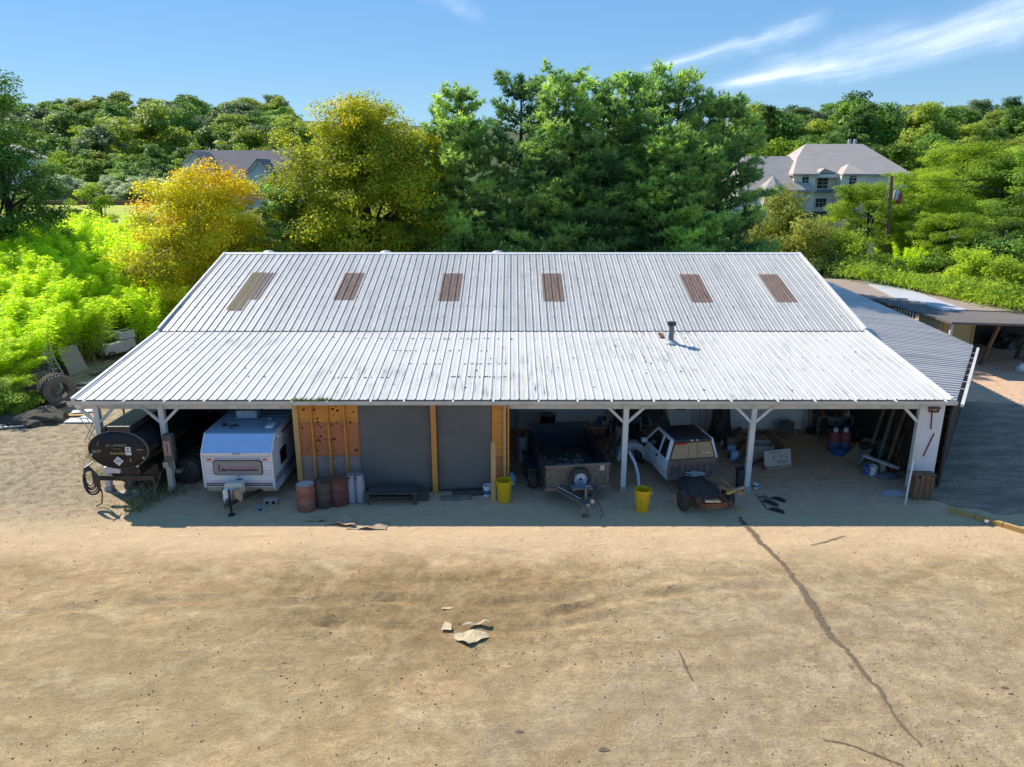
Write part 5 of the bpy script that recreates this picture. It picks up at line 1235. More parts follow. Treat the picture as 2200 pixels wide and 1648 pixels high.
# right side: window, stripes, vents
sw = MB().box((CW + .005, 1.05, 1.28), (.03, .62, .50)).build('side_window', INK, cp); MB().box((CW + .022, 1.05, 1.28), (.012, .54, .42)).build('pane', GLASS_DARK, sw)
for z, d, mt in ((.80, .035, 'slate stripe'), (.72, .02, 'maroon stripe'), (.65, .03, 'slate stripe')): MB().box((CW + .006, 2.7, z), (.016, 5.1, d)).build('stripe', MATS[mt], cp)
MB().box((CW + .006, 2.8, 2.02), (.016, 4.6, .05)).build('stripe', MATS['maroon stripe'], cp)
MB().box((CW + .02, .75, 2.04), (.05, .35, .12)).build('awning_bracket', WHITE_PAINT, cp)
# roof equipment
ac = MB(); ac.box((-.22, 2.15, 2.42), (.72, .95, .28)); aco = ac.build('air_conditioner', plain('pale blue grey plastic', (.42, .50, .60), .5, dirt=.25), cp, bevel=.07)
MB().box((.145, 2.2, 2.44), (.01, .3, .12)).build('grille', DARK_PLASTIC, aco)
MB().box((-.40, 1.02, 2.26), (.30, .22, .03), R(35)).build('roof_hatch', plain('dark patch', (.10, .13, .16), .6), cp)
MB().lathe([(.09, 0), (.09, .05), (.05, .09), (0, .09)], 12, M=fm((-.75, 1.1, 2.24))).build('roof_vent', DARK_PLASTIC, cp, smooth_sh=True)
MB().lathe([(.10, 0), (.10, .05), (.06, .08), (0, .08)], 12, M=fm((.55, 1.75, 2.25))).build('roof_vent', GALV, cp, smooth_sh=True)
MB().box((.83, .95, 2.30), (.26, .40, .09)).build('vent_cover', plain('vent white', (.60, .62, .62), .5), cp, bevel=.02)
MB().tube([(.35, 2.3, 2.30), (.6, 2.7, 2.55), (.75, 2.6, 2.9), (.70, 2.5, 3.1)], .014, 6).build('cable', plain('grey cable', (.25, .24, .23), .7), cp)
MB().tube([(.95, 2.2, 2.30), (.7, 2.5, 2.6), (.62, 2.6, 3.1)], .012, 6).build('cable', MATS['grey cable'], cp)
# drawbar, gas bottle cover, jack, wheels, blocks
m = MB(); m.bar((-.75, .4, .40), (0, -1.05, .42), .07, .10); m.bar((.75, .4, .40), (0, -1.05, .42), .07, .10); m.build('drawbar', BLACK_STEEL, cp)
gb = MB(); gb.box((-.02, -.36, .70), (.56, .34, .40)); gc = gb.build('gas_bottle_cover', plain('cream plastic', (.68, .62, .50), .5, dirt=.3), cp, bevel=.07)
for x in (-.17, .15):
    MB().lathe([(.0, .14), (.125, .15), (.14, .20), (.14, .48), (.10, .54), (0, .55)], 16, M=fm((x, -.60, .22)), cap0=False).build('gas_bottle', WHITE_PAINT if x < 0 else plain('rust banded cream', (.55, .42, .30), .5, dirt=.6, dirt_col=(.30, .10, .04)), cp, smooth_sh=True)
MB().tube([(0, -.88, .08), (0, -.88, .86)], .04, 10).build('jack_post', BLACK_STEEL, cp)
MB().lathe([(.11, 0), (.11, .03), (0, .04)], 12, M=fm((0, -.88, .0))).build('jack_foot', BLACK_STEEL, cp)
MB().box((0, -1.1, .46), (.12, .28, .11)).build('coupler', BLACK_STEEL, cp, bevel=.02)
MB().tube([(-.03, -.95, .66), (-.15, -1.0, .60)], .015, 6).build('jack_handle', WHITE_PAINT, cp)
for x in (-.92, .92): wheel('wheel', cp, (x, 3.1, .34), .34, .20, 'X', STEEL)
t_ = thing('concrete_block', 'grey concrete block under the front right corner of the camper', 'block', (CX + .98, 20.85, 0)); MB().box((0, 0, .10), (.42, .20, .19)).build('block_body', CONCRETE, t_, bevel=.01)
for x in (-.1, .1): MB().box((x, -.101, .10), (.12, .004, .11)).build('core_hole', INK, t_)
for k, (px, py, s) in enumerate(((573, 1082, .24), (552, 1090, .2), (556, 1100, .3), (566, 1098, .28))):
    q = gp(px, py); o = MB().box((0, 0, .03), (s, s * .7, .05)).build('paver_piece', CONCRETE, None, bevel=.01, loc=(q.x, q.y, 0)); o.rotation_euler = (0, 0, k * 1.1)
    tag(o, ['broken grey paver nearest the camper block', 'small broken paver behind the camper hitch', 'broken paver at the edge of the shade by the camper', 'cracked grey paver lying beside the other fragments'][k], 'paver', 'broken pavers beside the camper')

# ---------------- drums, cylinders and junk along the plywood
def drum(label, loc, mat, r=.29, h=.88, lid=None, group='steel drums by the plywood'):
    t = thing('steel_drum', label, 'drum', loc, rnd.uniform(0, 6), group)
    MB().lathe([(r * .97, 0), (r, .02), (r, h * .32), (r * 1.03, h * .335), (r, h * .35), (r, h * .65), (r * 1.03, h * .665), (r, h * .68), (r, h - .02), (r * 1.02, h), (r * .96, h), (r * .95, h - .03)], 24, cap1=False).build('shell', mat, t, smooth_sh=True)
    MB().lathe([(r * .955, 0), (.01, .004)], 24, M=fm((0, 0, h - .025))).build('top', lid or mat, t)
    m = MB(); m.lathe([(.035, 0), (.03, .012)], 10, M=fm((r * .55, 0, h - .022))); m.build('bung', STEEL, t)
    return t
DRUM_RED = plain('rusty red drum', (.26, .07, .045), .6, dirt=.7, dirt_col=(.30, .24, .19), scale=3)
DRUM_BRN = plain('dark brown drum', (.075, .058, .048), .65, dirt=.5, dirt_col=(.14, .11, .09), scale=3)
DRUM_MAR = plain('maroon drum', (.15, .045, .04), .65, dirt=.5, dirt_col=(.20, .13, .10), scale=3)
q = gp(660, 1094); drum('rusty red drum with a pale lid, nearest the camper', (q.x, q.y, 0), DRUM_RED, lid=plain('pale dusty lid', (.55, .47, .36), .8))
q = gp(698, 1086); drum('dark brown drum between the two red ones', (q.x, q.y, 0), DRUM_BRN)
q = gp(731, 1082); dr3 = drum('maroon drum with a rusty sheet laid on top', (q.x, q.y, 0), DRUM_MAR)
t_ = MB().sheet([(-.36, -.30, .02), (.30, -.34, .05), (.42, .20, .04), (-.10, .34, .02)], .012).build('rusty_sheet', RUST, None, loc=(q.x + .02, q.y, .885)); tag(t_, 'rusty metal sheet lying on the maroon drum', 'metal sheet')
for px, lb in ((757, 'left grey gas cylinder standing by the shade cloth'), (776, 'right grey gas cylinder standing by the shade cloth')):
    q = gp(px, 1079); t_ = thing('gas_cylinder', lb, 'gas cylinder', (q.x, q.y, 0), 0, 'grey gas cylinders')
    MB().lathe([(.10, 0), (.135, .03), (.145, .10), (.145, .72), (.12, .82), (.05, .86), (0, .86)], 20, cap1=False).build('body', plain('pale grey cylinder paint', (.36, .37, .42), .45, dirt=.4, dirt_col=(.2, .18, .17)), t_, smooth_sh=True)
    MB().lathe([(.115, .82), (.12, .97), (.105, .97), (.10, .82)], 16, cap0=False, cap1=False).build('collar', MATS['pale grey cylinder paint'], t_, smooth_sh=True)
    MB().tube([(0, 0, .86), (0, 0, .94)], .025, 8).build('valve', STEEL, t_)
# dark workbench frame and planks right of the cylinders
t_ = thing('work_table', 'dark low table of planks in front of the shade cloth', 'table', gp(845, 1075).to_tuple()[:2] + (0,))
DKP = plain('dark stained planks', (.06, .052, .046), .8, dirt=.5, dirt_col=(.13, .11, .09))
for k in range(4): MB().box((.04 * (k % 2), -.30 + k * .2, .40 + .02 * (k % 2)), (1.7 - .12 * k, .18, .04)).build('plank', DKP, t_)
for x in (-.75, .75):
    for y in (-.3, .3): MB().box((x, y, .19), (.08, .08, .38)).build('leg', DKP, t_)
MB().box((0, 0, .22), (1.5, .5, .04)).build('shelf', DKP, t_)
for k, (px, py, w, d, h, mt, lb, nm, ct) in enumerate(((905, 1072, .5, .35, .30, DKP, 'dark box right of the low plank table', 'storage_box', 'box'), (980, 1072, 1.0, .25, .10, GREY_WOOD, 'dark timber lying along the foot of the right shade cloth', 'timber', 'timber'), (1010, 1064, 1.2, .14, .16, DKP, 'black timber behind the grey one under the right shade cloth', 'timber', 'timber'))):
    q = gp(px, py); o = MB().box((0, 0, h / 2), (w, d, h)).build(nm, mt, None, bevel=.01, loc=(q.x, min(q.y, 21.55), 0)); o.rotation_euler = (0, 0, R(2 + k * 3)); tag(o, lb, ct)
# crumpled cardboard on the ground in the sun
def crumple(name, label, cat, loc, poly, mat, amp=.06, seed=1, sub=3, th=.006):
    bm = bmesh.new(); bm.faces.new([bm.verts.new((x, y, 0)) for x, y in poly]); bmesh.ops.triangulate(bm, faces=bm.faces)
    bmesh.ops.subdivide_edges(bm, edges=bm.edges, cuts=sub, use_grid_fill=True)
    for v in bm.verts:
        v.co.z = .012 + abs(amp * noise.noise(Vector((v.co.x * 2.2, v.co.y * 2.2, seed)))) * 1.6 + .25 * amp * noise.noise(Vector((v.co.x * 7, v.co.y * 7, seed)))
        v.co.z = max(.006, v.co.z)
    me = bpy.data.meshes.new(name); bm.to_mesh(me); bm.free(); me.materials.append(mat)
    o = obj_from(me, name, None, loc); tag(o, label, cat); md = o.modifiers.new('th', 'SOLIDIFY'); md.thickness = th; return o
q = gp(800, 1130); crumple('cardboard_sheet', 'flattened cardboard in the sun below the work table', 'cardboard', (q.x, q.y, 0), [(-.75, -.22), (.45, -.26), (.50, .20), (-.4, .16), (-.55, .3)], CARDBOARD, .09, 3)
q = gp(735, 1125); crumple('cardboard_sheet', 'folded cardboard flap in front of the maroon drum', 'cardboard', (q.x, q.y, 0), [(-.45, -.05), (-.1, .25), (.25, .18), (.5, -.28), (.1, -.2)], CARDBOARD, .14, 6)
q = gp(680, 1118); crumple('cardboard_sheet', 'small cardboard scrap in front of the red drum', 'cardboard', (q.x, q.y, 0), [(-.3, -.1), (.3, -.12), (.2, .18), (-.2, .2)], CARDBOARD, .08, 9)
# right end of the enclosure: leaning board, buckets, yellow bins
q0 = gp(1060, 1075)
o = MB().box((0, 0, .96), (.15, .04, 1.93)).build('leaning_board', STUD, None, loc=(q0.x, q0.y, 0)); o.rotation_euler = (R(-9), 0, 0); tag(o, 'pale pine board leaning against the narrow plywood strip', 'board')
q = gp(1049, 1064); t_ = pail('paint_bucket', 'white bucket with a blue band behind the leaning board', 'bucket', (q.x - .02, q.y, 0), .15, .36, WHITE_PAINT)
MB().lathe([(.143, .08), (.1475, .22)], 20, cap0=False, cap1=False).build('band', BLUE_PLASTIC, t_, smooth_sh=True)
q = gp(1099, 1040); t_ = thing('detergent_jug', 'pale blue jug standing behind the left yellow bin', 'jug', (q.x, q.y, 0)); MB().prism([(-.12, 0), (.12, 0), (.13, .28), (.06, .36), (.05, .44), (-.05, .44), (-.06, .36), (-.13, .28)], -.08, .08).build('bottle', plain('pale blue plastic', (.32, .48, .70), .45), t_, bevel=.02)
MB().tube([(.05, 0, .30), (.15, 0, .26), (.13, 0, .12)], .018, 6).build('handle', MATS['pale blue plastic'], t_); MB().lathe([(.05, .44), (.05, .49), (0, .49)], 10).build('cap', BLUE_PLASTIC, t_)
def yellow_bin(label, px, py, logo):
    q = gp(px, py); t = thing('yellow_bin', label, 'bin', (q.x, q.y, 0), 0, 'yellow bins under the roof'); r, h = .255, .73
    MB().lathe([(r * .80, 0), (r * .82, .02), (r * .97, h - .10), (r * .99, h - .09), (r * 1.0, h - .03), (r * 1.04, h - .02), (r * 1.04, h), (r * .97, h), (r * .94, h - .08), (r * .79, .03), (0, .03)], 32, cap1=False).build('body', YELLOW, t, smooth_sh=True)
    for s in (-1, 1):
        MB().tube([(s * r * .95, -.07, h - .14), (s * (r + .055), -.05, h - .13), (s * (r + .055), .05, h - .13), (s * r * .95, .07, h - .14)], .014, 6).build('handle', YELLOW, t)
    if logo:
        GL = plain('green stencil', (.22, .26, .02), .6)
        for k in range(3):
            a = 2.09 * k + .5; c_ = Vector((-.07 + .045 * math.cos(a), -r * .90 + .006, .38 + .045 * math.sin(a)))
            MB().box(c_, (.055, .012, .022), Matrix.Rotation(-a - 1.57, 4, 'Y')).build('recycling_arrow', GL, t)
    else: MB().box((0, -r * .965, h - .13), (.07, .01, .02)).build('maker_mark', plain('dull orange', (.5, .22, .02), .5), t)
    return t
yellow_bin('yellow plastic bin beside the plywood strip', 1083, 1076, False); yellow_bin('yellow plastic bin with green recycling mark in front of the post', 1379, 1096, True)
# ---------------- dump trailer in the third bay
ut = thing('utility_trailer', 'muddy black high-sided utility trailer with a spare wheel on its front', 'trailer', (2.10, 21.05, 0), R(8))
MUD = plain('mud-spattered panel', (.24, .19, .145), .8, dirt=.9, dirt_col=(.05, .045, .04), scale=7, fine=30)
NAVY = plain('blue black steel', (.020, .024, .040), .45, dirt=.5, dirt_col=(.07, .065, .06), scale=3)
BED = plain('bed floor', (.065, .055, .045), .85, dirt=.9, dirt_col=(.17, .16, .15), scale=2.5, fine=14)
W2 = 1.04
MB().box((0, .02, .86), (2 * W2, .05, .80)).build('front_panel', MUD, ut)
MB().box((0, -.02, 1.27), (2 * W2 + .06, .09, .05)).build('front_rail', plain('scuffed rail', (.20, .17, .14), .6), ut)
MB().box((0, -.03, .50), (2 * W2 + .06, .10, .12)).build('front_sill', MUD, ut)
for x in (-W2 + .08, W2 - .10): MB().box((x, -.025, .88), (.08, .05, .74)).build('stake', MUD, ut)
for s in (-1, 1):
    sd = MB().box((s * W2, 1.65, .88), (.05, 3.25, .78)).build('side_panel', NAVY, ut)
    MB().box((s * W2, 1.65, 1.28), (.09, 3.28, .05)).build('side_rail', NAVY, ut)
    for k in range(5): MB().box((s * (W2 + .045), .35 + k * .65, .88), (.05, .08, .74)).build('stake', NAVY, ut)
    MB().box((s * (W2 + .22), 1.75, .80), (.32, 1.75, .04)).build('mudguard', NAVY, ut)
    for y in (1.3, 2.2): wheel('wheel', ut, (s * (W2 + .22), y, .36), .36, .22, 'X', STEEL)
MB().box((0, 1.65, .52), (2 * W2 - .05, 3.25, .06)).build('bed_floor', BED, ut)
MB().box((0, 3.28, 1.02), (2 * W2, .06, 1.08)).build('tailgate', NAVY, ut)
litter_r = random.Random(6); m = MB()
for k in range(90):
    x, y = litter_r.gauss(-.1, .45), litter_r.gauss(1.7, .45); x = max(-.95, min(.95, x)); s_ = litter_r.uniform(.02, .10)
    m.box((x, y, .556 + .004 * (k % 3)), (s_ * 1.5, s_, .012), litter_r.uniform(0, 3))
o = m.build('bed_litter', plain('pale scraps', (.38, .38, .40), .8), ut); o['kind'] = 'stuff'
MB().box((.80, -.012, 1.13), (.16, .012, .17)).build('white_sticker', plain('cream sticker', (.60, .54, .45), .6), ut)
sw_ = wheel('spare_wheel', ut, (.04, -.16, .87), .345, .20, 'Y', plain('bright wheel steel', (.46, .56, .70), .35, metal=.3, dirt=.3))
TONG = plain('greased steel', (.14, .14, .15), .45, metal=.5, dirt=.5, dirt_col=(.3, .3, .3))
for s in (-1, 1): MB().bar((s * .72, .1, .46), (s * .03, -1.28, .46), .075, .11).build('tongue_beam', TONG, ut)
m = MB(); m.box((0, -.52, .60), (.62, .34, .26)); m.build('tool_box', BLACK_STEEL, ut, bevel=.015)
MB().box((0, -.52, .745), (.66, .38, .03)).build('tool_box_lid', plain('steel lid', (.22, .23, .25), .4, metal=.4), ut)
MB().tube([(.02, -1.05, .06), (.02, -1.05, .92)], .042, 10).build('jack_post', TONG, ut, smooth_sh=True)
MB().tube([(.02, -1.05, .92), (.02, -1.05, .99), (.16, -1.06, .99)], .016, 6).build('jack_handle', STEEL, ut)
MB().lathe([(.11, 0), (.11, .025), (.04, .05)], 12, M=fm((.02, -1.05, 0))).build('jack_foot', RUST, ut)
MB().box((.02, -1.30, .50), (.11, .26, .10)).build('coupler', TONG, ut, bevel=.02)
MB().lathe([(.07, 0), (.07, .09), (0, .09)], 12, M=fm((.19, -1.12, .55)) @ Matrix.Rotation(R(90), 4, 'X')).build('winch_drum', STEEL, ut)
for s in (-1, 1): MB().tube([(s * .08, -1.2, .44), (s * .16, -1.24, .2), (s * .06 + .08, -1.3, .1), (s * .1, -1.34, .38)], .014, 6).build('safety_chain', STEEL, ut)
MB().tube([(.25, -.7, .5), (.5, -.9, .3), (.55, -1.15, .06), (.42, -1.3, .03)], .012, 6).build('light_cable', BLACK_STEEL, ut)
MB().tube([(-.68, .0, .58), (-.12, -.95, .54)], .02, 6).build('pale_pipe', GALV, ut)

# ---------------- stripped pickup cab
pk_ = thing('pickup_cab', 'white pickup with a dark roof and its bed removed', 'pickup', (5.92, 21.75, 0), R(9))
CABW = plain('blue white car paint', (.62, .68, .78), .28, dirt=.2, dirt_col=(.42, .42, .44), scale=2, spec=.5)
CABR = plain('dark roof paint', (.022, .024, .034), .30, dirt=.35, dirt_col=(.08, .08, .085), scale=3)
CABB = plain('dirty brown cab back', (.17, .125, .095), .6, dirt=.85, dirt_col=(.035, .035, .05), scale=3.2, fine=12)
BW, RW, BELT, RF = .88, .66, 1.18, 1.84
# lower body: side walls as pressed panels, back wall, floor
for s in (-1, 1):
    side_prof = [(0, .55), (.0, BELT), (2.25, BELT - .04), (2.25, .50), (1.2, .42), (.3, .45)]
    for (y0, y1, nm) in ((0.02, .78, 'rear_door'), (.80, 2.05, 'front_door')):
        m = MB(); m.add([(s * BW * .93, y0, .46), (s * BW * .93, y1, .44), (s * BW, y1, .80), (s * BW, y0, .80), (s * (BW - .03), y0, BELT), (s * (BW - .03), y1, BELT - .02),
                         (s * BW * .80, y0, .46), (s * BW * .80, y1, .44), (s * BW * .80, y1, .80), (s * BW * .80, y0, .80), (s * BW * .80, y0, BELT), (s * BW * .80, y1, BELT - .02)],
                        [(0, 1, 2, 3), (3, 2, 5, 4), (7, 6, 9, 8), (8, 9, 10, 11), (0, 3, 9, 6), (3, 4, 10, 9), (1, 7, 8, 2), (2, 8, 11, 5), (4, 5, 11, 10), (0, 6, 7, 1)])
        d = m.build(nm, CABW, pk_, bevel=.012)
        if nm == 'front_door':
            MB().box((s * (BW + .004), .93, 1.03), (.03, .17, .07)).build('door_handle', INK, d, bevel=.01)
            MB().box((s * (BW + .002), 1.72, .92), (.012, .26, .025)).build('badge', INK, d)
    # pillars and roof rail
    top = [(s * RW, .12, RF), (s * RW, 1.35, RF)]
    bl = s * (BW - .05)
    m = MB(); m.bar((bl, .05, BELT), (s * RW, .14, RF - .02), .10, .12); m.build('rear_pillar', CABW, pk_)
    m = MB(); m.bar((bl, .80, BELT), (s * (RW + .01), .78, RF - .02), .09, .06); m.build('middle_pillar', CABW, pk_)
    m = MB(); m.bar((bl, 2.05, BELT), (s * RW, 1.42, RF - .03), .07, .07); m.build('windscreen_pillar', CABW, pk_)
    m = MB(); m.bar((s * RW, .10, RF - .03), (s * RW, 1.45, RF - .03), .09, .08); m.build('roof_rail', CABW, pk_)
    for (ya, yb, yta, ytb, nm) in ((.12, .76, .20, .74, 'rear_side_window'), (.86, 1.95, .84, 1.40, 'door_window')):
        m = MB(); m.sheet([(bl + s * .012, ya, BELT), (bl + s * .012, yb, BELT), (s * (RW + .018), ytb, RF - .07), (s * (RW + .018), yta, RF - .07)], .012 * s); m.build(nm, GLASS_DARK, pk_)
    MB().box((s * (BW + .12), 1.85, 1.24), (.20, .10, .17)).build('mirror', CABW if s < 0 else BLACK_STEEL, pk_, bevel=.02)
m = MB(); m.add([(-RW, .06, RF - .01), (RW, .06, RF - .01), (RW, 1.46, RF), (-RW, 1.46, RF), (-RW * .82, .18, RF + .055), (RW * .82, .18, RF + .055), (RW * .82, 1.32, RF + .06), (-RW * .82, 1.32, RF + .06), (-RW, .06, RF - .06), (RW, .06, RF - .06), (RW, 1.46, RF - .05), (-RW, 1.46, RF - .05)],
                [(4, 5, 6, 7), (0, 1, 5, 4), (1, 2, 6, 5), (2, 3, 7, 6), (3, 0, 4, 7), (8, 9, 1, 0), (9, 10, 2, 1), (10, 11, 3, 2), (11, 8, 0, 3)]); m.build('roof', CABR, pk_, bevel=.02)
m = MB(); m.add([(-BW * .93, 0, .48), (BW * .93, 0, .48), (BW, -.01, .80), (-BW, -.01, .80), (BW - .04, 0, BELT), (-BW + .04, 0, BELT), (-BW * .93, .05, .48), (BW * .93, .05, .48), (BW - .04, .05, BELT), (-BW + .04, .05, BELT)], [(0, 1, 2, 3), (3, 2, 4, 5), (9, 8, 7, 6), (5, 4, 8, 9), (6, 7, 1, 0)]); m.build('back_panel', CABB, pk_, bevel=.015)
for k in range(7): MB().box((-.66 + k * .22, -.018, .82), (.10, .022, .34)).build('pressed_rib', plain('dark stained steel', (.045, .042, .055), .6, dirt=.6, dirt_col=(.15, .11, .085), scale=5), pk_, bevel=.008)
# back window in three panes, brake lamp
bwz0, bwz1 = BELT + .05, RF - .10
def bw_pt(x, z): k = (z - BELT) / (RF - BELT); return (x * (1 - k * .24), .02 + .10 * k, z)
MB().sheet([bw_pt(-BW + .03, BELT), bw_pt(BW - .03, BELT), bw_pt(BW - .03, RF - .02), bw_pt(-BW + .03, RF - .02)], -.02).build('window_surround', CABR, pk_)
GLB = plain('dusty tan glass', (.26, .21, .125), .15, dirt=.3, dirt_col=(.18, .14, .08), spec=.6)
for a, b in ((-.76, -.18), (-.165, .165), (.18, .76)):
    m = MB(); P4 = [bw_pt(a, bwz0), bw_pt(b, bwz0), bw_pt(b, bwz1), bw_pt(a, bwz1)]; m.sheet([(x, y - .035, z) for x, y, z in P4], -.012); m.build('back_window_pane', GLB, pk_)
MB().box((-.42, .045, RF - .12), (.44, .04, .05)).build('brake_lamp', RED_LENS, pk_)
for x in (-.06, .12): MB().box((x, .02, RF + .0), (.06, .05, .03)).build('cargo_lamp', WHITE_PAINT, pk_)
tl = text_mesh('Access', .11, plain('white decal', (.7, .7, .7), .5, dirt=.1, bump_s=0), 'window_decal', .001, pk_, fm((.44, -.03, BELT + .22)) @ Matrix.Rotation(R(-8), 4, 'X') @ FACE_CAM, shear=.3)
# windscreen, bonnet, chassis
MB().sheet([(-RW, 1.44, RF - .05), (RW, 1.44, RF - .05), (BW - .06, 2.08, BELT), (-BW + .06, 2.08, BELT)], .012).build('windscreen', GLASS_DARK, pk_)
MB().box((0, 2.65, 1.02), (1.5, 1.15, .22)).build('engine_cover', BLACK_STEEL, pk_, bevel=.05)
for x in (-.40, .40): MB().box((x, .45, .44), (.10, 4.9, .15)).build('chassis_rail', RUST, pk_)
MB().box((0, -1.2, .40), (1.5, .11, .11)).build('rear_axle', RUST, pk_)
MB().box((0, -1.95, .46), (1.0, .10, .14)).build('rear_crossmember', RUST, pk_)
for s in (-1, 1):
    wheel('wheel', pk_, (s * .74, -1.2, .34), .33, .20, 'X', RUST); wheel('wheel', pk_, (s * .78, 2.75, .34), .34, .22, 'X', STEEL)
pkw = pk_.matrix_world if False else Matrix.Translation(pk_.location) @ Matrix.Rotation(R(9), 4, 'Z')
p = pkw @ Vector((-.05, -.75, .50)); lump('crushed_liner', 'dark crumpled bed liner piled on the bare truck frame', 'scrap', p, (1.15, 1.7, .14), plain('dark greasy sheet', (.040, .034, .032), .45, dirt=.5, dirt_col=(.13, .11, .09)), 4)
p = pkw @ Vector((.05, -.18, .66)); m = MB(); wr = random.Random(2)
for k in range(5):
    pts = [Vector((wr.uniform(-.35, .35), wr.uniform(-.12, .12), wr.uniform(0, .12))) for i in range(5)]; m.tube(pts, .014, 5)
o = m.build('wire_tangle', GALV, None, loc=p); tag(o, 'bright tangle of wire behind the truck cab', 'wire')
for k, (a, b, w, h, mt, lb) in enumerate((((.42, -1.75, .72), (1.05, -1.55, .80), .10, .05, STUD, 'pale split board lying across the truck frame end'), ((.55, -1.2, .66), (.85, -1.85, .74), .10, .10, plain('reddish wood', (.42, .20, .10), .8), 'reddish wood block under the split board'), ((.62, -.95, .85), (.72, -1.55, .74), .05, .04, MATS['reddish wood'], 'thin reddish stick leaning on the right rear wheel'), ((-.35, -1.92, .60), (.10, -1.98, .60), .14, .04, CARDBOARD, 'short tan board on the left end of the truck frame'))):
    a, b = pkw @ Vector(a), pkw @ Vector(b); c_ = (a + b) / 2; o = MB().bar(a - c_, b - c_, w, h).build('wood_piece', mt, None, loc=c_); tag(o, lb, 'wood')
for k, (px, py, w) in enumerate(((1475, 1090, .35), (1535, 1092, .5), (1590, 1096, .32))):
    q = gp(px, py); o = MB().box((0, 0, .025), (w, .09, .035)).build('wood_offcut', STUD, None, loc=(q.x, q.y, 0)); o.rotation_euler = (0, 0, .2 * k - .1); tag(o, ['short wood offcut on the ground left of the truck frame', 'wood offcut lying below the truck frame end', 'pale wedge at the edge of the shade right of the truck'][k], 'offcut', 'wood offcuts on the ground')
# body panels leaning on the post
fd = thing('fender_panel', 'pale blue white fender propped behind the post beside the pickup', 'fender', gp(1358, 1008).to_tuple()[:2] + (0,), R(20))
m = MB(); arc = [(-.55 + 1.1 * k / 10, .55 + .38 * math.sin(math.pi * k / 10)) for k in range(11)]
vs = []; 
for k in range(13):
    a = math.pi * k / 12; vs += [(-.42 * math.cos(a), 0, .35 + .40 * math.sin(a)), (-.62 * math.cos(a) * (1 if k else 1), -.03, .42 + .56 * math.sin(a)), (-.60 * math.cos(a), .22, .55 + .52 * math.sin(a))]
m.add(vs, [(3 * k + j, 3 * k + 3 + j, 3 * k + 4 + j, 3 * k + 1 + j) for k in range(12) for j in range(2)]); o = m.build('skin', CABW, fd, smooth_sh=True); md = o.modifiers.new('th', 'SOLIDIFY'); md.thickness = .012
MB().box((.60, .05, .40), (.10, .20, .28)).build('headlamp_bucket', CABW, fd, bevel=.02)
q = gp(1372, 1048); o = MB().tube([(0, -.1, 0), (-.02, .12, .45), (-.12, .25, .80), (-.30, .45, 1.12)], [.045, .05, .055, .05], 8).build('body_strip', CABW, None, smooth_sh=True, loc=(q.x, q.y, 0)); tag(o, 'long curved white body strip leaning on the post', 'body panel')
q = gp(1335, 985); fd2 = thing('fender_panel', 'second pale fender lying left of the post', 'fender', (q.x, q.y, 0), R(-35))
m = MB(); vs = []
for k in range(11):
    a = math.pi * k / 10; vs += [(-.36 * math.cos(a), 0, .02 + .36 * math.sin(a)), (-.50 * math.cos(a), .02, .05 + .46 * math.sin(a)), (-.48 * math.cos(a), .30, .12 + .44 * math.sin(a))]
m.add(vs, [(3 * k + j, 3 * k + 3 + j, 3 * k + 4 + j, 3 * k + 1 + j) for k in range(10) for j in range(2)]); o = m.build('skin', CABW, fd2, smooth_sh=True); md = o.modifiers.new('th', 'SOLIDIFY'); md.thickness = .012

# ---------------- clutter along the back wall
def sawhorse(label, x, y, rz, mat, L=.7, h=.75):
    t = thing('saw_horse', label, 'saw horse', (x, y, 0), rz, 'saw horses by the dump trailer')
    MB().box((0, 0, h), (L, .07, .07)).build('beam', mat, t)
    for sx in (-1, 1):
        for sy in (-1, 1): MB().bar((sx * (L / 2 - .08), 0, h - .02), (sx * (L / 2 - .02), sy * .26, 0), .05).build('leg', mat, t)
    return t
sawhorse('left folding saw horse between the trailer and the fenders', 3.55, 24.6, R(75), GREY_WOOD); sawhorse('right folding saw horse between the trailer and the fenders', 3.95, 24.7, R(75), GREY_WOOD)
def junk_bench(label, x, y, w, seed, n_=22):
    """a bench whose small clutter is one heap of pieces"""
    t = thing('work_bench', label, 'bench', (x, y, 0)); MB().box((0, 0, .85), (w, .6, .06)).build('bench_top', GREY_WOOD, t)
    for sx in (-1, 1):
        for sy in (-1, 1): MB().box((sx * (w / 2 - .08), sy * .24, .41), (.09, .09, .82)).build('leg', GREY_WOOD, t)
    MB().box((0, 0, .30), (w - .1, .5, .03)).build('shelf', GREY_WOOD, t)
    g = random.Random(seed); m = MB()
    for k in range(n_):
        s = Vector((g.uniform(.06, .25), g.uniform(.06, .22), g.uniform(.06, .30))); z = .88 if k % 3 else .32; m.box((g.uniform(-w / 2 + .1, w / 2 - .1), g.uniform(-.22, .22), z + s.z / 2), s, g.uniform(0, 3), mi=g.randrange(4))
    o = m.build('bench_clutter', [DARK_PLASTIC, STEEL, BLUE_PLASTIC, BROWN_WOOD], t); o['kind'] = 'stuff'; return t
junk_bench('cluttered bench against the wall between the garage door and the entry door', 5.2, 27.4, 2.1, 3, 34)
junk_bench('small cluttered bench right behind the dump trailer', 3.4, 26.2, 1.0, 5, 16)
def canister(label, x, y, r, h, mat, name='canister', cat='canister', group=None, lid=None):
    t = thing(name, label, cat, (x, y, 0), 0, group); MB().lathe([(r * .95, 0), (r, .02), (r, h * .85), (r * .9, h * .95), (r * .5, h), (0, h)], 18, cap1=False).build('shell', mat, t, smooth_sh=True)
    MB().lathe([(r * .35, h - .01), (r * .35, h + .05), (0, h + .05)], 12).build('cap', lid or DARK_PLASTIC, t); return t
canister('pale plastic sack-like barrel left of the dump trailer', .38, 24.6, .22, .95, plain('milky plastic', (.44, .46, .50), .5, dirt=.3), 'plastic_barrel', 'barrel')
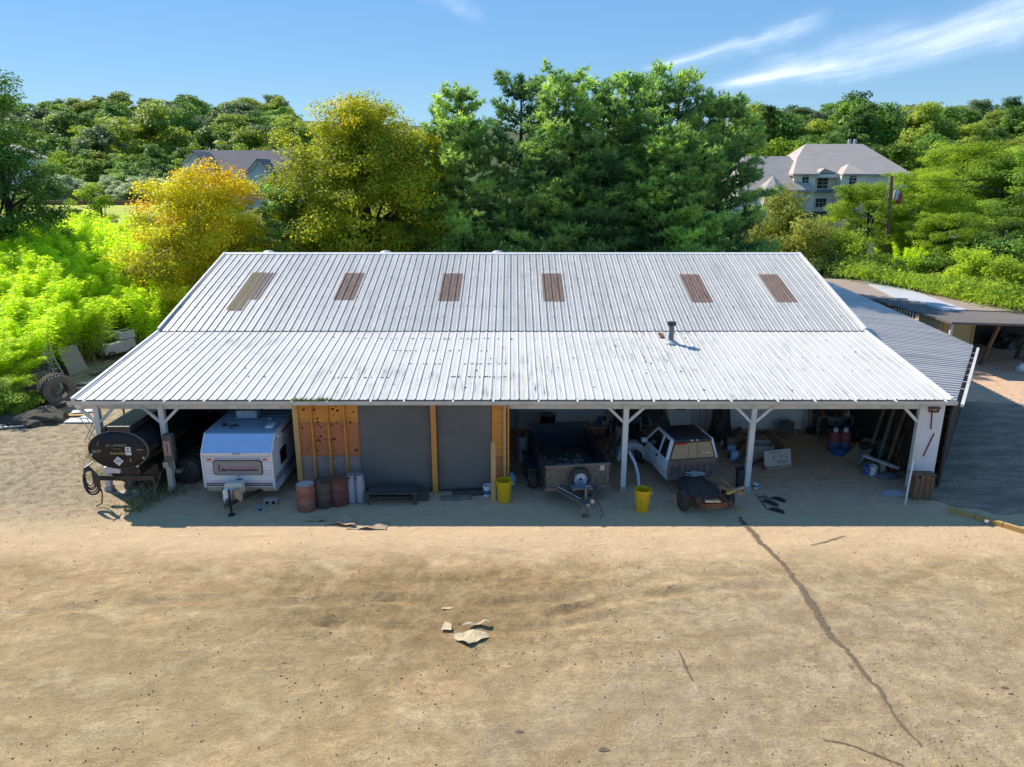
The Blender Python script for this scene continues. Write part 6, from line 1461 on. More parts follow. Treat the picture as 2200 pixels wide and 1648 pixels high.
q = gp(1172, 925, .3); t_ = drum('navy drum with a pale lid behind the dump trailer', (1.45, 27.2, 0), plain('navy drum paint', (.02, .025, .06), .4), r=.30, h=.9, lid=plain('spotty lid', (.16, .17, .22), .6, dirt=.8, dirt_col=(.5, .5, .5), scale=8), group=None)
canister('blue canister on the floor left of the entry door', 4.55, 26.6, .17, .62, BLUE_PLASTIC); canister('grey white canister among the clutter by the middle post', 4.2, 26.3, .18, .70, plain('grey white plastic', (.45, .46, .46), .5)); canister('dark canister beside the blue one', 4.9, 26.3, .2, .55, DARK_PLASTIC)
# hand truck
ht = thing('hand_truck', 'black hand truck standing in front of the entry door clutter', 'hand truck', (5.05, 25.2, 0), R(10))
for x in (-.2, .2): MB().tube([(x, 0, .1), (x, .12, 1.25), (x * .7, .22, 1.38)], .02, 6).build('side_rail', STEEL, ht)
for z in (.4, .75, 1.1): MB().tube([(-.2, .03 + z * .07, z), (.2, .03 + z * .07, z)], .016, 6).build('rung', STEEL, ht)
MB().tube([(-.14, .22, 1.38), (.14, .22, 1.38)], .02, 6).build('grip', RUBBER, ht); MB().box((0, -.16, .03), (.45, .30, .02)).build('toe_plate', STEEL, ht)
for x in (-.26, .26): wheel('wheel', ht, (x, .08, .13), .13, .06, 'X', STEEL, tread=False)
lump('dark_clutter', 'dark heap of engine parts left of the entry door', 'scrap heap', (5.6, 26.5, 0), (1.6, 1.2, 1.3), plain('oily black scrap', (.030, .030, .034), .5, dirt=.7, dirt_col=(.12, .11, .10), scale=6), 8)
lump('dark_clutter', 'black bagged heap right of the entry door', 'scrap heap', (8.35, 26.9, 0), (1.0, .8, 1.35), DARK_PLASTIC, 12)
for k, (x, y, w, d, h, mt, lb) in enumerate(((8.35, 25.4, .32, .26, .30, plain('pale blue box', (.40, .55, .75), .5), 'pale blue box right of the pickup roof'), (8.30, 25.4, .28, .24, .28, GREY_WOOD, 'grey carton stacked on the pale blue box'), (8.22, 24.6, .26, .24, .36, plain('light blue crate', (.34, .52, .78), .5), 'light blue crate beside the pickup cab'))):
    o = MB().box((0, 0, h / 2), (w, d, h)).build('storage_box', mt, None, bevel=.012, loc=(x, y, .30 if k == 1 else 0)); tag(o, lb, 'box')
for k in range(2):
    q = (8.15 + k * .42, 25.9); t_ = thing('spray_bottle', ['left white bottle on the floor right of the pickup', 'right white bottle on the floor right of the pickup'][k], 'bottle', (q[0], q[1], 0)); MB().lathe([(.06, 0), (.06, .2), (.025, .27), (.025, .32), (0, .32)], 12, cap1=False).build('body', WHITE_PAINT, t_, smooth_sh=True); MB().box((0, -.02, .34), (.03, .08, .04)).build('nozzle', RED_PAINT, t_)
# planks on the floor around the third post
pr2 = random.Random(15)
PLK = [((1565, 985), (1600, 945)), ((1575, 1000), (1625, 960)), ((1552, 968), (1590, 925)), ((1600, 1010), (1640, 985)), ((1640, 1012), (1660, 985)), ((1545, 945), (1600, 1005))]
LBL = ['grey plank on the floor just right of the pickup', 'long grey plank leading to the third post', 'grey plank nearest the back wall right of the pickup', 'short plank beside the third post foot', 'short plank at the left of the printed carton', 'plank lying across the others right of the pickup']
for k, (a, b) in enumerate(PLK):
    A, B = gp(*a), gp(*b); c_ = (A + B) / 2; o = MB().bar(Vector((A.x - c_.x, A.y - c_.y, .03 + .05 * (k % 3))), Vector((B.x - c_.x, B.y - c_.y, .03 + .05 * (k % 3))), .15, .04).build('floor_plank', GREY_WOOD if k % 2 else BROWN_WOOD, None, loc=(c_.x, c_.y, 0)); tag(o, LBL[k], 'plank', 'planks on the floor by the third post')
q = gp(1592, 1048); t_ = thing('black_bin', 'black plastic bin left of the third post', 'bin', (q.x, q.y, 0)); MB().lathe([(.20, 0), (.25, .62), (.27, .62), (.27, .66), (.23, .66), (.18, .04), (0, .04)], 4, M=Matrix.Rotation(R(45), 4, 'Z'), cap1=False).build('tub', DARK_PLASTIC, t_); MB().lathe([(.28, .66), (.26, .70), (0, .71)], 4, M=Matrix.Rotation(R(50), 4, 'Z')).build('lid', DARK_PLASTIC, t_)
q = gp(1623, 1048); t_ = pail('small_can', 'small white can at the foot of the third post', 'can', (q.x, q.y, 0), .09, .17, WHITE_PAINT, handle=False, taper=1.0); MB().lathe([(.092, .05), (.092, .12)], 16, cap0=False, cap1=False).build('band', BLUE_PLASTIC, t_)
# printed carton, pink-edged carton, leaning boards
q0, q1 = gp(1643, 1009), gp(1700, 1003); cw = (q1 - q0).length; c_ = (q0 + q1) / 2; ang = math.atan2(q1.y - q0.y, q1.x - q0.x)
t_ = thing('printed_carton', 'pale flattened carton with print standing on the floor right of the third post', 'carton', (c_.x, c_.y, 0), ang)
MB().box((0, .09, .33), (cw, .03, .66), Matrix.Rotation(R(-14), 4, 'X')).build('panel', PALE_CARD, t_)
TX = Matrix.Translation((0, .07, .33)) @ Matrix.Rotation(R(-14), 4, 'X')
text_mesh('FIXTURE', .10, INK, 'carton_print', .001, t_, TX @ fm((.16, -.005, -.13)) @ FACE_CAM)
for x, z, w, h in ((-.10, .26, .50, .025), (-.18, .08, .07, .08), (.14, .10, .07, .08), (.36, .02, .03, .14)):
    o = MB().box((0, 0, 0), (w, .004, h)).build('carton_mark', plain('faded print', (.22, .20, .18), .7), t_); o.matrix_local = TX @ fm((x, -.006, z))
o = MB().box((0, 0, 0), (cw - .06, .004, .05)).build('carton_band', plain('faded red print', (.34, .15, .14), .7), t_); o.matrix_local = TX @ fm((0, -.006, -.27))
text_mesh('EAST ANDE', .05, MATS['faded red print'], 'carton_print', .001, t_, TX @ fm((.05, -.005, -.05)) @ FACE_CAM)
q = gp(1640, 985); t_ = thing('open_carton', 'open greyish carton with a pink rim behind the third post', 'carton', (q.x, q.y + .25, 0), R(-8))
for (c0_, d0) in (((0, -.3, .26), (.75, .02, .52)), ((0, .3, .26), (.75, .02, .52)), ((-.37, 0, .26), (.02, .6, .52)), ((.37, 0, .26), (.02, .6, .52))): MB().box(c0_, d0).build('flap_side', PALE_CARD, t_)
MB().box((0, -.3, .525), (.77, .035, .02)).build('rim', MATS['faded red print'], t_)
for k, (a, b, za, zb, w, mt, lb) in enumerate((((1690, 975), (1645, 925), .05, .45, .30, BROWN_WOOD, 'wide brown board sloping down behind the printed carton'), ((1600, 935), (1640, 930), .30, .34, .45, GREY_WOOD, 'grey board lying on junk behind the third post'))):
    A, B = gp(a[0], a[1], za), gp(b[0], b[1], zb); c_ = (A + B) / 2; o = MB().bar(A - c_, B - c_, w, .03).build('sloping_board', mt, None, loc=c_); tag(o, lb, 'board')
# yard tools against the wall
for k, (px, top) in enumerate(((1745, 1.55), (1755, 1.35), (1765, 1.5))):
    q = gp(px, 940); t_ = thing('shovel', ['left long-handled shovel against the white wall', 'middle shovel against the white wall', 'right long-handled shovel against the white wall'][k], 'shovel', (q.x, 27.4, 0), 0, 'shovels against the wall')
    MB().tube([(0, 0, .25), (0, .35, top)], .02, 6).build('shaft', BROWN_WOOD, t_); MB().prism([(-.11, .02), (0, -.0), (.11, .02), (.11, .26), (.04, .32), (-.04, .32), (-.11, .26)], -.012, .012).build('blade', BLACK_STEEL, t_); MB().box((0, .36, top), (.14, .03, .03)).build('grip', BLACK_STEEL, t_)
t_ = thing('trash_cart', 'dark wheeled bin rack between the shovels and the red drums', 'cart', (gp(1772, 945).x, 27.3, 0)); MB().box((0, 0, .7), (.45, .4, 1.2)).build('body', DARK_PLASTIC, t_, bevel=.03); MB().box((0, 0, 1.33), (.5, .46, .05)).build('lid', DARK_PLASTIC, t_, bevel=.02)
for x in (-.2, .2): wheel('wheel', t_, (x, .22, .1), .1, .05, 'X', None, tread=False)
for k, (px, lb) in enumerate(((1790, 'left red and blue drum by the white wall'), (1812, 'right red and blue drum by the white wall'))):
    q = gp(px, 968); t_ = thing('two_tone_drum', lb, 'drum', (q.x, q.y, 0), 0, 'red and blue drums'); MB().lathe([(.21, 0), (.215, .02), (.215, .40)], 20, cap1=False).build('lower_half', plain('faded blue drum', (.10, .12, .24), .6), t_, smooth_sh=True); MB().lathe([(.215, .40), (.222, .42), (.215, .44), (.215, .74), (.2, .76), (0, .76)], 20, cap0=False, cap1=False).build('upper_half', plain('faded red drum', (.26, .06, .06), .6), t_, smooth_sh=True)
for k, (px, py) in enumerate(((1777, 905), (1797, 905), (1795, 918))):
    q = gp(px, py, .9); o = MB().lathe([(.08, 0), (.09, .16), (0, .16)], 12).build('white_tub', WHITE_PAINT, None, loc=(q.x, 27.35, .77 if k else 1.36)); tag(o, ['white tub on the dark wheeled bin', 'white tub on the left red drum', 'lower white tub between the red drums'][k], 'tub', 'white tubs on the drums')
    if k: o.location = (gp(1790 if k == 1 else 1812, 968).x, gp(1790, 968).y, .762)
# heap at the right end
for k, (a, b, za, zb, w, lb) in enumerate((((1825, 990), (1875, 945), .05, .50, .62, 'large tan cardboard panel leaning in the dark right bay'), ((1900, 960), (1935, 910), .20, .95, .30, 'narrow tan board leaning at the back of the right bay'))):
    A, B = gp(a[0], a[1], za), gp(b[0], b[1], zb); c_ = (A + B) / 2; o = MB().bar(A - c_, B - c_, w, .025).build('cardboard_sheet', CARDBOARD, None, loc=c_); tag(o, lb, 'panel')
q = gp(1905, 992); drum('dark green drum in the right bay', (q.x, q.y + .3, 0), plain('green drum paint', (.035, .085, .08), .55), r=.28, h=.70, group=None)
A, B = gp(1855, 978, .55), gp(1932, 1006, .45); c_ = (A + B) / 2; o = MB().bar(A - c_, B - c_, .20, .025).build('white_shelf', WHITE_PAINT, None, loc=c_); tag(o, 'white shelf board lying slanted over the buckets in the right bay', 'shelf board')
for k, (px, py, r, h, mt, lb) in enumerate(((1862, 1018, .14, .32, BLUE_PLASTIC, 'blue bucket under the white shelf board'), (1874, 1020, .14, .34, WHITE_PAINT, 'white bucket under the white shelf board'), (1895, 1016, .13, .42, CONCRETE, 'grey bucket under the middle of the white shelf board'), (1915, 1014, .12, .30, RED_PAINT, 'red tub under the right end of the white shelf board'), (1862, 985, .10, .26, plain('pale can', (.45, .47, .5), .5), 'pale can at the left end of the white shelf board'))):
    q = gp(px, py); pail('bucket', lb, 'bucket', (q.x, q.y, 0), r, h, mt, True, True, 'buckets in the right bay')
A, B = gp(1842, 998, .08), gp(1858, 980, .35); c_ = (A + B) / 2; o = MB().tube([A - c_, B - c_], .07, 10).build('roll', plain('teal roll', (.20, .30, .34), .6), None, smooth_sh=True, loc=c_); tag(o, 'pale teal roll leaning left of the buckets', 'roll')
q = gp(1905, 1025); lump('rag_heap', 'grey heap of rags on the floor in front of the buckets', 'rags', (q.x, q.y, 0), (.9, .5, .16), plain('grey rags', (.16, .16, .17), .9, dirt=.6), 15)
q = gp(1850, 945); lump('dark_clutter', 'dark heap of bags at the back of the right bay', 'scrap heap', (q.x, q.y + .2, 0), (1.3, .9, .6), plain('dark teal bags', (.035, .05, .06), .5), 21)
q = gp(1925, 965); lump('dark_clutter', 'dark pile behind the green drum', 'scrap heap', (q.x + .3, q.y + .3, 0), (1.4, 1.4, .8), DARK_BOARD, 25)
junk_bench('dark cluttered bench at the back of the right bay', 13.0, 27.3, 1.5, 9, 30)
for k, (x, y, w, d, h, mt, lb) in enumerate(((12.9, 25.6, .5, .4, .35, BROWN_WOOD, 'brown crate by the right end wall'), (13.3, 25.0, .45, .35, .5, DARK_PLASTIC, 'dark box against the right end wall'), (12.3, 25.1, .4, .3, .25, BLUE_PLASTIC, 'low blue box in front of the brown crate'), (11.1, 27.2, .5, .4, .6, GREY_WOOD, 'grey crate under the right garage door'))):
    o = MB().box((0, 0, h / 2), (w, d, h)).build('storage_crate', mt, None, bevel=.015, loc=(x, y, 0)); o.rotation_euler = (0, 0, .3 * k - .4); tag(o, lb, 'crate')
for k, (y, z1) in enumerate(((23.6, 2.2), (24.2, 2.5), (24.9, 2.0))):
    o = MB().bar((13.35, y, .02), (13.82, y + .15, z1), .12, .03).build('leaning_timber', GREY_WOOD if k else BROWN_WOOD, None); tag(o, ['brown timber leaning on the end wall nearest the front', 'tallest grey timber leaning on the right end wall', 'rear grey timber leaning on the right end wall'][k], 'timber')
lump('black_bags', 'heap of black bags behind the left rear of the camper', 'bags', (-10.7, 26.6, 0), (1.3, 1.0, 1.55), DARK_PLASTIC, 41)
t_ = thing('brush_bundle', 'bundle of dry branches leaning inside the right corner post', 'branches', (gp(1940, 1015).x, gp(1940, 1015).y, 0)); br_ = random.Random(8)
for k in range(16): MB().tube([(br_.uniform(-.2, .2), br_.uniform(-.2, .2), 0), (br_.uniform(-.3, .3), br_.uniform(.1, .5), br_.uniform(.5, 1)), (br_.uniform(-.3, .4), br_.uniform(.1, .7), br_.uniform(.9, 1.9))], [.016, .012, .005], 5).build('branch', BROWN_WOOD, t_)
q = gp(1922, 1062); crumple('white_sheet', 'pale sheet spread on the floor at the right corner post', 'sheet', (q.x, q.y, 0), [(-.55, -.2), (.35, -.25), (.35, .30), (-.2, .28)], plain('grey white sheet', (.50, .50, .52), .7), .05, 12)
q = gp(1950, 1088); o = MB().tube([(0, 0, 0), (.01, 0, .75), (.03, 0, 1.5)], .03, 8).build('white_pipe', WHITE_PAINT, None, loc=(q.x, q.y + .15, 0)); tag(o, 'thin white pipe standing in front of the right corner post', 'pipe')
t_ = thing('brown_sacking', 'ragged brown sacking hanging over a crate at the right corner', 'sacking', (gp(1980, 1075).x, gp(1980, 1075).y + .15, 0)); sk = random.Random(3)
for k in range(7): MB().box((-.27 + k * .09, sk.uniform(-.03, .03), .42 + sk.uniform(-.05, .06)), (.085, .30, .84 + sk.uniform(-.1, .1)), R(sk.uniform(-4, 4))).build('slat', BROWN_WOOD, t_)
MB().box((0, .05, .86), (.75, .36, .03)).build('top_board', BROWN_WOOD, t_)
for k, (px, py, l, rz_, mt, lb) in enumerate(((1655, 1082, .55, -.9, DARK_PLASTIC, 'dark exhaust part lying right of the third post'), (1645, 1072, .5, -1.1, GREY_WOOD, 'tan pointed offcut among the parts on the floor'), (1672, 1074, .5, -.8, BLACK_STEEL, 'black bar lying beside the tan offcut'), (1668, 1098, .5, -.7, BLACK_STEEL, 'dark bracket at the edge of the shade'))):
    q = gp(px, py); o = MB().prism([(-l / 2, 0), (l / 2, 0), (l / 2 - .05, .06), (0, .09), (-l / 2 + .08, .05)], -.07, .07).build('metal_part', mt, None, loc=(q.x, q.y, 0)); o.rotation_euler = (0, 0, rz_); tag(o, lb, 'scrap part', 'scrap parts on the floor')
A, B = gp(1624, 1062), gp(1648, 1095); o = MB().tube([Vector((0, 0, .015)), Vector(((B - A).x * .4, (B - A).y * .5, .02)), Vector(((B - A).x, (B - A).y, .015))], .014, 6).build('bent_rod', BLACK_STEEL, None, loc=A); tag(o, 'thin black rod on the floor right of the third post', 'rod')

# ================================================================ left yard junk
def big_tyre(label, px, py, r, w, rz, tilt=0.0, flat=False):
    q = gp(px, py); t = thing('scrap_tyre', label, 'tyre', (q.x, q.y, 0), rz, 'scrap tyres on the left')
    M = fm((0, 0, w / 2 if flat else r * .98)) @ (Matrix.Identity(4) if flat else Matrix.Rotation(R(90), 4, 'Y') @ Matrix.Rotation(tilt, 4, 'X'))
    m = MB().lathe([(r * .52, -w * .40), (r * .78, -w * .5), (r * .95, -w * .46), (r, -w * .3), (r, w * .3), (r * .95, w * .46), (r * .78, w * .5), (r * .52, w * .40), (r * .58, w * .3), (r * .60, -w * .3), (r * .52, -w * .4)], 28, M=M, cap0=False, cap1=False); m.build('casing', plain('dusty tyre', (.10, .092, .082), .9, dirt=.6, dirt_col=(.20, .18, .15)), t, smooth_sh=True)
    tr_ = MB()
    for k in range(30):
        a = k * 2 * math.pi / 30
        for s in (-1, 1): tr_.box((0, 0, 0), (.05, r * .10, w * .34), M @ Matrix.Rotation(a + s * .05, 4, 'Z') @ fm((r * 1.0, 0, s * w * .2)) @ Matrix.Rotation(s * .5, 4, 'X'))
    tr_.build('tread', RUBBER, t); return t
big_tyre('largest tractor tyre, upright, nearest the roof corner', 128, 868, .72, .75, R(-38)); big_tyre('big tyre standing behind the largest one', 95, 852, .66, .6, R(-30)); big_tyre('tyre leaning at the back of the tyre heap', 108, 832, .6, .5, R(15)); big_tyre('tyre half hidden by the low bush', 72, 872, .5, .35, R(-45)); big_tyre('tyre lying flat in front of the tyre heap', 98, 888, .42, .26, 0, flat=True); big_tyre('thin tyre lying flat by the largest tyre', 122, 874, .40, .22, 0, flat=True)
shrub('low yellow green bush at the left edge in front of the tyres', 22, 815, 31.0, 2.8, 1.5, 'l', z=0); shrub('small bush beside the tyre heap at the left edge', -15, 840, 30.0, 3.0, 1.5, 'm', z=0); shrub('weedy bush between the fence and the tyres', 55, 775, 36.0, 2.0, 1.4, 'm', z=0)
# old fence of leaning sheets
t_ = thing('sheet_fence', 'old grey fence of mismatched sheets along the bamboo', 'fence', (-25, 40, 0)); fr_ = random.Random(4)
FM = [plain('pale grey fence board', (.34, .32, .28), .85, dirt=.5, dirt_col=(.16, .14, .12)), GREY_WOOD, plain('rust grey sheet', (.24, .22, .20), .7, dirt=.6), CONCRETE]
for k in range(17):
    y = -8.5 + k * 1.15; h = fr_.uniform(1.2, 1.9)
    o = MB().box((0, 0, 0), (.04, 1.1, h)).build('panel', FM[fr_.randrange(4)], t_, loc=(.55 + fr_.uniform(-.12, .12), y, h / 2 - .02)); o.rotation_euler = (0, R(fr_.uniform(-6, 10)), 0)
for k in range(10): MB().box((.32, -8.7 + k * 2, .85), (.10, .10, 1.8)).build('post', GREY_WOOD, t_)
for k, (px, py, w, h, rz, tl, mt, lb) in enumerate(((232, 762, 1.5, 1.9, R(60), R(-24), plain('blue grey door skin', (.28, .31, .34), .6, dirt=.4), 'large grey panelled sheet leaning on the fence by the roof edge'), (170, 800, 1.2, 1.5, R(75), R(-22), FM[0], 'pale square panel leaning on the fence'), (205, 775, .25, 1.8, R(80), R(-25), GREY_WOOD, 'narrow plank leaning between the two panels'))):
    q = gp(px, py); t_ = thing('leaning_sheet', lb, 'panel', (q.x, q.y, 0), rz); o = MB().box((0, 0, h / 2), (w, .03, h)).build('sheet', mt, t_); o.rotation_euler = (tl, 0, 0)
    for z in (.3, .9, 1.4):
        if k == 0: o2 = MB().box((0, -.03, z), (w, .03, .06)).build('rib', mt, o)
# ladder lying against the fence, stacked boards on the ground
q = gp(142, 832); ld = thing('ladder', 'aluminium ladder leaning on the fence above the tyres', 'ladder', (q.x, q.y, 0), R(75), rot=(R(-28), 0, R(70)))
for x in (-.2, .2): MB().box((x, 0, 1.0), (.035, .06, 2.1)).build('rail', GALV, ld)
for k in range(7): MB().tube([(-.2, 0, .2 + k * .28), (.2, 0, .2 + k * .28)], .016, 6).build('rung', GALV, ld)
for k, (px, py, l, w, rz, lb) in enumerate(((215, 815, 2.6, .5, R(70), 'grey sheet lying beside the barn on the left'), (200, 830, 2.0, .35, R(60), 'pale plank on the ground left of the barn roof'), (235, 795, 2.6, .4, R(75), 'dark sheet on the ground near the roof edge'), (185, 838, 1.5, .3, R(40), 'short board on the ground above the roof corner'))):
    q = gp(px, py); o = MB().box((0, 0, .04 + .03 * k), (l, w, .03)).build('yard_board', FM[k], None, loc=(q.x, q.y, 0)); o.rotation_euler = (0, R(1.5), rz); tag(o, lb, 'board', 'boards on the ground left of the barn')
# small white boat-like hulk by the roof edge
q = gp(270, 765); hk = thing('cart_shell', 'small grimy white golf cart shell by the left roof edge', 'cart', (q.x - .5, q.y, 0), R(-32))
m = MB(); side_prism(m, [(-.9, .25), (-1.0, .6), (-.7, .85), (-.1, .95), (.9, 1.0), (1.0, .3)], -.6, .6); m.build('body', plain('grimy white shell', (.52, .50, .48), .5, dirt=.5), hk, bevel=.10)
m = MB(); side_prism(m, [(.05, 1.0), (.15, 1.45), (1.0, 1.5), (1.05, 1.0)], -.5, .5); m.build('canopy', plain('grey white canopy', (.55, .54, .55), .5, dirt=.3), hk, bevel=.06)
MB().box((0, -.25, 1.0), (.7, .5, .03), Matrix.Rotation(R(12), 4, 'X')).build('windscreen', GLASS_DARK, hk)
for x in (-.32, .32): MB().box((x, .6, 1.49), (.22, .7, .03)).build('roof_strip', BLACK_STEEL, hk)
for x in (-.58, .58):
    for y in (-.6, .65): wheel('wheel', hk, (x, y, .24), .24, .16, 'X', None, tread=False)
# rack with red shelves and lumber behind the left post
rk = thing('metal_rack', 'rusty metal rack with reddish shelves behind the left post', 'rack', (-13.75, 26.0, 0), R(5))
for x in (-.9, .9):
    for y in (-.5, .5): MB().box((x, y, .95), (.05, .05, 1.9)).build('upright', RUST, rk)
RS = plain('red brown boards', (.36, .12, .065), .7, dirt=.3, dirt_col=(.22, .08, .05))
for z in (.45, 1.05):
    for k in range(4): MB().box((-.675 + k * .45, 0, z), (.43, 1.0, .03)).build('shelf_board', RS, rk)
for z in (1.9,):
    for y in (-.5, .5): MB().box((0, y, z - .03), (1.85, .04, .05)).build('cross_bar', RUST, rk)
wf = thing('window_frames', 'pale window frames stacked behind the metal rack', 'window frames', (-14.3, 27.6, 0), R(20))
for k in range(3):
    y = k * .14
    for x in (-.9, -.3, .3, .9): MB().box((x, y, .7), (.05, .05, 1.4)).build('stile', plain('pale green frame', (.46, .50, .46), .6, dirt=.4), wf)
    for z in (.03, .7, 1.38): MB().box((0, y, z), (1.85, .05, .06)).build('rail', MATS['pale green frame'], wf)
q = gp(222, 895, .9); o = MB().lathe([(0, 0), (.16, .02), (.20, .12), (.14, .20), (0, .21)], 14).build('hard_hat', plain('bright yellow hat', (.70, .58, .02), .45), None, smooth_sh=True, loc=(-13.55, 25.75, 1.066)); tag(o, 'bright yellow hard hat on the top shelf of the rack', 'hard hat')
for k, (a, b, w, mt, lb) in enumerate((((132, 896), (205, 893), .16, plain('golden plank', (.62, .36, .10), .7), 'golden yellow plank on the ground left of the left post'), ((145, 906), (205, 906), .5, WHITE_PAINT, 'white board lying in the sun left of the left post'), ((155, 888), (200, 884), .4, WHITE_PAINT, 'white board just behind the golden plank'))):
    A, B = gp(*a), gp(*b); c_ = (A + B) / 2; o = MB().bar(A - c_ + Vector((0, 0, .05)), B - c_ + Vector((0, 0, .05)), w, .05).build('loose_plank', mt, None, loc=c_); tag(o, lb, 'plank')
t_ = thing('folding_stand', 'thin folding stand left of the left post', 'stand', gp(200, 950).to_tuple()[:2] + (0,))
for a, b in (((-.35, 0, 0), (.25, 0, 1.0)), ((.25, 0, 0), (-.35, 0, 1.0)), ((-.35, .3, 0), (.25, .3, 1.0)), ((.25, .3, 0), (-.35, .3, 1.0))): MB().tube([a, b], .018, 6).build('leg', STEEL, t_)
MB().box((-.05, .15, 1.0), (.7, .35, .03)).build('top_rail', STEEL, t_)
for k in range(3):
    q = gp(15 + k * 6, 912 + k * 5); o = MB().box((0, 0, .04 + .02 * k), (2.2, .10, .05)).build('steel_strip', GALV, None, loc=(q.x - .4, q.y, 0)); o.rotation_euler = (0, 0, R(14)); tag(o, ['rear of three metal slats at the left edge', 'middle of three metal slats at the left edge', 'front of three metal slats at the left edge'][k], 'metal slat', 'metal slats at the left edge')
q = gp(60, 915); lump('brush_pile', 'dark pile of brush below the low bush at the left edge', 'brush pile', (q.x, q.y + .6, 0), (2.6, 1.6, .45), plain('dark brush', (.05, .046, .035), .95, dirt=.6, dirt_col=(.14, .13, .09), scale=5), 31)

# weeds
WEED = leaf_mat('dusty weeds', [(.07, .075, .025), (.15, .15, .05), (.26, .24, .09), (.38, .32, .15)], .35, gain=1.1)
def weeds(name, label, centres, n_, spread, h, seed, w=.02):
    g = np.random.default_rng(seed); c = np.array([[p[0], p[1], 0.0] for p in centres]); i = g.integers(0, len(c), n_)
    b = c[i] + np.stack([g.normal(size=n_) * spread, g.normal(size=n_) * spread * .8, np.zeros(n_)], axis=1)
    d = unit(np.stack([g.normal(size=n_) * .6, g.normal(size=n_) * .6, np.ones(n_)], axis=1)); s = unit(np.cross(d, g.normal(size=(n_, 3)))) * w; hh = (h * g.uniform(.3, 1.2, n_))[:, None]
    o = obj_from(quads_mesh(name, np.stack([b - s, b + s, b + d * hh], axis=1), np.clip(.5 + g.normal(size=n_) * .25, 0, 1), WEED, 3), name); tag(o, label, 'weeds', kind='stuff'); return o
weeds('weeds', 'sparse weeds growing around the black tank truck', [gp(x, y) for x, y in ((205, 985), (210, 1020), (300, 1080), (320, 1055), (345, 1045), (370, 1060), (290, 1095), (230, 960), (330, 1075))], 1100, .30, .30, 3, .010)
weeds('dry_grass', 'thin dry grass at the left side of the yard', [gp(x, y) for x, y in ((30, 1000), (60, 960), (120, 1060), (20, 1060), (90, 1010), (160, 930), (15, 1110), (180, 1090), (100, 930), (250, 1100))], 600, .9, .10, 5, .010)
# stems with pale tips under the tank
t_ = thing('weed_stalks', 'tall pale weed stalks in front of the black tank', 'weeds', gp(330, 1060).to_tuple()[:2] + (0,)); ws_ = random.Random(5)
for k in range(12): MB().tube([(ws_.uniform(-.6, .4), ws_.uniform(-.4, .2), 0), (ws_.uniform(-.6, .5), ws_.uniform(-.4, .2), ws_.uniform(.3, .9))], [.01, .004], 5).build('stalk', plain('pale stalk', (.28, .27, .18), .9), t_)
for px, py, lb, sd in ((285, 1062, 'torn pale paper under the black tank', 2), (262, 1060, 'tan scrap of paper on the weeds below the tank', 4)):
    q = gp(px, py); crumple('paper_scrap', lb, 'paper', (q.x, q.y, 0), [(-.3, -.1), (.25, -.18), (.3, .12), (-.1, .2)], plain('yellowed paper', (.55, .50, .36), .9), .08, sd)

# ================================================================ the open yard: crack, stones, torn paper, curb
def ragged_soil():
    m, t, b = new_mat('dark soil in the crack'); g = t.nodes.new('ShaderNodeNewGeometry'); P = g.outputs['Position']
    at = t.nodes.new('ShaderNodeAttribute'); at.attribute_name = 'edge'
    n1 = N(t, 'ShaderNodeTexNoise', Scale=7.0, Detail=8.0, Roughness=0.75); t.links.new(P, n1.inputs['Vector'])
    f = noise_fac(t, P, 30, 4, .7, .35, .7)
    t.links.new(mix_rgb(t, f, (.10, .078, .052), (.24, .18, .105)), b.inputs['Base Color']); b.inputs['Roughness'].default_value = .95
    al = t.nodes.new('ShaderNodeMapRange'); al.inputs[1].default_value = .05; al.inputs[2].default_value = .42
    t.links.new(nmath(t, 'SUBTRACT', nmath(t, 'MULTIPLY', n1.outputs['Fac'], 0.95), nmath(t, 'MULTIPLY', at.outputs['Fac'], .75)), al.inputs[0])
    t.links.new(al.outputs[0], b.inputs['Alpha']); return m
SOILD = ragged_soil()
def ribbon(name, label, pts, w, seed, mat=SOILD, z=.016, kind='structure'):
    g = random.Random(seed); P = []; 
    for i in range(len(pts) - 1):
        a, b = gp(*pts[i][:2]), gp(*pts[i + 1][:2]); wa, wb = pts[i][2], pts[i + 1][2]; n_ = max(3, int((b - a).length / .10))
        for k in range(n_): P.append((a.lerp(b, k / n_), wa + (wb - wa) * k / n_))
    vs = []
    for i, (p, ww) in enumerate(P):
        d = (P[min(i + 1, len(P) - 1)][0] - P[max(i - 1, 0)][0]).normalized(); s = Vector((-d.y, d.x, 0)); off = .09 * noise.noise(Vector((i * .17, seed, 0))) + .05 * noise.noise(Vector((i * .6, seed, 3)))
        l, r_ = ww * w * (1 + .7 * noise.noise(Vector((i * .5, seed, 4)))), ww * w * (1 + .7 * noise.noise(Vector((i * .5, seed, 9))))
        for q, dz in ((p + s * (off + l * 1.9), 0), (p + s * off, .004), (p + s * (off - r_ * 1.9), 0)):
            vs.append((q.x, q.y, ground_z(q.x, q.y) + z + dz))
    m = MB(); m.add(vs, [(3 * i + j, 3 * i + 1 + j, 3 * i + 4 + j, 3 * i + 3 + j) for i in range(len(P) - 1) for j in range(2)]); o = m.build(name, mat, smooth_sh=True); at_ = o.data.attributes.new('edge', 'FLOAT', 'POINT'); at_.data.foreach_set('value', [0.0 if k % 3 == 1 else 1.0 for k in range(len(o.data.vertices))]); o['kind'] = kind; o['label'] = label; return o
ribbon('drain_crack', 'dark dirt-filled crack running diagonally across the yard', [(1588, 1112, 1.3), (1615, 1145, 1.6), (1660, 1190, 1.1), (1700, 1235, 1.2), (1750, 1310, 1.7), (1785, 1365, 1.2), (1840, 1420, .9), (1875, 1470, .9), (1915, 1520, .5), (1950, 1575, .6), (1990, 1610, .3)], .072, 2)
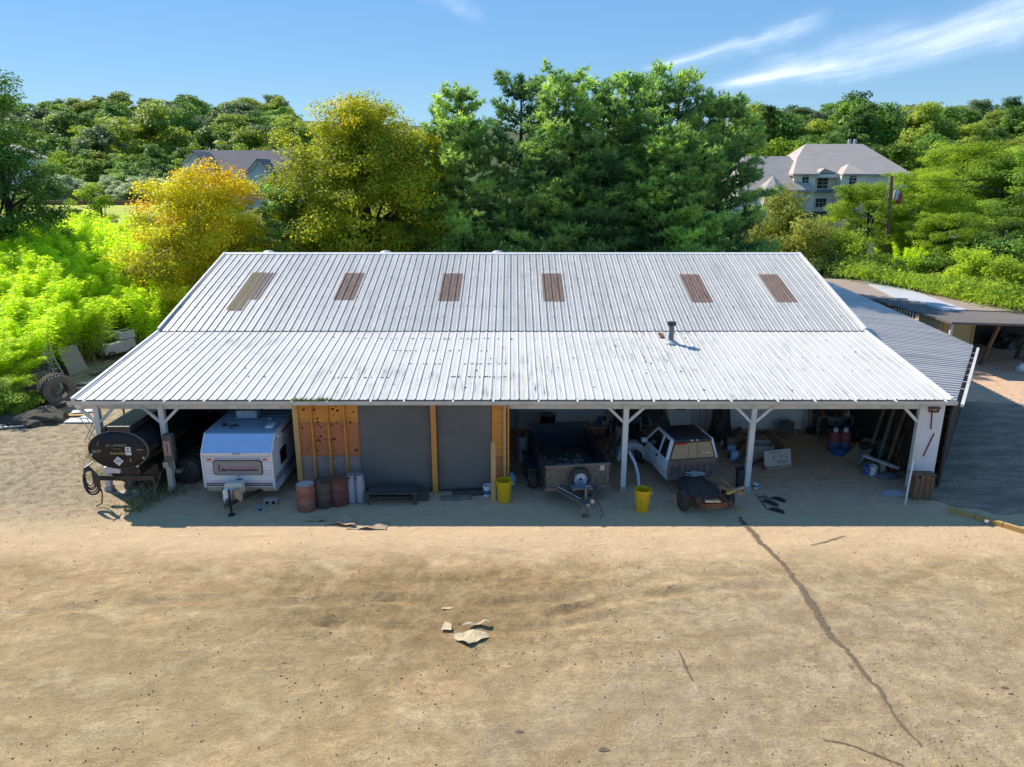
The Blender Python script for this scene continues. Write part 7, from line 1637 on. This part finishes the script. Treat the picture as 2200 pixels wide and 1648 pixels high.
ribbon('yard_crack', 'thin dark crack near the bottom right corner', [(1770, 1590, .5), (1840, 1605, .6), (1890, 1622, .9), (1940, 1642, .8), (1960, 1660, .6)], .035, 5)
ribbon('yard_crack', 'short faint crack in the middle right of the yard', [(1455, 1400, .5), (1475, 1440, .9), (1490, 1470, .6)], .04, 7)
ribbon('yard_crack', 'short dark line on the ground in front of the right bay', [(1740, 1172, .4), (1790, 1160, .7), (1820, 1150, .5)], .05, 9)
STONES = [plain('brown pebble', (.20, .15, .10), .9), plain('grey pebble', (.32, .29, .26), .9), plain('dark clod', (.10, .07, .045), .95)]
sg_ = random.Random(17); m = MB()
for k in range(5200):
    px, py = sg_.uniform(0, 2200), 1125 + 520 * sg_.random() ** .8
    dens_ = noise.noise(Vector((px * .004, py * .006, 2)))
    if px < 600 and sg_.random() < .5: continue
    if dens_ < sg_.uniform(-.5, .45): continue
    q = gp(px, py); s = sg_.choice((.008, .010, .010, .012, .015, .018, .022, .030)); a = sg_.uniform(0, 6.28)
    z = ground_z(q.x, q.y)
    vs = [(q.x + s * math.cos(a + j * 1.2566) * sg_.uniform(.7, 1.2), q.y + s * math.sin(a + j * 1.2566) * sg_.uniform(.7, 1.2), z - .004) for j in range(5)] + [(q.x + s * .2, q.y, z + s * .75)]
    m.add(vs, [(j, (j + 1) % 5, 5) for j in range(5)], mi=sg_.choice((0, 0, 1, 2, 2)))
o = m.build('pebbles', STONES); tag(o, 'small pebbles and clods scattered over the yard', 'pebbles', kind='stuff')
PAPER = plain('tan crumpled paper', (.62, .50, .32), .9, dirt=.8, dirt_col=(.36, .26, .14), scale=7)
for px, py, poly, lb, sd, am in ((1010, 1372, [(-.38, .12), (-.1, .22), (.36, .20), (.44, .02), (-.02, -.28), (-.34, -.06)], 'largest torn sheet of tan paper on the yard', 3, .09), (960, 1348, [(-.13, -.1), (.12, -.12), (.10, .10), (-.06, .22)], 'small torn paper left of the largest sheet', 5, .08), (960, 1310, [(-.14, -.03), (.16, .0), (.10, .07), (-.10, .05)], 'smallest scrap of paper above the torn sheets', 8, .05), (1022, 1348, [(-.32, -.05), (.34, .04), (.30, .12), (-.2, .06)], 'narrow folded strip of paper behind the largest sheet', 9, .10)):
    q = gp(px, py); crumple('torn_paper', lb, 'paper', (q.x, q.y, ground_z(q.x, q.y)), poly, PAPER, am, sd, 4)
for px, py, r_, lb in ((2160, 1478, .06, 'larger dark spot near the right edge of the yard'), (2172, 1491, .045, 'smaller dark spot near the right edge of the yard'), (1115, 1572, .06, 'dark oil spot at the bottom middle'), (1297, 1612, .08, 'brown oil spot at the bottom right of the middle')):
    q = gp(px, py); m = MB(); m.add([(q.x + r_ * 1.2 * math.cos(a) * (1 + .3 * math.sin(3 * a + px)), q.y + r_ * .7 * math.sin(a), ground_z(q.x, q.y) + .010) for a in [k * .4488 for k in range(14)]] , [tuple(range(14))]); o = m.build('oil_spot', plain('oily stain', (.16, .115, .07), .8, dirt=.6, dirt_col=(.09, .065, .04), scale=9)); o['kind'] = 'structure'; o['label'] = lb
# timber curb at the right
A, B = gp(2040, 1098), gp(2215, 1150); c_ = (A + B) / 2
cbm = thing('timber_curb', 'golden timber curb edging the shade-toned ground at the right', 'curb', (c_.x, c_.y, 0))
for k in range(3):
    a, b = (A - c_).lerp(B - c_, k / 3 + .004), (A - c_).lerp(B - c_, (k + 1) / 3 - .004); MB().bar((a.x, a.y, .07), (b.x, b.y, .07), .14, .14).build('timber', plain('golden timber', (.52, .33, .12), .8, dirt=.5, dirt_col=(.3, .18, .07)), cbm)
q = gp(2118, 1128); t_ = pail('drink_cup', 'small blue and white cup standing by the timber curb', 'cup', (q.x, q.y, 0), .05, .16, WHITE_PAINT, handle=False, n=12); MB().lathe([(.046, .02), (.049, .09)], 12, cap0=False, cap1=False).build('band', BLUE_PLASTIC, t_)

# ================================================================ cirrus: thin ice-cloud sheets high above, far off
def cirrus_mat():
    m, t, b = new_mat('cirrus'); uv = t.nodes.new('ShaderNodeUVMap'); sx = t.nodes.new('ShaderNodeSeparateXYZ'); t.links.new(uv.outputs[0], sx.inputs[0])
    oi = t.nodes.new('ShaderNodeObjectInfo')
    def nz_(su, sv, k, detail):
        c = t.nodes.new('ShaderNodeCombineXYZ'); t.links.new(nmath(t, 'MULTIPLY', sx.outputs[0], su), c.inputs[0]); t.links.new(nmath(t, 'MULTIPLY', sx.outputs[1], sv), c.inputs[1]); t.links.new(nmath(t, 'MULTIPLY', oi.outputs['Random'], 60 + k), c.inputs[2])
        n = N(t, 'ShaderNodeTexNoise', Scale=1.0, Detail=detail, Roughness=0.6, Distortion=0.5); t.links.new(c.outputs[0], n.inputs['Vector']); return n.outputs['Fac']
    v = nmath(t, 'ADD', nmath(t, 'SUBTRACT', sx.outputs[1], .5), nmath(t, 'MULTIPLY', nmath(t, 'SUBTRACT', nz_(3.0, 0, 3, 4.0), .5), .55))
    g_ = nmath(t, 'POWER', 2.718, nmath(t, 'MULTIPLY', nmath(t, 'MULTIPLY', v, v), -26.0))
    def mr(x, a, b_):
        r = t.nodes.new('ShaderNodeMapRange'); r.interpolation_type = 'SMOOTHSTEP'; r.inputs[1].default_value = a; r.inputs[2].default_value = b_; t.links.new(x, r.inputs[0]); return r.outputs[0]
    e = nmath(t, 'MULTIPLY', mr(sx.outputs[0], 0.0, .16), mr(sx.outputs[0], 1.0, .75))
    edge = nmath(t, 'MULTIPLY', mr(sx.outputs[1], 0.0, .25), mr(sx.outputs[1], 1.0, .75))
    f = nmath(t, 'MULTIPLY', mr(nz_(2.2, 3.2, 0, 5.0), .15, .95), g_)
    at = t.nodes.new('ShaderNodeAttribute'); at.attribute_type = 'OBJECT'; at.attribute_name = 'thickness'
    al = nmath(t, 'MULTIPLY', nmath(t, 'MULTIPLY', nmath(t, 'MULTIPLY', f, e), edge), at.outputs['Fac'], True)
    tr = t.nodes.new('ShaderNodeBsdfTranslucent'); tr.inputs[0].default_value = (.92, .92, .95, 1); tp = t.nodes.new('ShaderNodeBsdfTransparent')
    mx = t.nodes.new('ShaderNodeMixShader'); t.links.new(al, mx.inputs[0]); t.links.new(tp.outputs[0], mx.inputs[1]); t.links.new(tr.outputs[0], mx.inputs[2])
    t.links.new(mx.outputs[0], t.nodes['Material Output'].inputs['Surface']); return m
CIR = cirrus_mat(); CH0 = [1800.0]
def cirrus(u0, v0, u1, v1, w0, w1, bend, thick, label):
    CH0[0] += 60.0; CH = CH0[0]; n_ = 140; K_ = 28; L = math.hypot(u1 - u0, v1 - v0); du, dv = (u1 - u0) / L, (v1 - v0) / L; vs, uvs = [], []
    for i in range(n_ + 1):
        s = i / n_; w = (w0 + (w1 - w0) * s) * 2.6; c = bend * s * (1 - s)
        for j in range(K_ + 1):
            k = j / K_ - .5; u = u0 + (u1 - u0) * s - dv * (c + k * 2 * w); v = v0 + (v1 - v0) * s + du * (c + k * 2 * w); Y = (CH - CAM_H) / v
            vs.append((u * Y, Y, CH)); uvs.append((s, j / K_))
    W_ = K_ + 1; fs = [(W_ * i + j, W_ * (i + 1) + j, W_ * (i + 1) + j + 1, W_ * i + j + 1) for i in range(n_) for j in range(K_)]
    me = bpy.data.meshes.new('cirrus_cloud'); me.from_pydata(vs, [], fs); ul = me.uv_layers.new(name='UVMap')
    for lp in me.loops:
        ul.data[lp.index].uv = uvs[lp.vertex_index]
    me.materials.append(CIR); o = obj_from(me, 'cirrus_cloud'); o['thickness'] = thick; o['kind'] = 'stuff'; o['label'] = label; o['category'] = 'cloud'
cirrus(.160, .136, .42, .206, .005, .012, -.03, .60, 'thin upper streak of cirrus right of the pines')
cirrus(.238, .111, .74, .222, .008, .022, -.05, .90, 'brightest broad cirrus streak rising to the right edge')
cirrus(.30, .132, .76, .245, .014, .024, -.03, .55, 'faint wide cirrus veil above the bright streak')
cirrus(.295, .084, .385, .086, .0022, .003, 0, .6, 'tiny cirrus wisp low over the mansion')
cirrus(.47, .090, .55, .095, .002, .002, 0, .45, 'tiny cirrus wisp low at the right')
cirrus(-.13, .236, -.03, .192, .010, .008, .01, .30, 'faint cirrus wisp near the top middle')
cirrus(-.82, .106, -.66, .082, .004, .004, 0, .35, 'faint cirrus wisp at the left edge')
